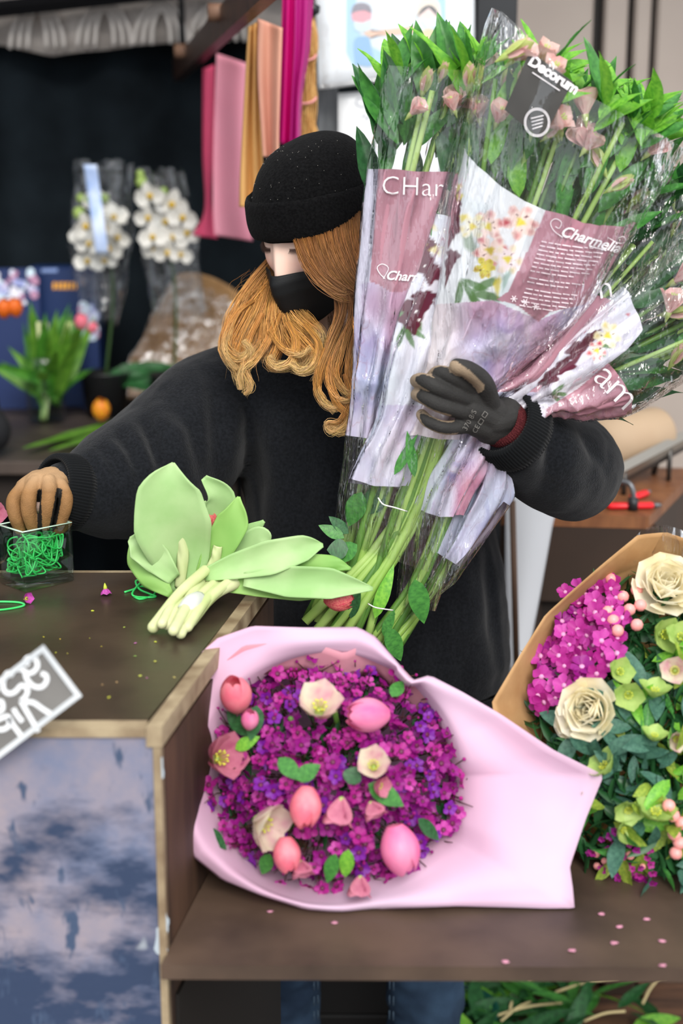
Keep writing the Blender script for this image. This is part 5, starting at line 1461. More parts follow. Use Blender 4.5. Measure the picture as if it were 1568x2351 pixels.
# the smaller buds, twigs and back-row blossoms that nobody could count
rg = np.random.default_rng(9); tw = []; bd = []; lf = []
for i in range(520):
    a = rg.random() * 2 * pi; r = math.sqrt(rg.random()) * 1.03; p, n = dome_n(r * cos(a), r * sin(a)); p = p - n * rg.uniform(0.004, .02); e = p + n * rg.uniform(.008, .026) + rg.normal(0, .006, 3)
    tw.append(tube([p - n * .03, p, e], [.0009, .0008, .0006], 4, False))
    if i % 2: bd.append(xf(lathe([(.01, -1), (.8, -.3), (.9, .3), (.01, 1.1)], 6), look(e, n, s=rg.uniform(.0016, .003))))
part('twigs', join(*tw), m_twig, R, kind='stuff')
part('small_buds', join(*bd), WAXC[2], R, kind='stuff')
bl = []
base_ring = petal_ring(5, 1.0, 1.05, 1.15, .15, .42, .12, seg=3, wid=2, seed=3)
for i in range(360):
    a = rg.random() * 2 * pi; r = math.sqrt(rg.random()) * 1.02; p, n = dome_n(r * cos(a), r * sin(a)); bl.append(xf(base_ring, look(p - n * rg.uniform(.008, .022), n + rg.normal(0, .4, 3), rg.normal(size=3), rg.uniform(.006, .009))))
part('small_blossoms', join(*bl), WAXC[0], R, kind='stuff')
lm = leaf_mesh('sprig_leaf', m_leafC, 1, .3, .2, .3, seg=5, wid=2)
lv = np.array([v.co[:] for v in lm.vertices]); lfc = [tuple(p.vertices) for p in lm.polygons]
for i in range(260):
    a = rg.random() * 2 * pi; r = math.sqrt(rg.random()); p, n = dome_n(r * cos(a), r * sin(a)); lf.append(xf((lv, lfc), look(p - n * .03, rg.normal(size=3), n, rg.uniform(.02, .035))))
part('sprig_leaves', join(*lf), m_leafC, R, kind='stuff')

# ---------------------------------------------------------------- kraft bouquet on the right
YK = lambda py: np.interp(py, [1200, 2080], [1.66, 1.40])
krb = thing('wrapped_bouquet', 'large bouquet of cream roses and green hellebores in brown kraft paper', 'bouquet', (0.45, 1.5, SZ))
krim = np.array([(1130, 1612), (1190, 1510), (1252, 1412), (1312, 1358), (1390, 1290), (1465, 1228), (1530, 1222), (1610, 1250), (1760, 1330), (1880, 1450), (1960, 1640), (1950, 1820), (1880, 1940), (1760, 1985), (1620, 1985), (1500, 1975), (1400, 1950), (1320, 1910), (1250, 1850), (1185, 1770), (1140, 1690)], float)
ro = resample(krim, 140); kcx, kcy = 1545, 1680
ang = np.arctan2(ro[:, 1] - kcy, ro[:, 0] - kcx)
ri = np.stack([kcx + 335 * np.cos(ang), kcy + 385 * np.sin(ang)], 1)
rows = []
for t in np.linspace(0, 1, 8):
    q = ro * (1 - t) + ri * t
    rows.append(np.array([P(a, b, YK(b) + 0.05 * t + 0.09 * max(sin(g), 0) + 0.006 * sin(g * 7) * (1 - t)) for (a, b), g in zip(q, ang)]))
tip = P(1560, 1700, 1.70); tip[1] = 1.70; tip[2] = SZ + 0.05
for t in (0.3, 0.55, 0.8, 0.95):
    q = rows[7] * (1 - t) + tip * t; q[:, 2] = np.maximum(q[:, 2], SZ + 0.005); rows.append(q)
V, Fc = fan_mesh(rows); V[:, 2] = np.maximum(V[:, 2], SZ + 0.003)
part('wrapping_paper', solid((V, Fc), 0.0008), m_kraft, krb)
# clear film edge peeking over the kraft
q = resample([(1455, 1235), (1478, 1212), (1530, 1205), (1620, 1235)], 30, False)
V, Fc = gridf(30, 5, lambda u, v: np.array([P(np.interp(a, np.linspace(0, 1, 30), q[:, 0]), np.interp(a, np.linspace(0, 1, 30), q[:, 1]) + 60 * b, 1.665 + .01 * sin(9 * a)) for a, b in zip(u, v)]))
part('cellophane_edge', (V, Fc), m_film, krb)
def Yk(x, y):
    u, v = (x - kcx) / 340, (y - kcy) / 390; r2 = min(u * u + v * v, 1); return float(YK(y)) + 0.05 - 0.085 * (1 - r2) ** .8
def kn(x, y):
    return nz(np.array([0, -.9, .43]) + np.array([(x - kcx) / 340 * .6, 0, -(y - kcy) / 390 * .5]))
big = []; k = M2(1.5, 1600); R = krb
for x, y, r, dx, dy in ((1350, 1630, 86, -.15, .1), (1530, 1345, 98, .05, .0), (1285, 1662, 40, -.6, .1), (1690, 1560, 80, .3, 0), (1780, 1800, 80, .3, .3)):
    n = nz(kn(x, y) + np.array([dx, 0, -dy])); p = P(x, y, Yk(x, y) - .02); put('rose', ROSE, R, look(p - n * .02, n, (1, .2, .3), r * k * 1.02)); big.append((p, r * k * .9))
for x, y, r, t in ((1512, 1455, 58, 'lime'), (1440, 1590, 48, 'lime'), (1500, 1600, 50, 'lime'), (1415, 1545, 45, 'lime'), (1550, 1540, 50, 'blush'), (1560, 1470, 50, 'lime'), (1400, 1770, 55, 'lime'), (1500, 1880, 60, 'lime'), (1440, 1850, 45, 'lime'), (1545, 1690, 40, 'blush'), (1500, 1700, 40, 'lime'), (1610, 1700, 60, 'lime'), (1640, 1420, 60, 'lime'), (1420, 1900, 40, 'lime')):
    n = nz(kn(x, y) + np.random.default_rng(x).normal(0, .35, 3)); p = P(x, y, Yk(x, y) - .012); put('hellebore', HEL[t], R, look(p, n, (.3, .5, 1), r * k)); big.append((p, r * k * .7))
for x, y in ((1402, 1330), (1430, 1370), (1462, 1355), (1445, 1400), (1470, 1390), (1408, 1425), (1418, 1448), (1462, 1435), (1395, 1405), (1485, 1320), (1548, 1915), (1552, 1958), (1545, 1872), (1565, 1890), (1560, 1935), (1535, 1850)):
    p = P(x, y, Yk(x, y) - .012); put('berry', BERRY, R, look(p, kn(x, y), s=.0075)); big.append((p, .006))
def reg(poly, lift=0.0):
    xs = [a for a, b in poly]; ys = [b for a, b in poly]
    def f(rg):
        x = rg.uniform(min(xs), max(xs)); y = rg.uniform(min(ys), max(ys))
        if not inside(np.array([x]), np.array([y]), poly)[0]: return None
        n = kn(x, y); return P(x, y, Yk(x, y)) + n * (rg.uniform(-.008, .008) + lift), n
    return f
EYE2 = [new_mesh('waxflower', *[q for q in ((lambda r: (r[0], r[1]))(multi([(petal_ring(5, 1.0, .88, 1.1, .2, .36, .14, seg=6, wid=4, seed=s_, jitter=.12), m_), (lathe([(.02, -.2), (.22, -.1), (.24, .08), (.02, .16)], 7), m_waxeye2)])))], [m_, m_waxeye2], True, [0] * 100 + [1] * 21) for s_, m_ in ((31, WAXC[2]), (32, WAXC[3]), (33, WAXC[0]))]
filler(R, 75, reg([(1300, 1360), (1400, 1330), (1440, 1420), (1420, 1520), (1380, 1560), (1300, 1580), (1290, 1620), (1225, 1625), (1240, 1530), (1280, 1430)], .006), EYE2, [.4, .45, .15], 0.0125, 'waxflower', 15, 0.0135, avoid=big)
filler(R, 45, reg([(1340, 1950), (1420, 1900), (1500, 1960), (1500, 2040), (1400, 2040)], 0), [WAX[0], WAX[2], BERRY], [.4, .3, .3], 0.005, 'waxflower', 16, 0.008)
rg = np.random.default_rng(31)
for i in range(285):
    f = reg([(1210, 1650), (1290, 1640), (1420, 1560), (1560, 1420), (1800, 1400), (1850, 1900), (1600, 2040), (1400, 2000), (1340, 1900), (1330, 1740)], -.006)
    s = None
    while s is None: s = f(rg)
    p, n = s; sx_, sy_ = proj(p)
    kind = 'euc' if (sx_ < 1520 and 1640 < sy_ < 1800) or rg.random() < .25 else rg.choice(['lime', 'green', 'bright', 'lime'])
    d = nz(rg.normal(size=3) + n * .5); z = nz(n + rg.normal(0, .4, 3)); z = nz(z - d * np.dot(z, d)); sc = rg.uniform(.03, .055)
    put('leaf', LEAVES2[kind], R, basis(p, np.cross(d, z) * sc, d * sc, z * sc))
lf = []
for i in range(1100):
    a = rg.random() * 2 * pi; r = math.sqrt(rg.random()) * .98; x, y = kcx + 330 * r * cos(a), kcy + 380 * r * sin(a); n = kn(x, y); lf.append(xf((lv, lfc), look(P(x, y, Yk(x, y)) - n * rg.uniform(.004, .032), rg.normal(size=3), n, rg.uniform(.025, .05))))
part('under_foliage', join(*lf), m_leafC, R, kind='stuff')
for q in range(8):
    a = q * .8; part('stem', tube(spline([tip + np.array([cos(a) * .012, .0, sin(a) * .012]), P(1545 + 160 * cos(a), 1680 + 160 * sin(a), 1.6)], 6), .0032, 6), m_stem2, R)
# ================================================================== THINGS ON THE CABINET
# glass box of green rubber bands
def glass_mat():
    m = bpy.data.materials.new('clear_glass'); m.use_nodes = True; t = m.node_tree; N = t.nodes; L = t.links; N.remove(N['Principled BSDF'])
    tr = N.new('ShaderNodeBsdfTransparent'); tr.inputs[0].default_value = (.90, .955, .93, 1); gl = N.new('ShaderNodeBsdfGlossy'); gl.inputs['Roughness'].default_value = .02
    fr = N.new('ShaderNodeLayerWeight'); fr.inputs[0].default_value = .5; ms = N.new('ShaderNodeMixShader')
    pw = N.new('ShaderNodeMath'); pw.operation = 'POWER'; pw.inputs[1].default_value = 4.0; L.new(fr.outputs['Facing'], pw.inputs[0])
    ma = N.new('ShaderNodeMath'); ma.operation = 'MULTIPLY_ADD'; ma.inputs[1].default_value = .7; ma.inputs[2].default_value = .04; L.new(pw.outputs[0], ma.inputs[0])
    L.new(ma.outputs[0], ms.inputs[0]); L.new(tr.outputs[0], ms.inputs[1]); L.new(gl.outputs[0], ms.inputs[2]); L.new(ms.outputs[0], N['Material Output'].inputs[0]); return m
m_glass = glass_mat()
m_band = pm('green_rubber', '4cd873', 0.4, col2='2fbf5a', nscale=20, spec=.5, sss=.1)
c0 = PZ(58, 1362, TZ); c1 = PZ(172, 1335, TZ); e1 = c1 - c0; w1 = np.linalg.norm(e1); e1 = e1 / w1; e2 = np.array([-e1[1], e1[0], 0]); w2 = 0.060; hb = 0.079
cen = c0 + e1 * w1 / 2 + e2 * w2 / 2
gb = thing('glass_box', 'square clear glass box full of green rubber bands', 'vase', cen)
def obox(a0, a1, b0, b1, z0, z1, bev=.001):
    V, Fc = box(a0, a1, b0, b1, z0, z1, bev); return c0 + V[:, :1] * e1 + V[:, 1:2] * e2 + np.array([0, 0, 1.]) * V[:, 2:], Fc
th = .0035
part('glass_base', obox(0, w1, 0, w2, .0005, .011, .002), m_glass, gb)
for args in ((0, w1, 0, th), (0, w1, w2 - th, w2), (0, th, th, w2 - th), (w1 - th, w1, th, w2 - th)): part('glass_wall', obox(*args, .0112, hb), m_glass, gb)
m_rim = pm('green_glass_edge', 'b9d6c2', .1, spec=.7)
for args in ((0, w1, 0, th), (0, w1, w2 - th, w2), (0, th, th, w2 - th), (w1 - th, w1, th, w2 - th)): part('polished_rim', obox(*args, hb + .0002, hb + .0014, .0004), m_rim, gb)
rg = np.random.default_rng(4)
def sclip(x, a): return x / (1 + np.abs(x / a) ** 4) ** .25
def band_path(c, R_, seed, n=40, zmin=None, box_=None):
    r = np.random.default_rng(seed); t = np.linspace(0, 2 * pi, n, endpoint=True); a = nz(r.normal(size=3)); b = nz(np.cross(a, r.normal(size=3)))
    k1, k2 = r.uniform(.2, .5, 2); p = c + R_ * (np.cos(t)[:, None] * a + np.sin(t)[:, None] * b * r.uniform(.4, 1)) + R_ * k1 * np.sin(2 * t + r.random() * 6)[:, None] * np.cross(a, b) + R_ * k2 * np.sin(3 * t)[:, None] * a * .5
    if box_ is not None:
        q = p - c0; u = q @ e1; v = q @ e2; z = q[:, 2]
        u = w1 / 2 + sclip(u - w1 / 2, w1 / 2 - .006); v = w2 / 2 + sclip(v - w2 / 2, w2 / 2 - .006); z = .041 + sclip(z - .041, .028)
        p = c0 + u[:, None] * e1 + v[:, None] * e2 + np.array([0, 0, 1.]) * z[:, None]
    return p
for i in range(62):
    cc = c0 + e1 * rg.uniform(.004, w1 - .004) + e2 * rg.uniform(.006, w2 - .006) + np.array([0, 0, rg.uniform(.016, .056)])
    V, Fc = tube(band_path(cc, rg.uniform(.014, .024), 100 + i, box_=True), .0012, 5, False)
    o = part('rubber_band', (V, Fc), m_band); tag(o, 'green rubber band heaped with others inside the glass box', 'rubber band', 'rubber bands in the glass box')
# bands lying on the cabinet top
def band_px(pts, label, r=.0014):
    p = spline(np.array([PZ(a, b, TZ) + np.array([0, 0, r + h * .001]) for a, b, h in pts]), 60); o = part('rubber_band', tube(p, r, 6, True), m_band); tag(o, label, 'rubber band')
band_px([(286, 1362, 0), (305, 1357, .5), (325, 1352, 2), (345, 1358, 3), (330, 1345, 5), (312, 1343, 4), (320, 1360, 3), (345, 1368, 1), (358, 1372, 0), (340, 1374, 0), (310, 1372, 0), (305, 1365, 2), (330, 1348, 7), (350, 1358, 4), (355, 1366, 0), (325, 1378, 0), (308, 1373, 0)], 'coiled green rubber band lying beside the tulip leaves')
band_px([(-30, 1404, 0), (10, 1402, 0), (45, 1396, 0), (56, 1391, 0), (45, 1386, 0), (15, 1384, 0), (-30, 1384, 0)], 'green rubber band loop below the glass box at the left edge')
# fallen flower heads
m_mag = pm('magenta_bud', 'c756b4', .5, col2='a83a96', nscale=200, translucent=.2); m_calyx = pm('lime_calyx', 'b4c23c', .5)
def budlet(px_, py_, s, tilt, label):
    p = PZ(px_, py_, TZ)
    b = thing('flower_head', label, 'flower', p); z = nz(np.array(tilt))
    c = p + np.array([0, 0, s * .75])
    part('petals', xf(petal_ring(5, 1.1, 1.0, .9, -.5, .4, .1, seg=5, wid=4, seed=3), look(c - z * s * .5, z, s=s * 1.15)), m_mag, b)
    part('calyx', xf(lathe([(.05, -1.5), (.25, -1.1), (.45, -.5), (.5, 0), (.2, .2)], 9), look(c - z * s * .3, z, s=s * .62)), m_calyx, b)
budlet(243, 1368, .0085, (.1, -.15, -1), 'small magenta flower head upside down in the middle of the cabinet top')
budlet(64, 1385, .0085, (.6, -.6, .3), 'magenta flower head fallen in front of the glass box')
# crumbs
CR = [(212, 1402, 9, 'b9c23c'), (100, 1462, 6, 'd0c33a'), (138, 1467, 6, 'cdb23f'), (206, 1465, 5, 'b8b83a'), (128, 1498, 6, 'c0c03a'), (233, 1484, 5, 'bfae45'), (357, 1473, 9, 'c9d04a'), (311, 1476, 9, 'b46aa0'), (250, 1601, 10, 'd2d24a'), (322, 1551, 9, 'c6cf5a'), (337, 1556, 6, 'b86f9c'), (400, 1555, 9, 'd0c070'), (235, 1572, 7, 'b09062'), (268, 1566, 6, 'c2a070'), (310, 1506, 8, '7c9a4a'), (356, 1518, 10, 'a9a94a'), (285, 1440, 8, '9fb04a'), (155, 1500, 5, 'b9ae4a')]
SCR = []
ORD = 'first second third fourth fifth sixth seventh eighth ninth tenth eleventh twelfth thirteenth fourteenth fifteenth sixteenth seventeenth eighteenth'.split()
for i, (x, y, s, c) in enumerate(CR):
    p = PZ(x, y, TZ + .0008); k = M2(p[1], y) * s * .5; r = np.random.default_rng(i)
    V, Fc = lathe([(.05, -.25), (.8, -.12), (1, .05), (.5, .3), (.05, .35)], 7); V = V * np.array([1, r.uniform(.4, .9), .5]) * k + r.normal(0, k * .1, V.shape)
    a = r.uniform(0, 3); V[:, :2] = V[:, :2] @ np.array([[cos(a), -sin(a)], [sin(a), cos(a)]]); V = V + p; V[:, 2] = np.maximum(V[:, 2], TZ + .0004)
    o = part('petal_scrap', (V, Fc), pm('scrap_' + c, c, .6)); SCR.append((x, c, o))
for i, (x, c, o) in enumerate(sorted(SCR, key=lambda q: q[0])): tag(o, 'tiny ' + ('pink' if c[0] == 'b' and c[3] in '6f' and c[2] != '9' and c[1] in '48' else 'yellow green') + ' plant scrap on the cabinet top, ' + ORD[i] + ' scrap from the left', 'plant scrap', 'plant scraps on the cabinet top')
for i, (x, y) in enumerate(sorted(((620, 2092), (768, 2118), (1160, 2208), (1312, 2182), (1410, 2165), (1422, 2128), (1520, 2160), (1520, 2216), (1380, 2098), (1485, 2110)))):
    p = PZ(x, y, SZ + .0008); r = np.random.default_rng(i + 50); V, Fc = lathe([(.05, -.25), (.8, -.12), (1, .05), (.5, .3), (.05, .35)], 7); V = V * np.array([1, .7, .5]) * .0042 + r.normal(0, .0004, V.shape) + p; V[:, 2] = np.maximum(V[:, 2], SZ + .0003)
    o = part('petal_scrap', (V, Fc), pm('scrap_pink', 'c98aa0', .6)); tag(o, 'tiny pink petal scrap on the low brown shelf, ' + ORD[i] + ' from the left', 'petal', 'petal scraps on the shelf')

# ---- chalkboard price sign on a stake
m_slate = pm('grey_slate', '6e6c6a', .55, col2='7d7b78', nscale=12, spec=.4); m_chalk = pm('white_chalk_paint', 'eef1f4', .7); m_frame = pm('whitewashed_frame', 'd5d9dc', .7, col2='b9bec3', nscale=15, bump=(40, .3))
YS = 1.265
sg = thing('price_sign', 'slate price sign with white frame and hand painted writing, turned sideways', 'sign', P(40, 1790, YS + 0.02))
cA, cB = np.array([100., 1480.]), np.array([189., 1598.]); ax = (cB - cA) / np.linalg.norm(cB - cA); ay = np.array([-ax[1], ax[0]])   # ay heads down-left
Wd = np.linalg.norm(cB - cA); Hd = 262.
def S2(a, b, off=0.0):        # sign plane
    q = cA + ax * a + ay * b; return P(q[0], q[1], YS - off)
def slab(a0, a1, b0, b1, d0, d1, n=1):
    V = [S2(a, b, d) for d in (d0, d1) for a, b in ((a0, b0), (a1, b0), (a1, b1), (a0, b1))]
    return np.array(V), [(0, 1, 2, 3), (7, 6, 5, 4), (0, 4, 5, 1), (1, 5, 6, 2), (2, 6, 7, 3), (3, 7, 4, 0)]
part('slate', slab(8, Wd - 8, 8, Hd - 8, -.004, .001), m_slate, sg, smooth=False)
for a in ((0, Wd, 0, 13), (0, Wd, Hd - 13, Hd), (0, 13, 13.2, Hd - 13.2), (Wd - 13, Wd, 13.2, Hd - 13.2)): part('frame_rail', slab(*a, -.006, .0035), m_frame, sg, smooth=False)
zx = lambda x, y: (x * .1913, 1420 + y * .1913)
strokes = [[(350, 560), (300, 520), (340, 470), (420, 480), (450, 570), (400, 640), (330, 660)], [(210, 610), (290, 620), (320, 720), (400, 810), (500, 820), (560, 750), (550, 680), (490, 660)],
           [(160, 690), (100, 650), (50, 720), (40, 840), (100, 900), (180, 880), (260, 800), (330, 850), (310, 930), (250, 990)], [(250, 990), (330, 1130), (400, 1250), (460, 1360)], [(300, 1000), (400, 1010), (520, 1090), (650, 1170)],
           [(160, 1080), (200, 1150), (270, 1240)], [(-60, 1230), (30, 1190), (100, 1180), (160, 1280), (250, 1400)], [(100, 1190), (110, 1280), (40, 1330), (-40, 1330)], [(-60, 1000), (20, 1000), (30, 1090), (-40, 1130)], [(-80, 760), (-40, 840), (-70, 930)]]
for s in strokes:
    V, Fc = ribbon2([zx(*p) for p in s], 11, 30)
    part('painted_stroke', solid((np.array([P(a, b, YS - .0016) for a, b in V]), Fc), .0005, np.array([0, -1., 0])), m_chalk, sg, smooth=False)
q = cA + ay * 190 + ax * 70
part('stake', tube([P(q[0], q[1], YS + .006), P(q[0] - 10, q[1] + 60, YS + .012), PZ(q[0] - 14, 1690, TZ) * 0 + np.array([P(q[0] - 14, 1600, 1.30)[0], YF + .05, TZ])], .003, 8), m_frame, sg)

# ---- bunch of tulips lying on the cabinet
m_tleaf = pm('pale_tulip_leaf', 'b9d79a', .5, col2='9cc67e', nscale=14, stretch=(1, 1, 1), translucent=.2, spec=.4, bump=(60, .15))
m_tleaf2 = pm('fresh_tulip_leaf', 'a4cf74', .5, col2='86b95c', nscale=10, translucent=.25, spec=.4)
m_tstem = pm('white_green_stem', 'cfd2a4', .5, col2='b6c482', nscale=12, sss=.1)
m_tbud = pm('red_tulip_bud', 'd8465e', .5, col2='e88a7a', nscale=14, translucent=.2); m_tape = pm('white_tape', 'c6c8c2', .5)
tb_ = thing('tulip_bunch', 'bunch of pale green tulips lying on the cabinet with white cut ends', 'flowers', PZ(470, 1400, TZ))
def broad(spine, wid, m, twist=None, cupd=.25, fold=0.0, nu=13, nv=26, name='leaf', cen_off=0.0):
    """broad leaf: spine = [(px,py,Y)], wid = half widths px on the (left,right); twist rotates the blade about its spine"""
    c = spline(np.array([P(*s) for s in spine]), nv); T = nz(np.gradient(c, axis=0)); n = nz(VIEW - c); n = nz(n - T * (n * T).sum(1)[:, None]); S_ = np.cross(T, n)
    w = np.interp(np.linspace(0, 1, nv), np.linspace(0, 1, len(wid)), wid) * M2(spine[0][2]); tw = np.interp(np.linspace(0, 1, nv), np.linspace(0, 1, len(twist)), twist) if twist is not None else np.zeros(nv)
    def fn(u, v):
        i = np.round(v * (nv - 1)).astype(int); x = (u - .5) * 2 + cen_off
        s = S_[i] * np.cos(tw[i])[:, None] + n[i] * np.sin(tw[i])[:, None]; nn = -S_[i] * np.sin(tw[i])[:, None] + n[i] * np.cos(tw[i])[:, None]
        bend = (cupd * x ** 2 + fold * np.abs(x)) * w[i] + .0012 * np.sin(v * 17 + x * 3) * np.abs(x)
        return c[i] + s * (x * w[i])[:, None] - nn * bend[:, None]
    V, Fc = gridf(nu, nv, fn); V[:, 2] = np.maximum(V[:, 2], np.where((V[:, 0] < wx(V[:, 1])) & (V[:, 1] < YB), TZ + .001, -9))
    return part(name, solid((V, Fc), .0012), m, tb_)
# big upright leaves
broad([(410, 1360, 1.72), (415, 1290, 1.72), (395, 1200, 1.70), (388, 1120, 1.695), (398, 1062, 1.70)], [14, 62, 88, 70, 3], m_tleaf, cupd=-.35)
broad([(412, 1350, 1.715), (420, 1280, 1.712), (418, 1215, 1.708)], [11, 13, 12], m_tstem, cupd=.6, name='stem')
broad([(398, 1350, 1.73), (360, 1310, 1.735), (335, 1265, 1.74), (335, 1220, 1.74)], [12, 42, 42, 4], m_tleaf, cupd=.2)
broad([(400, 1330, 1.71), (360, 1285, 1.705), (320, 1250, 1.70), (296, 1238, 1.70)], [16, 34, 36, 6], m_tleaf, cupd=-.3)
broad([(392, 1366, 1.70), (352, 1325, 1.705), (320, 1280, 1.715), (304, 1246, 1.72)], [8, 32, 32, 8], m_tleaf2, cupd=.25)
broad([(430, 1330, 1.74), (450, 1250, 1.745), (470, 1190, 1.75), (468, 1150, 1.75)], [10, 22, 26, 4], m_tleaf, cupd=.3)
broad([(470, 1290, 1.75), (500, 1200, 1.755), (505, 1140, 1.75), (468, 1096, 1.745)], [12, 30, 34, 8], m_tleaf, cupd=-.4)
broad([(455, 1330, 1.72), (500, 1260, 1.715), (535, 1195, 1.715), (548, 1140, 1.72)], [10, 36, 38, 3], m_tleaf2, cupd=-.3, fold=.1)
broad([(450, 1350, 1.715), (490, 1295, 1.71), (500, 1255, 1.71)], [10, 12, 10], m_tstem, cupd=.6, name='stem')
broad([(500, 1320, 1.74), (545, 1270, 1.745), (575, 1225, 1.75), (606, 1196, 1.75)], [10, 40, 24, 3], m_tleaf, cupd=.25)
broad([(520, 1310, 1.73), (570, 1265, 1.735), (600, 1240, 1.735), (618, 1250, 1.735)], [14, 42, 34, 5], m_tleaf, cupd=-.2)
# leaves reaching right over the edge
broad([(470, 1320, 1.70), (540, 1300, 1.695), (620, 1280, 1.69), (700, 1258, 1.69), (742, 1252, 1.69)], [14, 30, 40, 30, 4], m_tleaf, cupd=-.3)
broad([(590, 1330, 1.70), (680, 1300, 1.695), (760, 1295, 1.69), (806, 1306, 1.69)], [14, 26, 20, 3], m_tleaf2, cupd=.2)
broad([(560, 1330, 1.69), (660, 1335, 1.682), (760, 1340, 1.678), (856, 1352, 1.68)], [16, 36, 36, 4], m_tleaf, cupd=-.35)
broad([(500, 1345, 1.70), (590, 1350, 1.695), (690, 1362, 1.692), (760, 1362, 1.692)], [12, 20, 18, 3], m_tleaf2, cupd=-.2)
broad([(480, 1330, 1.705), (560, 1335, 1.70), (640, 1335, 1.70)], [10, 14, 10], m_tleaf2, cupd=.3)
# white stems meeting in front
rg = np.random.default_rng(3)
ends = [(352, 1440, 1.60), (385, 1435, 1.61), (398, 1448, 1.60), (415, 1455, 1.595), (430, 1440, 1.605), (408, 1430, 1.61), (440, 1428, 1.61), (425, 1420, 1.625), (372, 1432, 1.615), (448, 1412, 1.63)]
tops = [(470, 1310, 1.70), (455, 1350, 1.705), (470, 1345, 1.705), (480, 1345, 1.70), (510, 1345, 1.70), (465, 1335, 1.71), (530, 1335, 1.70), (500, 1335, 1.71), (430, 1350, 1.71), (540, 1340, 1.70)]
for i, (a, b) in enumerate(zip(ends, tops)):
    p = PZ(a[0], a[1], TZ + .008 + .004 * (i % 3)); e = P(*b); mid = (p + e) / 2 + np.array([0, 0, .006])
    part('stem', capsule([p, mid, e], [.0072 if i == 0 else .0062, .0066, .007], 12, 10), m_tstem, tb_)
part('binding_tape', tube(spline([PZ(425, 1405, TZ + .018), PZ(440, 1385, TZ + .026), PZ(455, 1378, TZ + .022)], 8), .011, 12), m_tape, tb_)
def bud(px_, py_, Y, s, z, m): put('tulip_bud', TULB[m], tb_, look(P(px_, py_, Y), z, s=s))
TULB = [new_mesh('tulip_bud', *join(egg_petals(3, 0, 1.0), egg_petals(3, pi / 3, .93)), m_tbud)]
bud(482, 1215, 1.765, .026, (0, -.3, 1), 0); bud(745, 1372, 1.70, .03, (1, -.2, -.08), 0)
# ================================================================== BACKGROUND: RACK WITH PAPERS, NOTICES
ZR = 1.785
def RK(px_, py_): return PZ(px_, py_, ZR)
a = RK(408, 186); b = RK(640, -22)
rk = thing('paper_rack', 'dark wooden rack bar with round pegs above the hanging papers', 'rack', (a + b) / 2)
d = nz(b - a); sd = nz(np.cross(d, [0, 0, 1])); up = np.array([0, 0, 1.0])
def beam(p0, p1, s0, s1, z0, z1):
    V = [p + sd * s + up * z for p in (p0, p1) for s, z in ((s0, z0), (s1, z0), (s1, z1), (s0, z1))]
    return np.array(V), [(3, 2, 1, 0), (4, 5, 6, 7), (0, 1, 5, 4), (1, 2, 6, 5), (2, 3, 7, 6), (3, 0, 4, 7)]
part('rail', beam(a, b, -.012, .012, 0, .055), m_rackwood, rk, smooth=False)
part('metal_plate', beam(a + d * .05 - up * 0, b, -.016, -.0125, .012, .05), pm('dull_rack_metal', '6d6f6c', .4, metal=.6), rk, smooth=False)
m_peg = pm('peg_end_wood', '8a6a55', .6, col2='6a4c3c', nscale=20)
for (x, y) in ((452, 118), (545, 30)):
    c = PZ(x, y, ZR + .045); part('peg', tube([c, c - sd * .055 if (c - sd * .055)[0] < c[0] else c + sd * .055], .017, 14), m_peg, rk)
part('hanger', tube([b - d * .3 + up * .055, b - d * .3 + up * .98], .008, 8), m_blackpost, rk)
part('hanger', tube([a + d * .2 + up * .055, a + d * .2 + up * .98], .008, 8), m_blackpost, rk)

def sheet(label, L, R, Y, mat, folds=3, amp=.012, seed=1, group='wrapping papers on the rack', th=.002, cat='paper', name='wrapping_sheet'):
    """L,R photo polylines (top->bottom) of the side edges; hangs from the rack"""
    nL = spline(np.array(L, float), 40); nR = spline(np.array(R, float), 40)
    def fn(u, v):
        i = np.round(v * 39).astype(int); x = nL[i, 0] * (1 - u) + nR[i, 0] * u; y = nL[i, 1] * (1 - u) + nR[i, 1] * u
        yy = Y + amp * np.sin(u * folds * 2 * pi + seed) * (.6 + .4 * v) + amp * .8 * np.sin(u * 3 + seed * 2)
        return np.array([P(p, q, s) for p, q, s in zip(x, y, yy)])
    o = part(name, solid(gridf(36, 40, fn), th), mat); tag(o, label, cat, group); return o
m_pa = pm('hot_pink_paper', 'e0527a', .5, translucent=.2); m_pb = pm('light_pink_paper', 'eba0b4', .45, col2='e592a8', nscale=3, translucent=.2); m_pc = pm('golden_kraft', 'd9a765', .6, col2='b98548', nscale=3, stretch=(12, 12, .6))
m_pd = pm('dusty_rose_paper', 'c98878', .6, col2='d7a488', nscale=3); m_pe = pm('magenta_paper', 'd4007c', .45, translucent=.15); m_pf = pm('plum_magenta_paper', 'a80f72', .5); m_raf = pm('raffia_straw', 'dcb06c', .65, col2='b07a3e', nscale=40, stretch=(8, 8, .5))
sheet('hot pink strip of paper at the left end of the rack', [(466, 158), (466, 350), (470, 480), (442, 540)], [(492, 148), (490, 350), (486, 460), (500, 548)], 3.50, m_pa, 1, .008, 2)
sheet('wide light pink sheet of paper hanging from the rack', [(497, 122), (490, 330), (489, 470), (492, 540)], [(566, 145), (562, 330), (566, 460), (580, 554)], 3.24, m_pb, .6, .02, 1)
sheet('folded golden kraft sheet hanging behind the light pink sheet', [(570, 62), (560, 250), (552, 400), (550, 475)], [(592, 50), (596, 250), (604, 400), (612, 480)], 2.60, m_pc, 2, .01, 3)
sheet('dusty rose paper hanging between kraft and magenta sheets', [(592, 42), (592, 180), (600, 300), (604, 360)], [(648, 64), (644, 180), (640, 300), (640, 360)], 2.54, m_pd, 1.2, .014, 4)
sheet('bright magenta paper hanging beside the dusty rose sheet', [(650, -60), (646, 100), (642, 220), (638, 330)], [(682, -60), (676, 100), (672, 220), (668, 330)], 2.62, m_pe, 1.5, .008, 1)
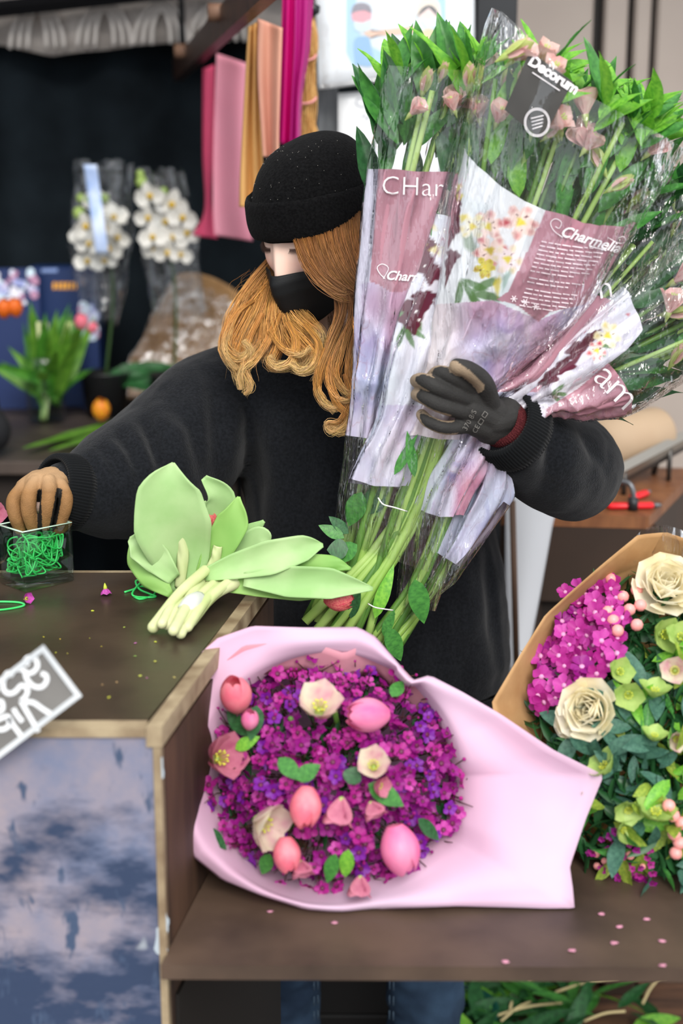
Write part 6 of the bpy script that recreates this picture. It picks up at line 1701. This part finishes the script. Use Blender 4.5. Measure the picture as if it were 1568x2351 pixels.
sheet('plum magenta paper hanging beside the raffia bundle', [(678, -60), (676, 100), (670, 220), (666, 330)], [(722, -60), (712, 100), (694, 220), (690, 330)], 2.60, m_pf, 1.5, .008, 5)
rf = thing('raffia_bundle', 'bundle of straw coloured raffia hanging left of the poster', 'raffia', P(705, 330, 2.72))
rg = np.random.default_rng(8)
part('strands', join(*[tube(spline([P(718 + rg.normal(0, 1.5), 30, 2.73), P(712 + rg.normal(0, 7), 110, 2.72 + rg.normal(0, .006)), P(706 + rg.normal(0, 9), 220, 2.72 + rg.normal(0, .008)), P(706 + rg.normal(0, 10), 330 + rg.normal(0, 10), 2.72)], 10), .0013, 4, False) for _ in range(150)]), m_raf, rf, kind='stuff')
for y in (140, 238):
    part('tie', tube(spline([P(636 if y > 200 else 680, y - 6, 2.715), P(690, y, 2.70), P(716, y - 4, 2.70), P(726, y - 14, 2.71)], 12), .0022, 5), pm('pink_straw', 'e79a9a', .7), rf)
part('knot', lathe([(.002, -.012), (.012, -.006), (.013, .006), (.002, .012)], 10, Matrix.Translation(Vector(P(719, 22, 2.72)))), m_blackpost, rf)
part('loop', tube([P(719, 22, 2.72), P(719, -60, 2.72)], .002, 5), m_blackpost, rf)

# notices
m_notice = pm('white_notice_paper', 'eef0f2', .3, coat=.3); m_pocket = film('plastic_pocket', (.98, .985, .99), .10, .12, (30, .35, .004), 1.0)
def quadsheet(name, q, Y, mat, parent=None, th=.001, n=10, wob=.0):
    q = np.array(q, float)
    def fn(u, v):
        p = q[0] * ((1 - u) * (1 - v))[:, None] + q[1] * (u * (1 - v))[:, None] + q[2] * (u * v)[:, None] + q[3] * ((1 - u) * v)[:, None]
        return np.array([P(a_, b_, Y - wob * sin(3 * c_) * d_) for (a_, b_), c_, d_ in zip(p, u, v)])
    return part(name, solid(gridf(n, n, fn), th), mat, parent)
po = thing('poster', 'white poster showing two masked cartoon people and an orange arrow', 'poster', P(900, 205, 2.85))
quadsheet('sheet', [(722, -190), (1088, -215), (1089, 160), (731, 206)], 2.85, m_notice, po)
def decal(parent, pts, Y, col, name, smooth_pts=0, rough=.5):
    q = spline(np.array(pts + pts[:1], float), smooth_pts)[:-1] if smooth_pts else np.array(pts, float)
    V = np.array([P(a_, b_, Y) for a_, b_ in q]); c = V.mean(0); n = len(V)
    return part(name, (np.concatenate([V, c[None]]), [(i, (i + 1) % n, n) for i in range(n)]), pm('print_' + col, col, rough), parent, smooth=False)
Y0 = 2.8490
decal(po, [(795, -60), (1023, -70), (1023, 128), (985, 142), (880, 148), (810, 152), (795, 120)], Y0, 'a9d4ee', 'printed_background')
decal(po, [(908 + 95 * cos(t), 30 + 95 * sin(t)) for t in np.linspace(0, 6.28, 24)[:-1]], Y0 - .0004, 'dfe9f0', 'printed_disc')
decal(po, [(815, 150), (812, 100), (822, 85), (845, 85), (852, 105), (855, 150)], Y0 - .0008, '7fb4dc', 'printed_figure', 24)
decal(po, [(830 + 23 * cos(t), 35 + 24 * sin(t)) for t in np.linspace(0, 6.28, 20)[:-1]], Y0 - .0010, 'ee9aa4', 'printed_face')
decal(po, [(806, 32), (812, 12), (830, 6), (848, 12), (853, 30), (840, 24), (820, 26)], Y0 - .0014, '7d7480', 'printed_hair', 24)
decal(po, [(812, 48), (832, 52), (850, 46), (846, 68), (828, 74), (814, 66)], Y0 - .0014, 'd3e6e8', 'printed_mask', 20)
decal(po, [(960, 125), (958, 85), (975, 68), (998, 70), (1006, 95), (1005, 120), (985, 122)], Y0 - .0008, 'f7d3a0', 'printed_figure', 24)
decal(po, [(985 + 24 * cos(t), 32 + 25 * sin(t)) for t in np.linspace(0, 6.28, 20)[:-1]], Y0 - .0010, 'f6dcd2', 'printed_face')
decal(po, [(956, 40), (960, 5), (985, -6), (1008, 6), (1012, 44), (1000, 20), (985, 12), (968, 20)], Y0 - .0014, 'f3e3cf', 'printed_hair', 24)
decal(po, [(968, 42), (988, 46), (1006, 40), (1003, 60), (986, 66), (972, 60)], Y0 - .0014, 'dcebec', 'printed_mask', 20)
decal(po, [(834, 76), (852, 68), (850, 72), (940, 61), (958, 60), (958, 76), (900, 80), (852, 84), (853, 88)], Y0 - .0018, 'f4c3a2', 'printed_arrow')
quadsheet('plastic_pocket', [(719, -195), (1091, -218), (1092, 164), (728, 211)], 2.8440, m_pocket, po, .0003, 24, .003)
wn = thing('notice', 'white handwritten notice below the poster beside the black hat', 'notice', P(850, 420, 2.88))
quadsheet('sheet', [(776, 214), (1010, 196), (1010, 450), (776, 450)], 2.88, m_notice, wn)
m_ink = pm('faint_grey_ink', 'b9bcc6', .7)
for s in ([(838, 228), (822, 226), (818, 240), (832, 246), (842, 242)], [(858, 246), (856, 232), (868, 234)], [(828, 274), (836, 262), (842, 276), (850, 262), (858, 276)], [(852, 300), (858, 290), (864, 304), (868, 292)], [(848, 350), (856, 338), (862, 354)], [(842, 380), (850, 372), (858, 384), (864, 372)]):
    V, Fc = ribbon2(s, 3, 16); part('handwriting', (np.array([P(a_, b_, 2.8785) for a_, b_ in V]), Fc), m_ink, wn, smooth=False)

# ================================================================== BACKGROUND LEFT: BACK TABLE
BZ = .93; BY = 3.02
m_btab = pm('back_table_wood', '4a3f38', .5, col2='332b27', nscale=6)
bt = thing('back_table', 'dark wooden table along the black curtain', 'table', (-1.0, 3.5, 0))
for k_ in range(5):
    part('board', box(-2.3, -.16, BY + k_ * .19, BY + k_ * .19 + .187, BZ - .03, BZ), m_btab, bt, smooth=False)
for x_ in (-2.2, -.22):
    for y_ in (BY + .04, BY + .86): part('leg', box(x_, x_ + .05, y_, y_ + .05, 0, BZ - .031), m_under, bt, smooth=False)
part('apron', box(-2.14, -.23, BY + .05, BY + .07, BZ - .13, BZ - .031), m_under, bt, smooth=False)
# orchids in clear wrap
m_orch = pm('white_orchid_petal', 'eeece6', .5, translucent=.25); m_lip = pm('yellow_orchid_lip', 'c9a52c', .5); m_film2 = film('crinkled_film', (.96, .97, .98), .07, .05, (35, .9, .006), 1.2)
V, Fc, mm, mi = multi([(petal_ring(2, 1.0, 1.15, 1.35, .2, .42, .05, seg=6, wid=5, seed=1), m_orch), (petal_ring(3, .95, .7, 1.4, .15, .45, .05, rot=pi / 2, seg=6, wid=4, seed=2), m_orch), (lathe([(.02, -.02), (.2, .02), (.22, .14), (.1, .3), (.02, .32)], 9), m_lip)])
ORCH = new_mesh('orchid_flower', V, Fc, mm, True, mi)
def orchid(label, fl_, foot, Y, filmL, filmR, buds):
    f0 = PZ(foot, 900, BZ); f0 = np.array([P(foot, 700, Y)[0], Y, BZ]); o = thing('orchid', label, 'orchid', f0, 'potted orchids')
    part('pot', xf(lathe([(.01, 0), (.05, 0), (.062, .11), (.066, .115), (.058, .112), (.05, .09), (.01, .09)], 24), Matrix.Translation(Vector(f0))), pm('black_pot', '17181a', .4), o)
    t0 = P(fl_[0][0], fl_[0][1] - 20, Y); part('stalk', tube(spline([f0 + np.array([0, 0, .09]), (f0 + t0) / 2 + np.array([.03, 0, .06]), t0], 14), .004, 6), pm('dark_stalk', '2f4a22', .5), o)
    for i, (x, y, s) in enumerate(fl_):
        r = np.random.default_rng(int(x * 7 + y)); p = P(x, y, Y - .04 + r.normal(0, .015)); put('orchid_flower', ORCH, o, look(p, nz(np.array([r.normal(0, .3), -1, r.normal(.1, .3)])), (1, 0, r.normal(0, .3)), s * M2(Y)))
    for x, y, s in buds: put('bud', BERRYG, o, look(P(x, y, Y - .03), (0, 0, 1), s=s * M2(Y)))
    for a_ in (-1, 1): 
        pl = f0 + np.array([0, 0, .1]); put('leaf', LEAVES[2], o, look(pl, (0, -.6, .8), (a_, .3, 0), .2) @ Matrix.Rotation(-pi / 2 * a_, 4, 'Z'))
    L_ = spline(np.array([P(q[0], q[1], Y) for q in filmL]), 30); R_ = spline(np.array([P(q[0], q[1], Y) for q in filmR]), 30)
    def fn(u, v):
        i = np.round(v * 29).astype(int); c = (L_[i] + R_[i]) / 2; w = np.linalg.norm(R_[i] - L_[i], axis=1) / 2; a_ = u * 2 * pi
        r_ = w * (1 + .10 * np.sin(a_ * 7 + v * 5) + .06 * np.sin(a_ * 13 - v * 9)); return c + np.stack([r_ * np.cos(a_), r_ * .7 * np.sin(a_), .01 * np.sin(a_ * 5)], 1)
    part('cellophane_sleeve', gridf(60, 30, fn, True), m_film2, o); return o
BERRYG = new_mesh('bud', *lathe([(.01, -1), (.6, -.85), (.95, -.3), (1, .2), (.75, .75), (.3, 1.0), (.01, 1.05)], 10), m_hellg)
o1 = orchid('white orchid with a blue strip of film, left of the two', [(222, 470, 34), (195, 520, 34), (240, 525, 36), (262, 500, 34), (205, 560, 32), (250, 570, 36), (270, 545, 30), (200, 600, 30), (240, 600, 30), (185, 545, 26)], 235, 3.62, [(175, 380), (165, 560), (200, 740)], [(300, 370), (300, 560), (270, 740)], [(182, 490, 14), (186, 455, 10), (200, 460, 9), (240, 455, 10)])
part('blue_film_strip', solid(gridf(6, 20, lambda u, v: np.array([P(192 + 30 * a_ + 28 * b_, 378 + 205 * b_, 3.53 + .01 * sin(6 * b_)) for a_, b_ in zip(u, v)])), .001), pm('pale_blue_film', '9fb8e6', .25, col2='cfdcf4', nscale=20), o1)
o2 = orchid('white orchid in sparkling clear wrap above the kraft cone', [(345, 450, 34), (395, 470, 38), (340, 500, 30), (380, 510, 34), (420, 500, 34), (350, 545, 32), (400, 545, 36), (430, 535, 30), (385, 580, 32), (355, 575, 28), (415, 585, 26)], 395, 3.58, [(318, 392), (330, 560), (360, 730)], [(415, 395), (450, 560), (470, 720)], [(325, 418, 13), (322, 400, 9), (375, 440, 10)])
# navy board and photo cards
m_navy = pm('navy_card', '0c2857', .45); m_or = pm('orange_print', 'f0a93a', .5)
nb = thing('navy_box', 'navy blue carton with orange lettering behind the tulips', 'box', np.array([P(158, 700, 3.75)[0], 3.78, BZ]))
bx0, bx1 = P(66, 700, 3.75)[0], P(222, 700, 3.75)[0]; zt = P(150, 613, 3.75)[2]
part('carton', box(bx0, bx1, 3.755, 3.86, BZ + .001, zt), m_navy, nb, smooth=False)
for x, w in ((124, 8), (134, 7), (143, 8), (153, 9), (164, 7), (173, 5)):
    V = np.array([P(a_, b_, 3.7535) for a_, b_ in ((x - w / 2 + 1, 649), (x + w / 2, 647), (x + w / 2, 663), (x - w / 2 + 1, 665))]); part('printed_letter', (V, [(0, 1, 2, 3)]), m_or, nb, smooth=False)
V = np.array([P(a_, b_, 3.7535) for a_, b_ in ((95, 617), (132, 616), (132, 625), (95, 626))]); part('printed_bar', (V, [(0, 1, 2, 3)]), pm('pale_blue_print', '7d93c4', .5), nb, smooth=False)
rg = np.random.default_rng(2)
def photo_card(label, x0, x1_, y0, y1, Y, seed):
    o = thing('photo_card', label, 'card', np.array([P((x0 + x1_) / 2, y1, Y)[0], Y, BZ]))
    A_ = P(x0, y0, Y); B_ = P(x1_, y1, Y); part('card', box(A_[0], B_[0], Y, Y + .006, BZ + .001, A_[2], .001), pm('lilac_card', '1c2f5e', .5), o, smooth=False)
    r = np.random.default_rng(seed)
    for i in range(70):
        cx, cy = r.uniform(x0 + 6, x1_ - 6), r.uniform(y0 + 6, min(y1 - 4, y0 + 90)); s = r.uniform(5, 11)
        decal(o, [(cx + s * cos(t) * r.uniform(.8, 1.1), cy + s * sin(t)) for t in np.linspace(0, 6.28, 9)[:-1]], Y - .0008 - .00002 * i, r.choice(['dfe4f6', 'c3bede', 'e8e6f2', '9aa3d6', 'b888a6', 'cfe2f0']), 'printed_petal')
photo_card('photo card of pale blossoms at the left edge behind the tulips', -60, 93, 616, 720, 3.72, 3)
photo_card('small pale photo card right of the tulip leaves', 182, 226, 690, 780, 3.70, 5)

# tulips in a glass vase
vb = PZ(108, 968, BZ)
vs = thing('glass_vase', 'clear glass vase with tulip leaves on the back table', 'vase', vb)
part('glass', xf(lathe([(.001, .001), (.045, .001), (.055, .14), (.06, .17), (.057, .17), (.052, .14), (.042, .012), (.001, .012)], 24), Matrix.Translation(Vector(vb))), m_glass, vs)
tv = thing('tulip_bouquet', 'bunch of green tulips with orange heads standing in the glass vase', 'flowers', vb + np.array([0, 0, .02]))
mlong = [leaf_mesh('leaf', pm('tulip_leaf_deep', '4f8f2c', .45, col2='37701f', nscale=10, translucent=.25), 1, .17, .25, .25, .3), leaf_mesh('leaf', pm('tulip_leaf_fresh', '74a83a', .45, col2='568c2c', nscale=10, translucent=.25), 1, .15, -.2, .25, -.3)]
rg = np.random.default_rng(6)
for i in range(40):
    q = P(rg.uniform(85, 140), rg.uniform(860, 940), vb[1] + rg.normal(0, .02)); tx = rg.choice([rg.uniform(-40, 240), rg.uniform(40, 180)]); e = P(tx, rg.uniform(680, 830) + abs(tx - 110) * .3, vb[1] + rg.normal(0, .08)); dd = e - q; L_ = np.linalg.norm(dd); y = dd / L_; z = nz(np.array([rg.normal(0, .4), -1, .3])); z = nz(z - y * np.dot(z, y)); put('leaf', mlong[i % 2], tv, basis(q, np.cross(y, z) * L_, y * L_, z * L_))
for i in range(10):
    x = rg.uniform(-10, 14); part('stem', tube(spline([P(98 + x * .6, 965, vb[1] + rg.normal(0, .012)), P(104 + x, 900, vb[1]), P(110 + x * 5, 740, vb[1] + rg.normal(0, .03))], 8), .0045, 6), m_stem2 if i % 2 else m_tstem, tv)
TORG = tulip_mesh(pm('orange_tulip_petal', 'ee5a1c', .45, col2='f28a2c', nscale=9, translucent=.3)); TYEL = tulip_mesh(pm('yellow_tulip_petal', 'f6c21c', .45, col2='ee6a3c', nscale=7, ndet=1, translucent=.3)); TPNK = TUL[1]
for x, y, m, s in ((8, 715, TORG, 26), (38, 712, TORG, 25), (186, 742, TPNK, 22), (208, 750, TPNK, 16)): put('tulip', m, tv, look(P(x, y + 14, vb[1] - .1), (rg.normal(0, .2), -.2, 1), s=s * 1.5 * M2(3.2)))
# loose tulip laid on the table edge
p = PZ(238, 985, BZ)
lt_ = thing('loose_tulip', 'single yellow and orange tulip lying with its long green leaves', 'flower', p)
put('tulip', TYEL, lt_, look(P(236, 988, p[1]) + np.array([0, -.02, .03]), (.08, -.25, 1), s=46 * M2(3.1)))
for a_, b_ in (((250, 970), (50, 1046)), ((262, 985), (110, 1048)), ((290, 955), (235, 985)), ((300, 960), (180, 1010))):
    q = PZ(a_[0], a_[1], BZ + .012); e = PZ(b_[0], b_[1], BZ + .006); e[1] = max(e[1], BY - .03); dd = e - q; L_ = np.linalg.norm(dd); y = dd / L_; z = np.array([0, -.4, 1.]); z = nz(z - y * np.dot(z, y)); put('leaf', mlong[1], lt_, basis(q, np.cross(y, z) * L_ * .7, y * L_, z * L_ * .2))
# small red tin + wire frame
p = PZ(176, 930, BZ); o = thing('red_tin', 'small red tin with white base behind the tulip stems', 'tin', p)
part('body', xf(lathe([(.001, .03), (.03, .03), (.03, .075), (.001, .075)], 20), Matrix.Translation(Vector(p))), pm('red_tin_paint', 'b3161c', .35), o); part('base', xf(lathe([(.001, .001), (.034, .001), (.034, .0295), (.001, .0295)], 20), Matrix.Translation(Vector(p))), pm('grey_white', 'b9b2b0', .5), o)
# kraft cone wrapped in crinkled film
kc = thing('kraft_cone', 'kraft paper cone in crinkled clear film leaning behind the shoulder', 'bouquet', np.array([P(275, 905, 3.78)[0], 3.78, BZ]))
tipk = P(275, 905, 3.78); 
def cone(u, v, s=1.0, wob=0.0):
    a_ = (u - .5) * 2.6; rimc = P(478, 765, 3.62); axd = rimc - tipk; L_ = np.linalg.norm(axd); axd = axd / L_; sdv = nz(np.cross(axd, [0, -1, 0])); nv_ = np.cross(sdv, axd)
    r_ = (.02 + .15 * v) * s; q = tipk + axd * (L_ * v * (1 + .35 * np.sin(u * pi) * 0 + .25 * u))[:, None] + sdv * (r_ * np.sin(a_))[:, None] + nv_ * (r_ * np.cos(a_) * -1)[:, None]
    if wob: q = q + nv_ * ((fbm(q, 32, 3, 5) - .5) * wob)[:, None]
    return q
V, Fc = gridf(40, 40, lambda u, v: cone(u, v)); V[:, 2] = np.maximum(V[:, 2], BZ + .002); part('kraft_paper', solid((V, Fc), .001), m_kraft, kc)
V, Fc = gridf(70, 70, lambda u, v: cone(u * .86, v * .92, 1.06, .07) + np.array([0, -.03, .0])); V[:, 2] = np.maximum(V[:, 2], BZ + .001); part('crinkled_film', (V, Fc), film('sparkling_film', (.96, .97, .98), .28, .08, (45, 1.0, .01), 1.6), kc, smooth=False)
# black bag at the left edge
p = np.array([P(-20, 1000, 3.06)[0], 3.07, BZ]); V, Fc, N = remesh(join(capsule([p + np.array([-.06, .0, .06]), p + np.array([-.02, .0, .06])], [.06, .06], 6, 14), capsule([p + np.array([-.05, 0, .09]), p + np.array([-.045, 0, .2])], [.07, .055], 8, 14)), .006, 5); V[:, 2] = np.maximum(V[:, 2], BZ + .001); V = V + N * ((fbm(V, 18, 2, 3) - .5) * .012)[:, None]; V[:, 2] = np.maximum(V[:, 2], BZ + .001)
tag(part('black_bag', (V, Fc), pm('black_bag_cloth', '15161a', .85)), 'soft black bag at the left edge on the back table', 'bag')
# pink blossom peeking in at the left edge
p = PZ(-34, 1325, TZ)
pb = thing('pink_blossom', 'pink blossom with a green leaf peeking in beside the tan glove', 'flower', p)
e = P(-16, 1175, 1.83); part('stem', tube(spline([p + np.array([0, 0, .001]), (p + e) / 2 + np.array([-.004, 0, 0]), e], 8), .002, 6), m_stem2, pb)
put('petals', HEL['pink'], pb, look(e - np.array([0, 0, .005]), (.5, -.6, .3), s=.022)); put('leaf', LEAVES[1], pb, look(P(-30, 1120, 1.83), (.1, -1, .2), (0, 0, 1), .035) @ Matrix.Rotation(0, 4, 'Z'))

# ================================================================== BACKGROUND RIGHT: WORKBENCH
WZ = .95
m_wb = pm('orange_brown_bench', '8a5a38', .5, col2='6d432a', nscale=5, stretch=(8, 2, 2), bump=(30, .2)); m_wb2 = pm('dark_bench_side', '2b1f18', .6, col2='3a2a20', nscale=4)
c = PZ(1490, 1187, WZ); l = PZ(1150, 1178, WZ); r = PZ(1600, 1075, WZ); bk_ = l + (r - c)
wb = thing('workbench', 'dark wooden workbench with orange brown top behind the elbow', 'bench', (float(c[0] - .1), float(c[1] + .2), 0))
def prism3(pts, z0, z1): return quadprism([(float(q[0]), float(q[1])) for q in pts], z0, z1)
nb_ = 4
for k_ in range(nb_):
    t0, t1 = k_ / nb_ + .003, (k_ + 1) / nb_ - .003
    part('board', prism3([l + (bk_ - l) * t0, c + (r - c) * t0, c + (r - c) * t1, l + (bk_ - l) * t1], WZ - .022, WZ), m_wb, wb, smooth=False)
ins = lambda q, t: q + ((l + r) / 2 - q) * t
part('side_board', prism3([l, c, c + (r - c) * .04, l + (bk_ - l) * .04], WZ - .16, WZ - .0225), m_wb2, wb, smooth=False)
part('end_board', prism3([c + (r - c) * .045, r, r + (l - c) * .06, c + (r - c) * .045 + (l - c) * .06], WZ - .16, WZ - .0225), m_wb2, wb, smooth=False)
for q in (l + (c - l) * .12 + (r - c) * .1, c + (l - c) * .1 + (r - c) * .1, r + (l - c) * .12 - (r - c) * .1): part('leg', box(float(q[0]) - .03, float(q[0]) + .03, float(q[1]) - .03, float(q[1]) + .03, 0, WZ - .0225), m_wb2, wb, smooth=False)
part('lower_cupboard', prism3([ins(l, .12), ins(c, .14), ins(r, .14), ins(bk_, .12)], .05, WZ - .165), m_under, wb, smooth=False)
# kraft roll on its dispenser
kr = thing('paper_dispenser', 'metal dispenser with a big roll of kraft paper on the workbench', 'paper roll', PZ(1440, 1090, WZ))
r1 = P(1508, 992, 2.78); r0 = P(1370, 1030, 2.66); rd = nz(r1 - r0); rr_ = .052
part('paper_roll', join(tube([r0, r1 - rd * .012, r1 - rd * .004, r1], [rr_, rr_, rr_ * .97, rr_ * .9], 36)), pm('kraft_roll_paper', 'b39c82', .7, col2='a88f74', nscale=4), kr)
part('core', tube([r0 - rd * .03, r1 + rd * .03], .012, 12), m_post, kr)
b0 = P(1415, 1088, 2.58); b1 = P(1610, 985, 2.82)
bd_ = nz(b1 - b0); V, Fc = tube([b0, b1], [(.006, .016)] * 2, 4); part('cutter_bar', (V, Fc), pm('steel_bar', '9a958c', .3, metal=.8), kr, smooth=False)
V, Fc = tube([b0 + np.array([0, .012, -.018]), b1 + np.array([0, .012, -.018])], [(.004, .012)] * 2, 4); part('lower_bar', (V, Fc), pm('dark_steel', '4c4a48', .35, metal=.7), kr, smooth=False)
for q in (r0, r1): f_ = np.array([q[0], q[1] + .01, WZ + .001]); part('bracket', tube([f_, q + rd * .028 * (1 if q is r1 else -1)], .006, 8), pm('dark_steel', '4c4a48'), kr)
for q in (b0 + bd_ * .03, b0 + bd_ * .2): part('foot', tube([q, np.array([q[0], q[1], WZ + .001])], .005, 8), pm('dark_steel', '4c4a48'), kr)
# clamp-like bent rod
hk = thing('bent_rod', 'bent grey metal rod with black tip above the red knife', 'rod', PZ(1455, 1160, WZ))
part('rod', tube(spline([P(1380, 1112, 2.50), P(1420, 1106, 2.49), P(1444, 1110, 2.48), P(1453, 1128, 2.475), P(1454, 1148, 2.475)], 20), .005, 8), pm('grey_rod', '6e7074', .35, metal=.6), hk)
e = P(1454, 1148, 2.475); part('tip', tube([e + np.array([0, 0, .004]), np.array([e[0], e[1], WZ + .001])], .009, 10), m_blackpost, hk)
# tape roll standing on edge
tp = PZ(1375, 1163, WZ); o = part('tape_roll', xf(lathe([(.016, -.012), (.028, -.012), (.028, .012), (.016, .012), (.016, -.012)], 30), look(tp + np.array([0, 0, .0285]), (.35, -1, 0))), pm('brown_tape', 'c29a6a', .4, col2='a67c4c', nscale=60)); tag(o, 'roll of brown tape standing on edge by the elbow', 'tape')
m_redp = pm('red_plastic', 'e0202a', .35)
def knife(label, a_, b_, cap=None):
    p0 = PZ(a_[0], a_[1], WZ + .007); p1 = PZ(b_[0], b_[1], WZ + .007); o = thing('craft_knife', label, 'knife', p0); dd = nz(p1 - p0)
    V, Fc = tube([p0, p0 + dd * .004, p1 - dd * .004, p1], [(.006, .004), (.009, .0065), (.009, .0065), (.006, .004)], 8, flatdir=None); part('handle', (V, Fc), m_redp, o); part('blade_end', tube([p1, p1 + dd * .014], [.005, .003], 6), m_post, o)
knife('long red craft knife lying along the front edge of the workbench', (1395, 1162), (1500, 1160)); knife('short red craft knife lying behind the bent rod', (1452, 1142), (1484, 1131))
# white sheet hanging beside the bench
def ws(u, v):
    L_ = np.array([P(1160, 1120 + 420 * b_, float(l[1]) - .02) for b_ in v]); R_ = np.array([P(np.interp(b_, [0, .2, .6, 1], [1290, 1268, 1238, 1205]), 1120 + 420 * b_, float(l[1]) - .012) for b_ in v]); return L_ * (1 - u)[:, None] + R_ * u[:, None] + np.stack([0 * u, -.012 * np.sin(u * pi), 0 * u], 1)
sh = thing('white_sheet', 'plain white sheet hanging from the workbench beside the sweatshirt', 'sheet', P(1210, 1540, 2.42)); part('sheet', solid(gridf(14, 20, ws), .003), pm('white_sheet_paper', 'cfd2d8', .6), sh)
part('brown_edge', tube([P(1176, 1150, 2.395), P(1186, 1540, 2.395)], .006, 6), m_brown, sh)

# ================================================================== FLOOR CLIPPINGS AND BUCKET
lp = thing('leaf_pile', 'heap of green leaf clippings and straw on the floor behind the jeans', 'leaf pile', PZ(1200, 2320, 0))
rg = np.random.default_rng(77); mats_l = [LEAVES[0], LEAVES[1], LEAVES[2], LEAVES[2], LEAVES[5], LEAVES[0]]
for i in range(150):
    x = rg.normal(1190, 130); y = rg.uniform(2215, 2480); x = x if x > 1040 else 1040 + rg.random() * 60
    p = PZ(x, y, rg.uniform(.005, .06)); a_ = rg.random() * 2 * pi; dv = nz(np.array([cos(a_), sin(a_), rg.normal(.15, .25)])); z = nz(np.array([rg.normal(0, .4), rg.normal(-.2, .4), 1])); z = nz(z - dv * np.dot(z, dv)); s = rg.uniform(.06, .13)
    put('leaf', mats_l[rg.integers(6)], lp, basis(p, np.cross(dv, z) * s, dv * s, z * s * .5))
m_straw = pm('dry_straw', 'c9b888', .7)
for a_, b_ in (((1275, 2278), (1420, 2246)), ((1185, 2280), (1232, 2238)), ((1130, 2335), (1290, 2302)), ((1150, 2345), (1218, 2300)), ((1495, 2262), (1530, 2245)), ((1475, 2305), (1505, 2255)), ((1340, 2345), (1435, 2322)), ((1170, 2330), (1175, 2300))):
    p0 = PZ(a_[0], a_[1], .05 if a_[0] < 1350 else .012); p1 = PZ(b_[0], b_[1], .055 if a_[0] < 1350 else .012); part('straw', tube(spline([p0, (p0 + p1) / 2 + np.array([0, 0, .006]), p1], 8), .0028, 5), m_straw, lp)
tbk = np.array([P(1055, 2360, 2.30)[0], 2.32, 0]); zb = P(1060, 2325, 2.30)[2]
bk2 = thing('bucket', 'dark green bucket just in view below the jeans', 'bucket', tbk)
part('body', xf(lathe([(.001, .002), (.05, .002), (.065, zb - .006), (.069, zb), (.062, zb), (.058, zb - .01), (.046, .01), (.001, .01)], 28), Matrix.Translation(Vector(tbk))), pm('dark_green_plastic', '0f4a3c', .4), bk2)
part('rim', xf(lathe([(.066, zb - .012), (.073, zb - .012), (.073, zb + .001), (.066, zb + .001), (.066, zb - .012)], 28), Matrix.Translation(Vector(tbk))), pm('dark_green_plastic', '0f4a3c'), bk2)

# black crate added behind the legs to stand in for the deep shadow
cx0_, cx1_ = P(690, 2300, 2.36)[0], P(930, 2300, 2.36)[0]
cr = thing('shadow_crate', 'black plastic crate added for the deep shadow between the jeans legs', 'shadow_crate', ((cx0_ + cx1_) / 2, 2.42, 0))
m_shadow_crate = pm('shadow_crate_black', '0b0b0c', .6)
part('base', box(cx0_, cx1_, 2.33, 2.60, .006, .03), m_shadow_crate, cr, smooth=False)
for z0 in (.032, .13, .228, .326):
    for y0 in (2.33, 2.585): part('slat', box(cx0_, cx1_, y0, y0 + .014, z0, z0 + .09), m_shadow_crate, cr, smooth=False)
for x0 in (cx0_, cx1_ - .014): part('end_panel', box(x0, x0 + .014, 2.346, 2.583, .032, .416), m_shadow_crate, cr, smooth=False)
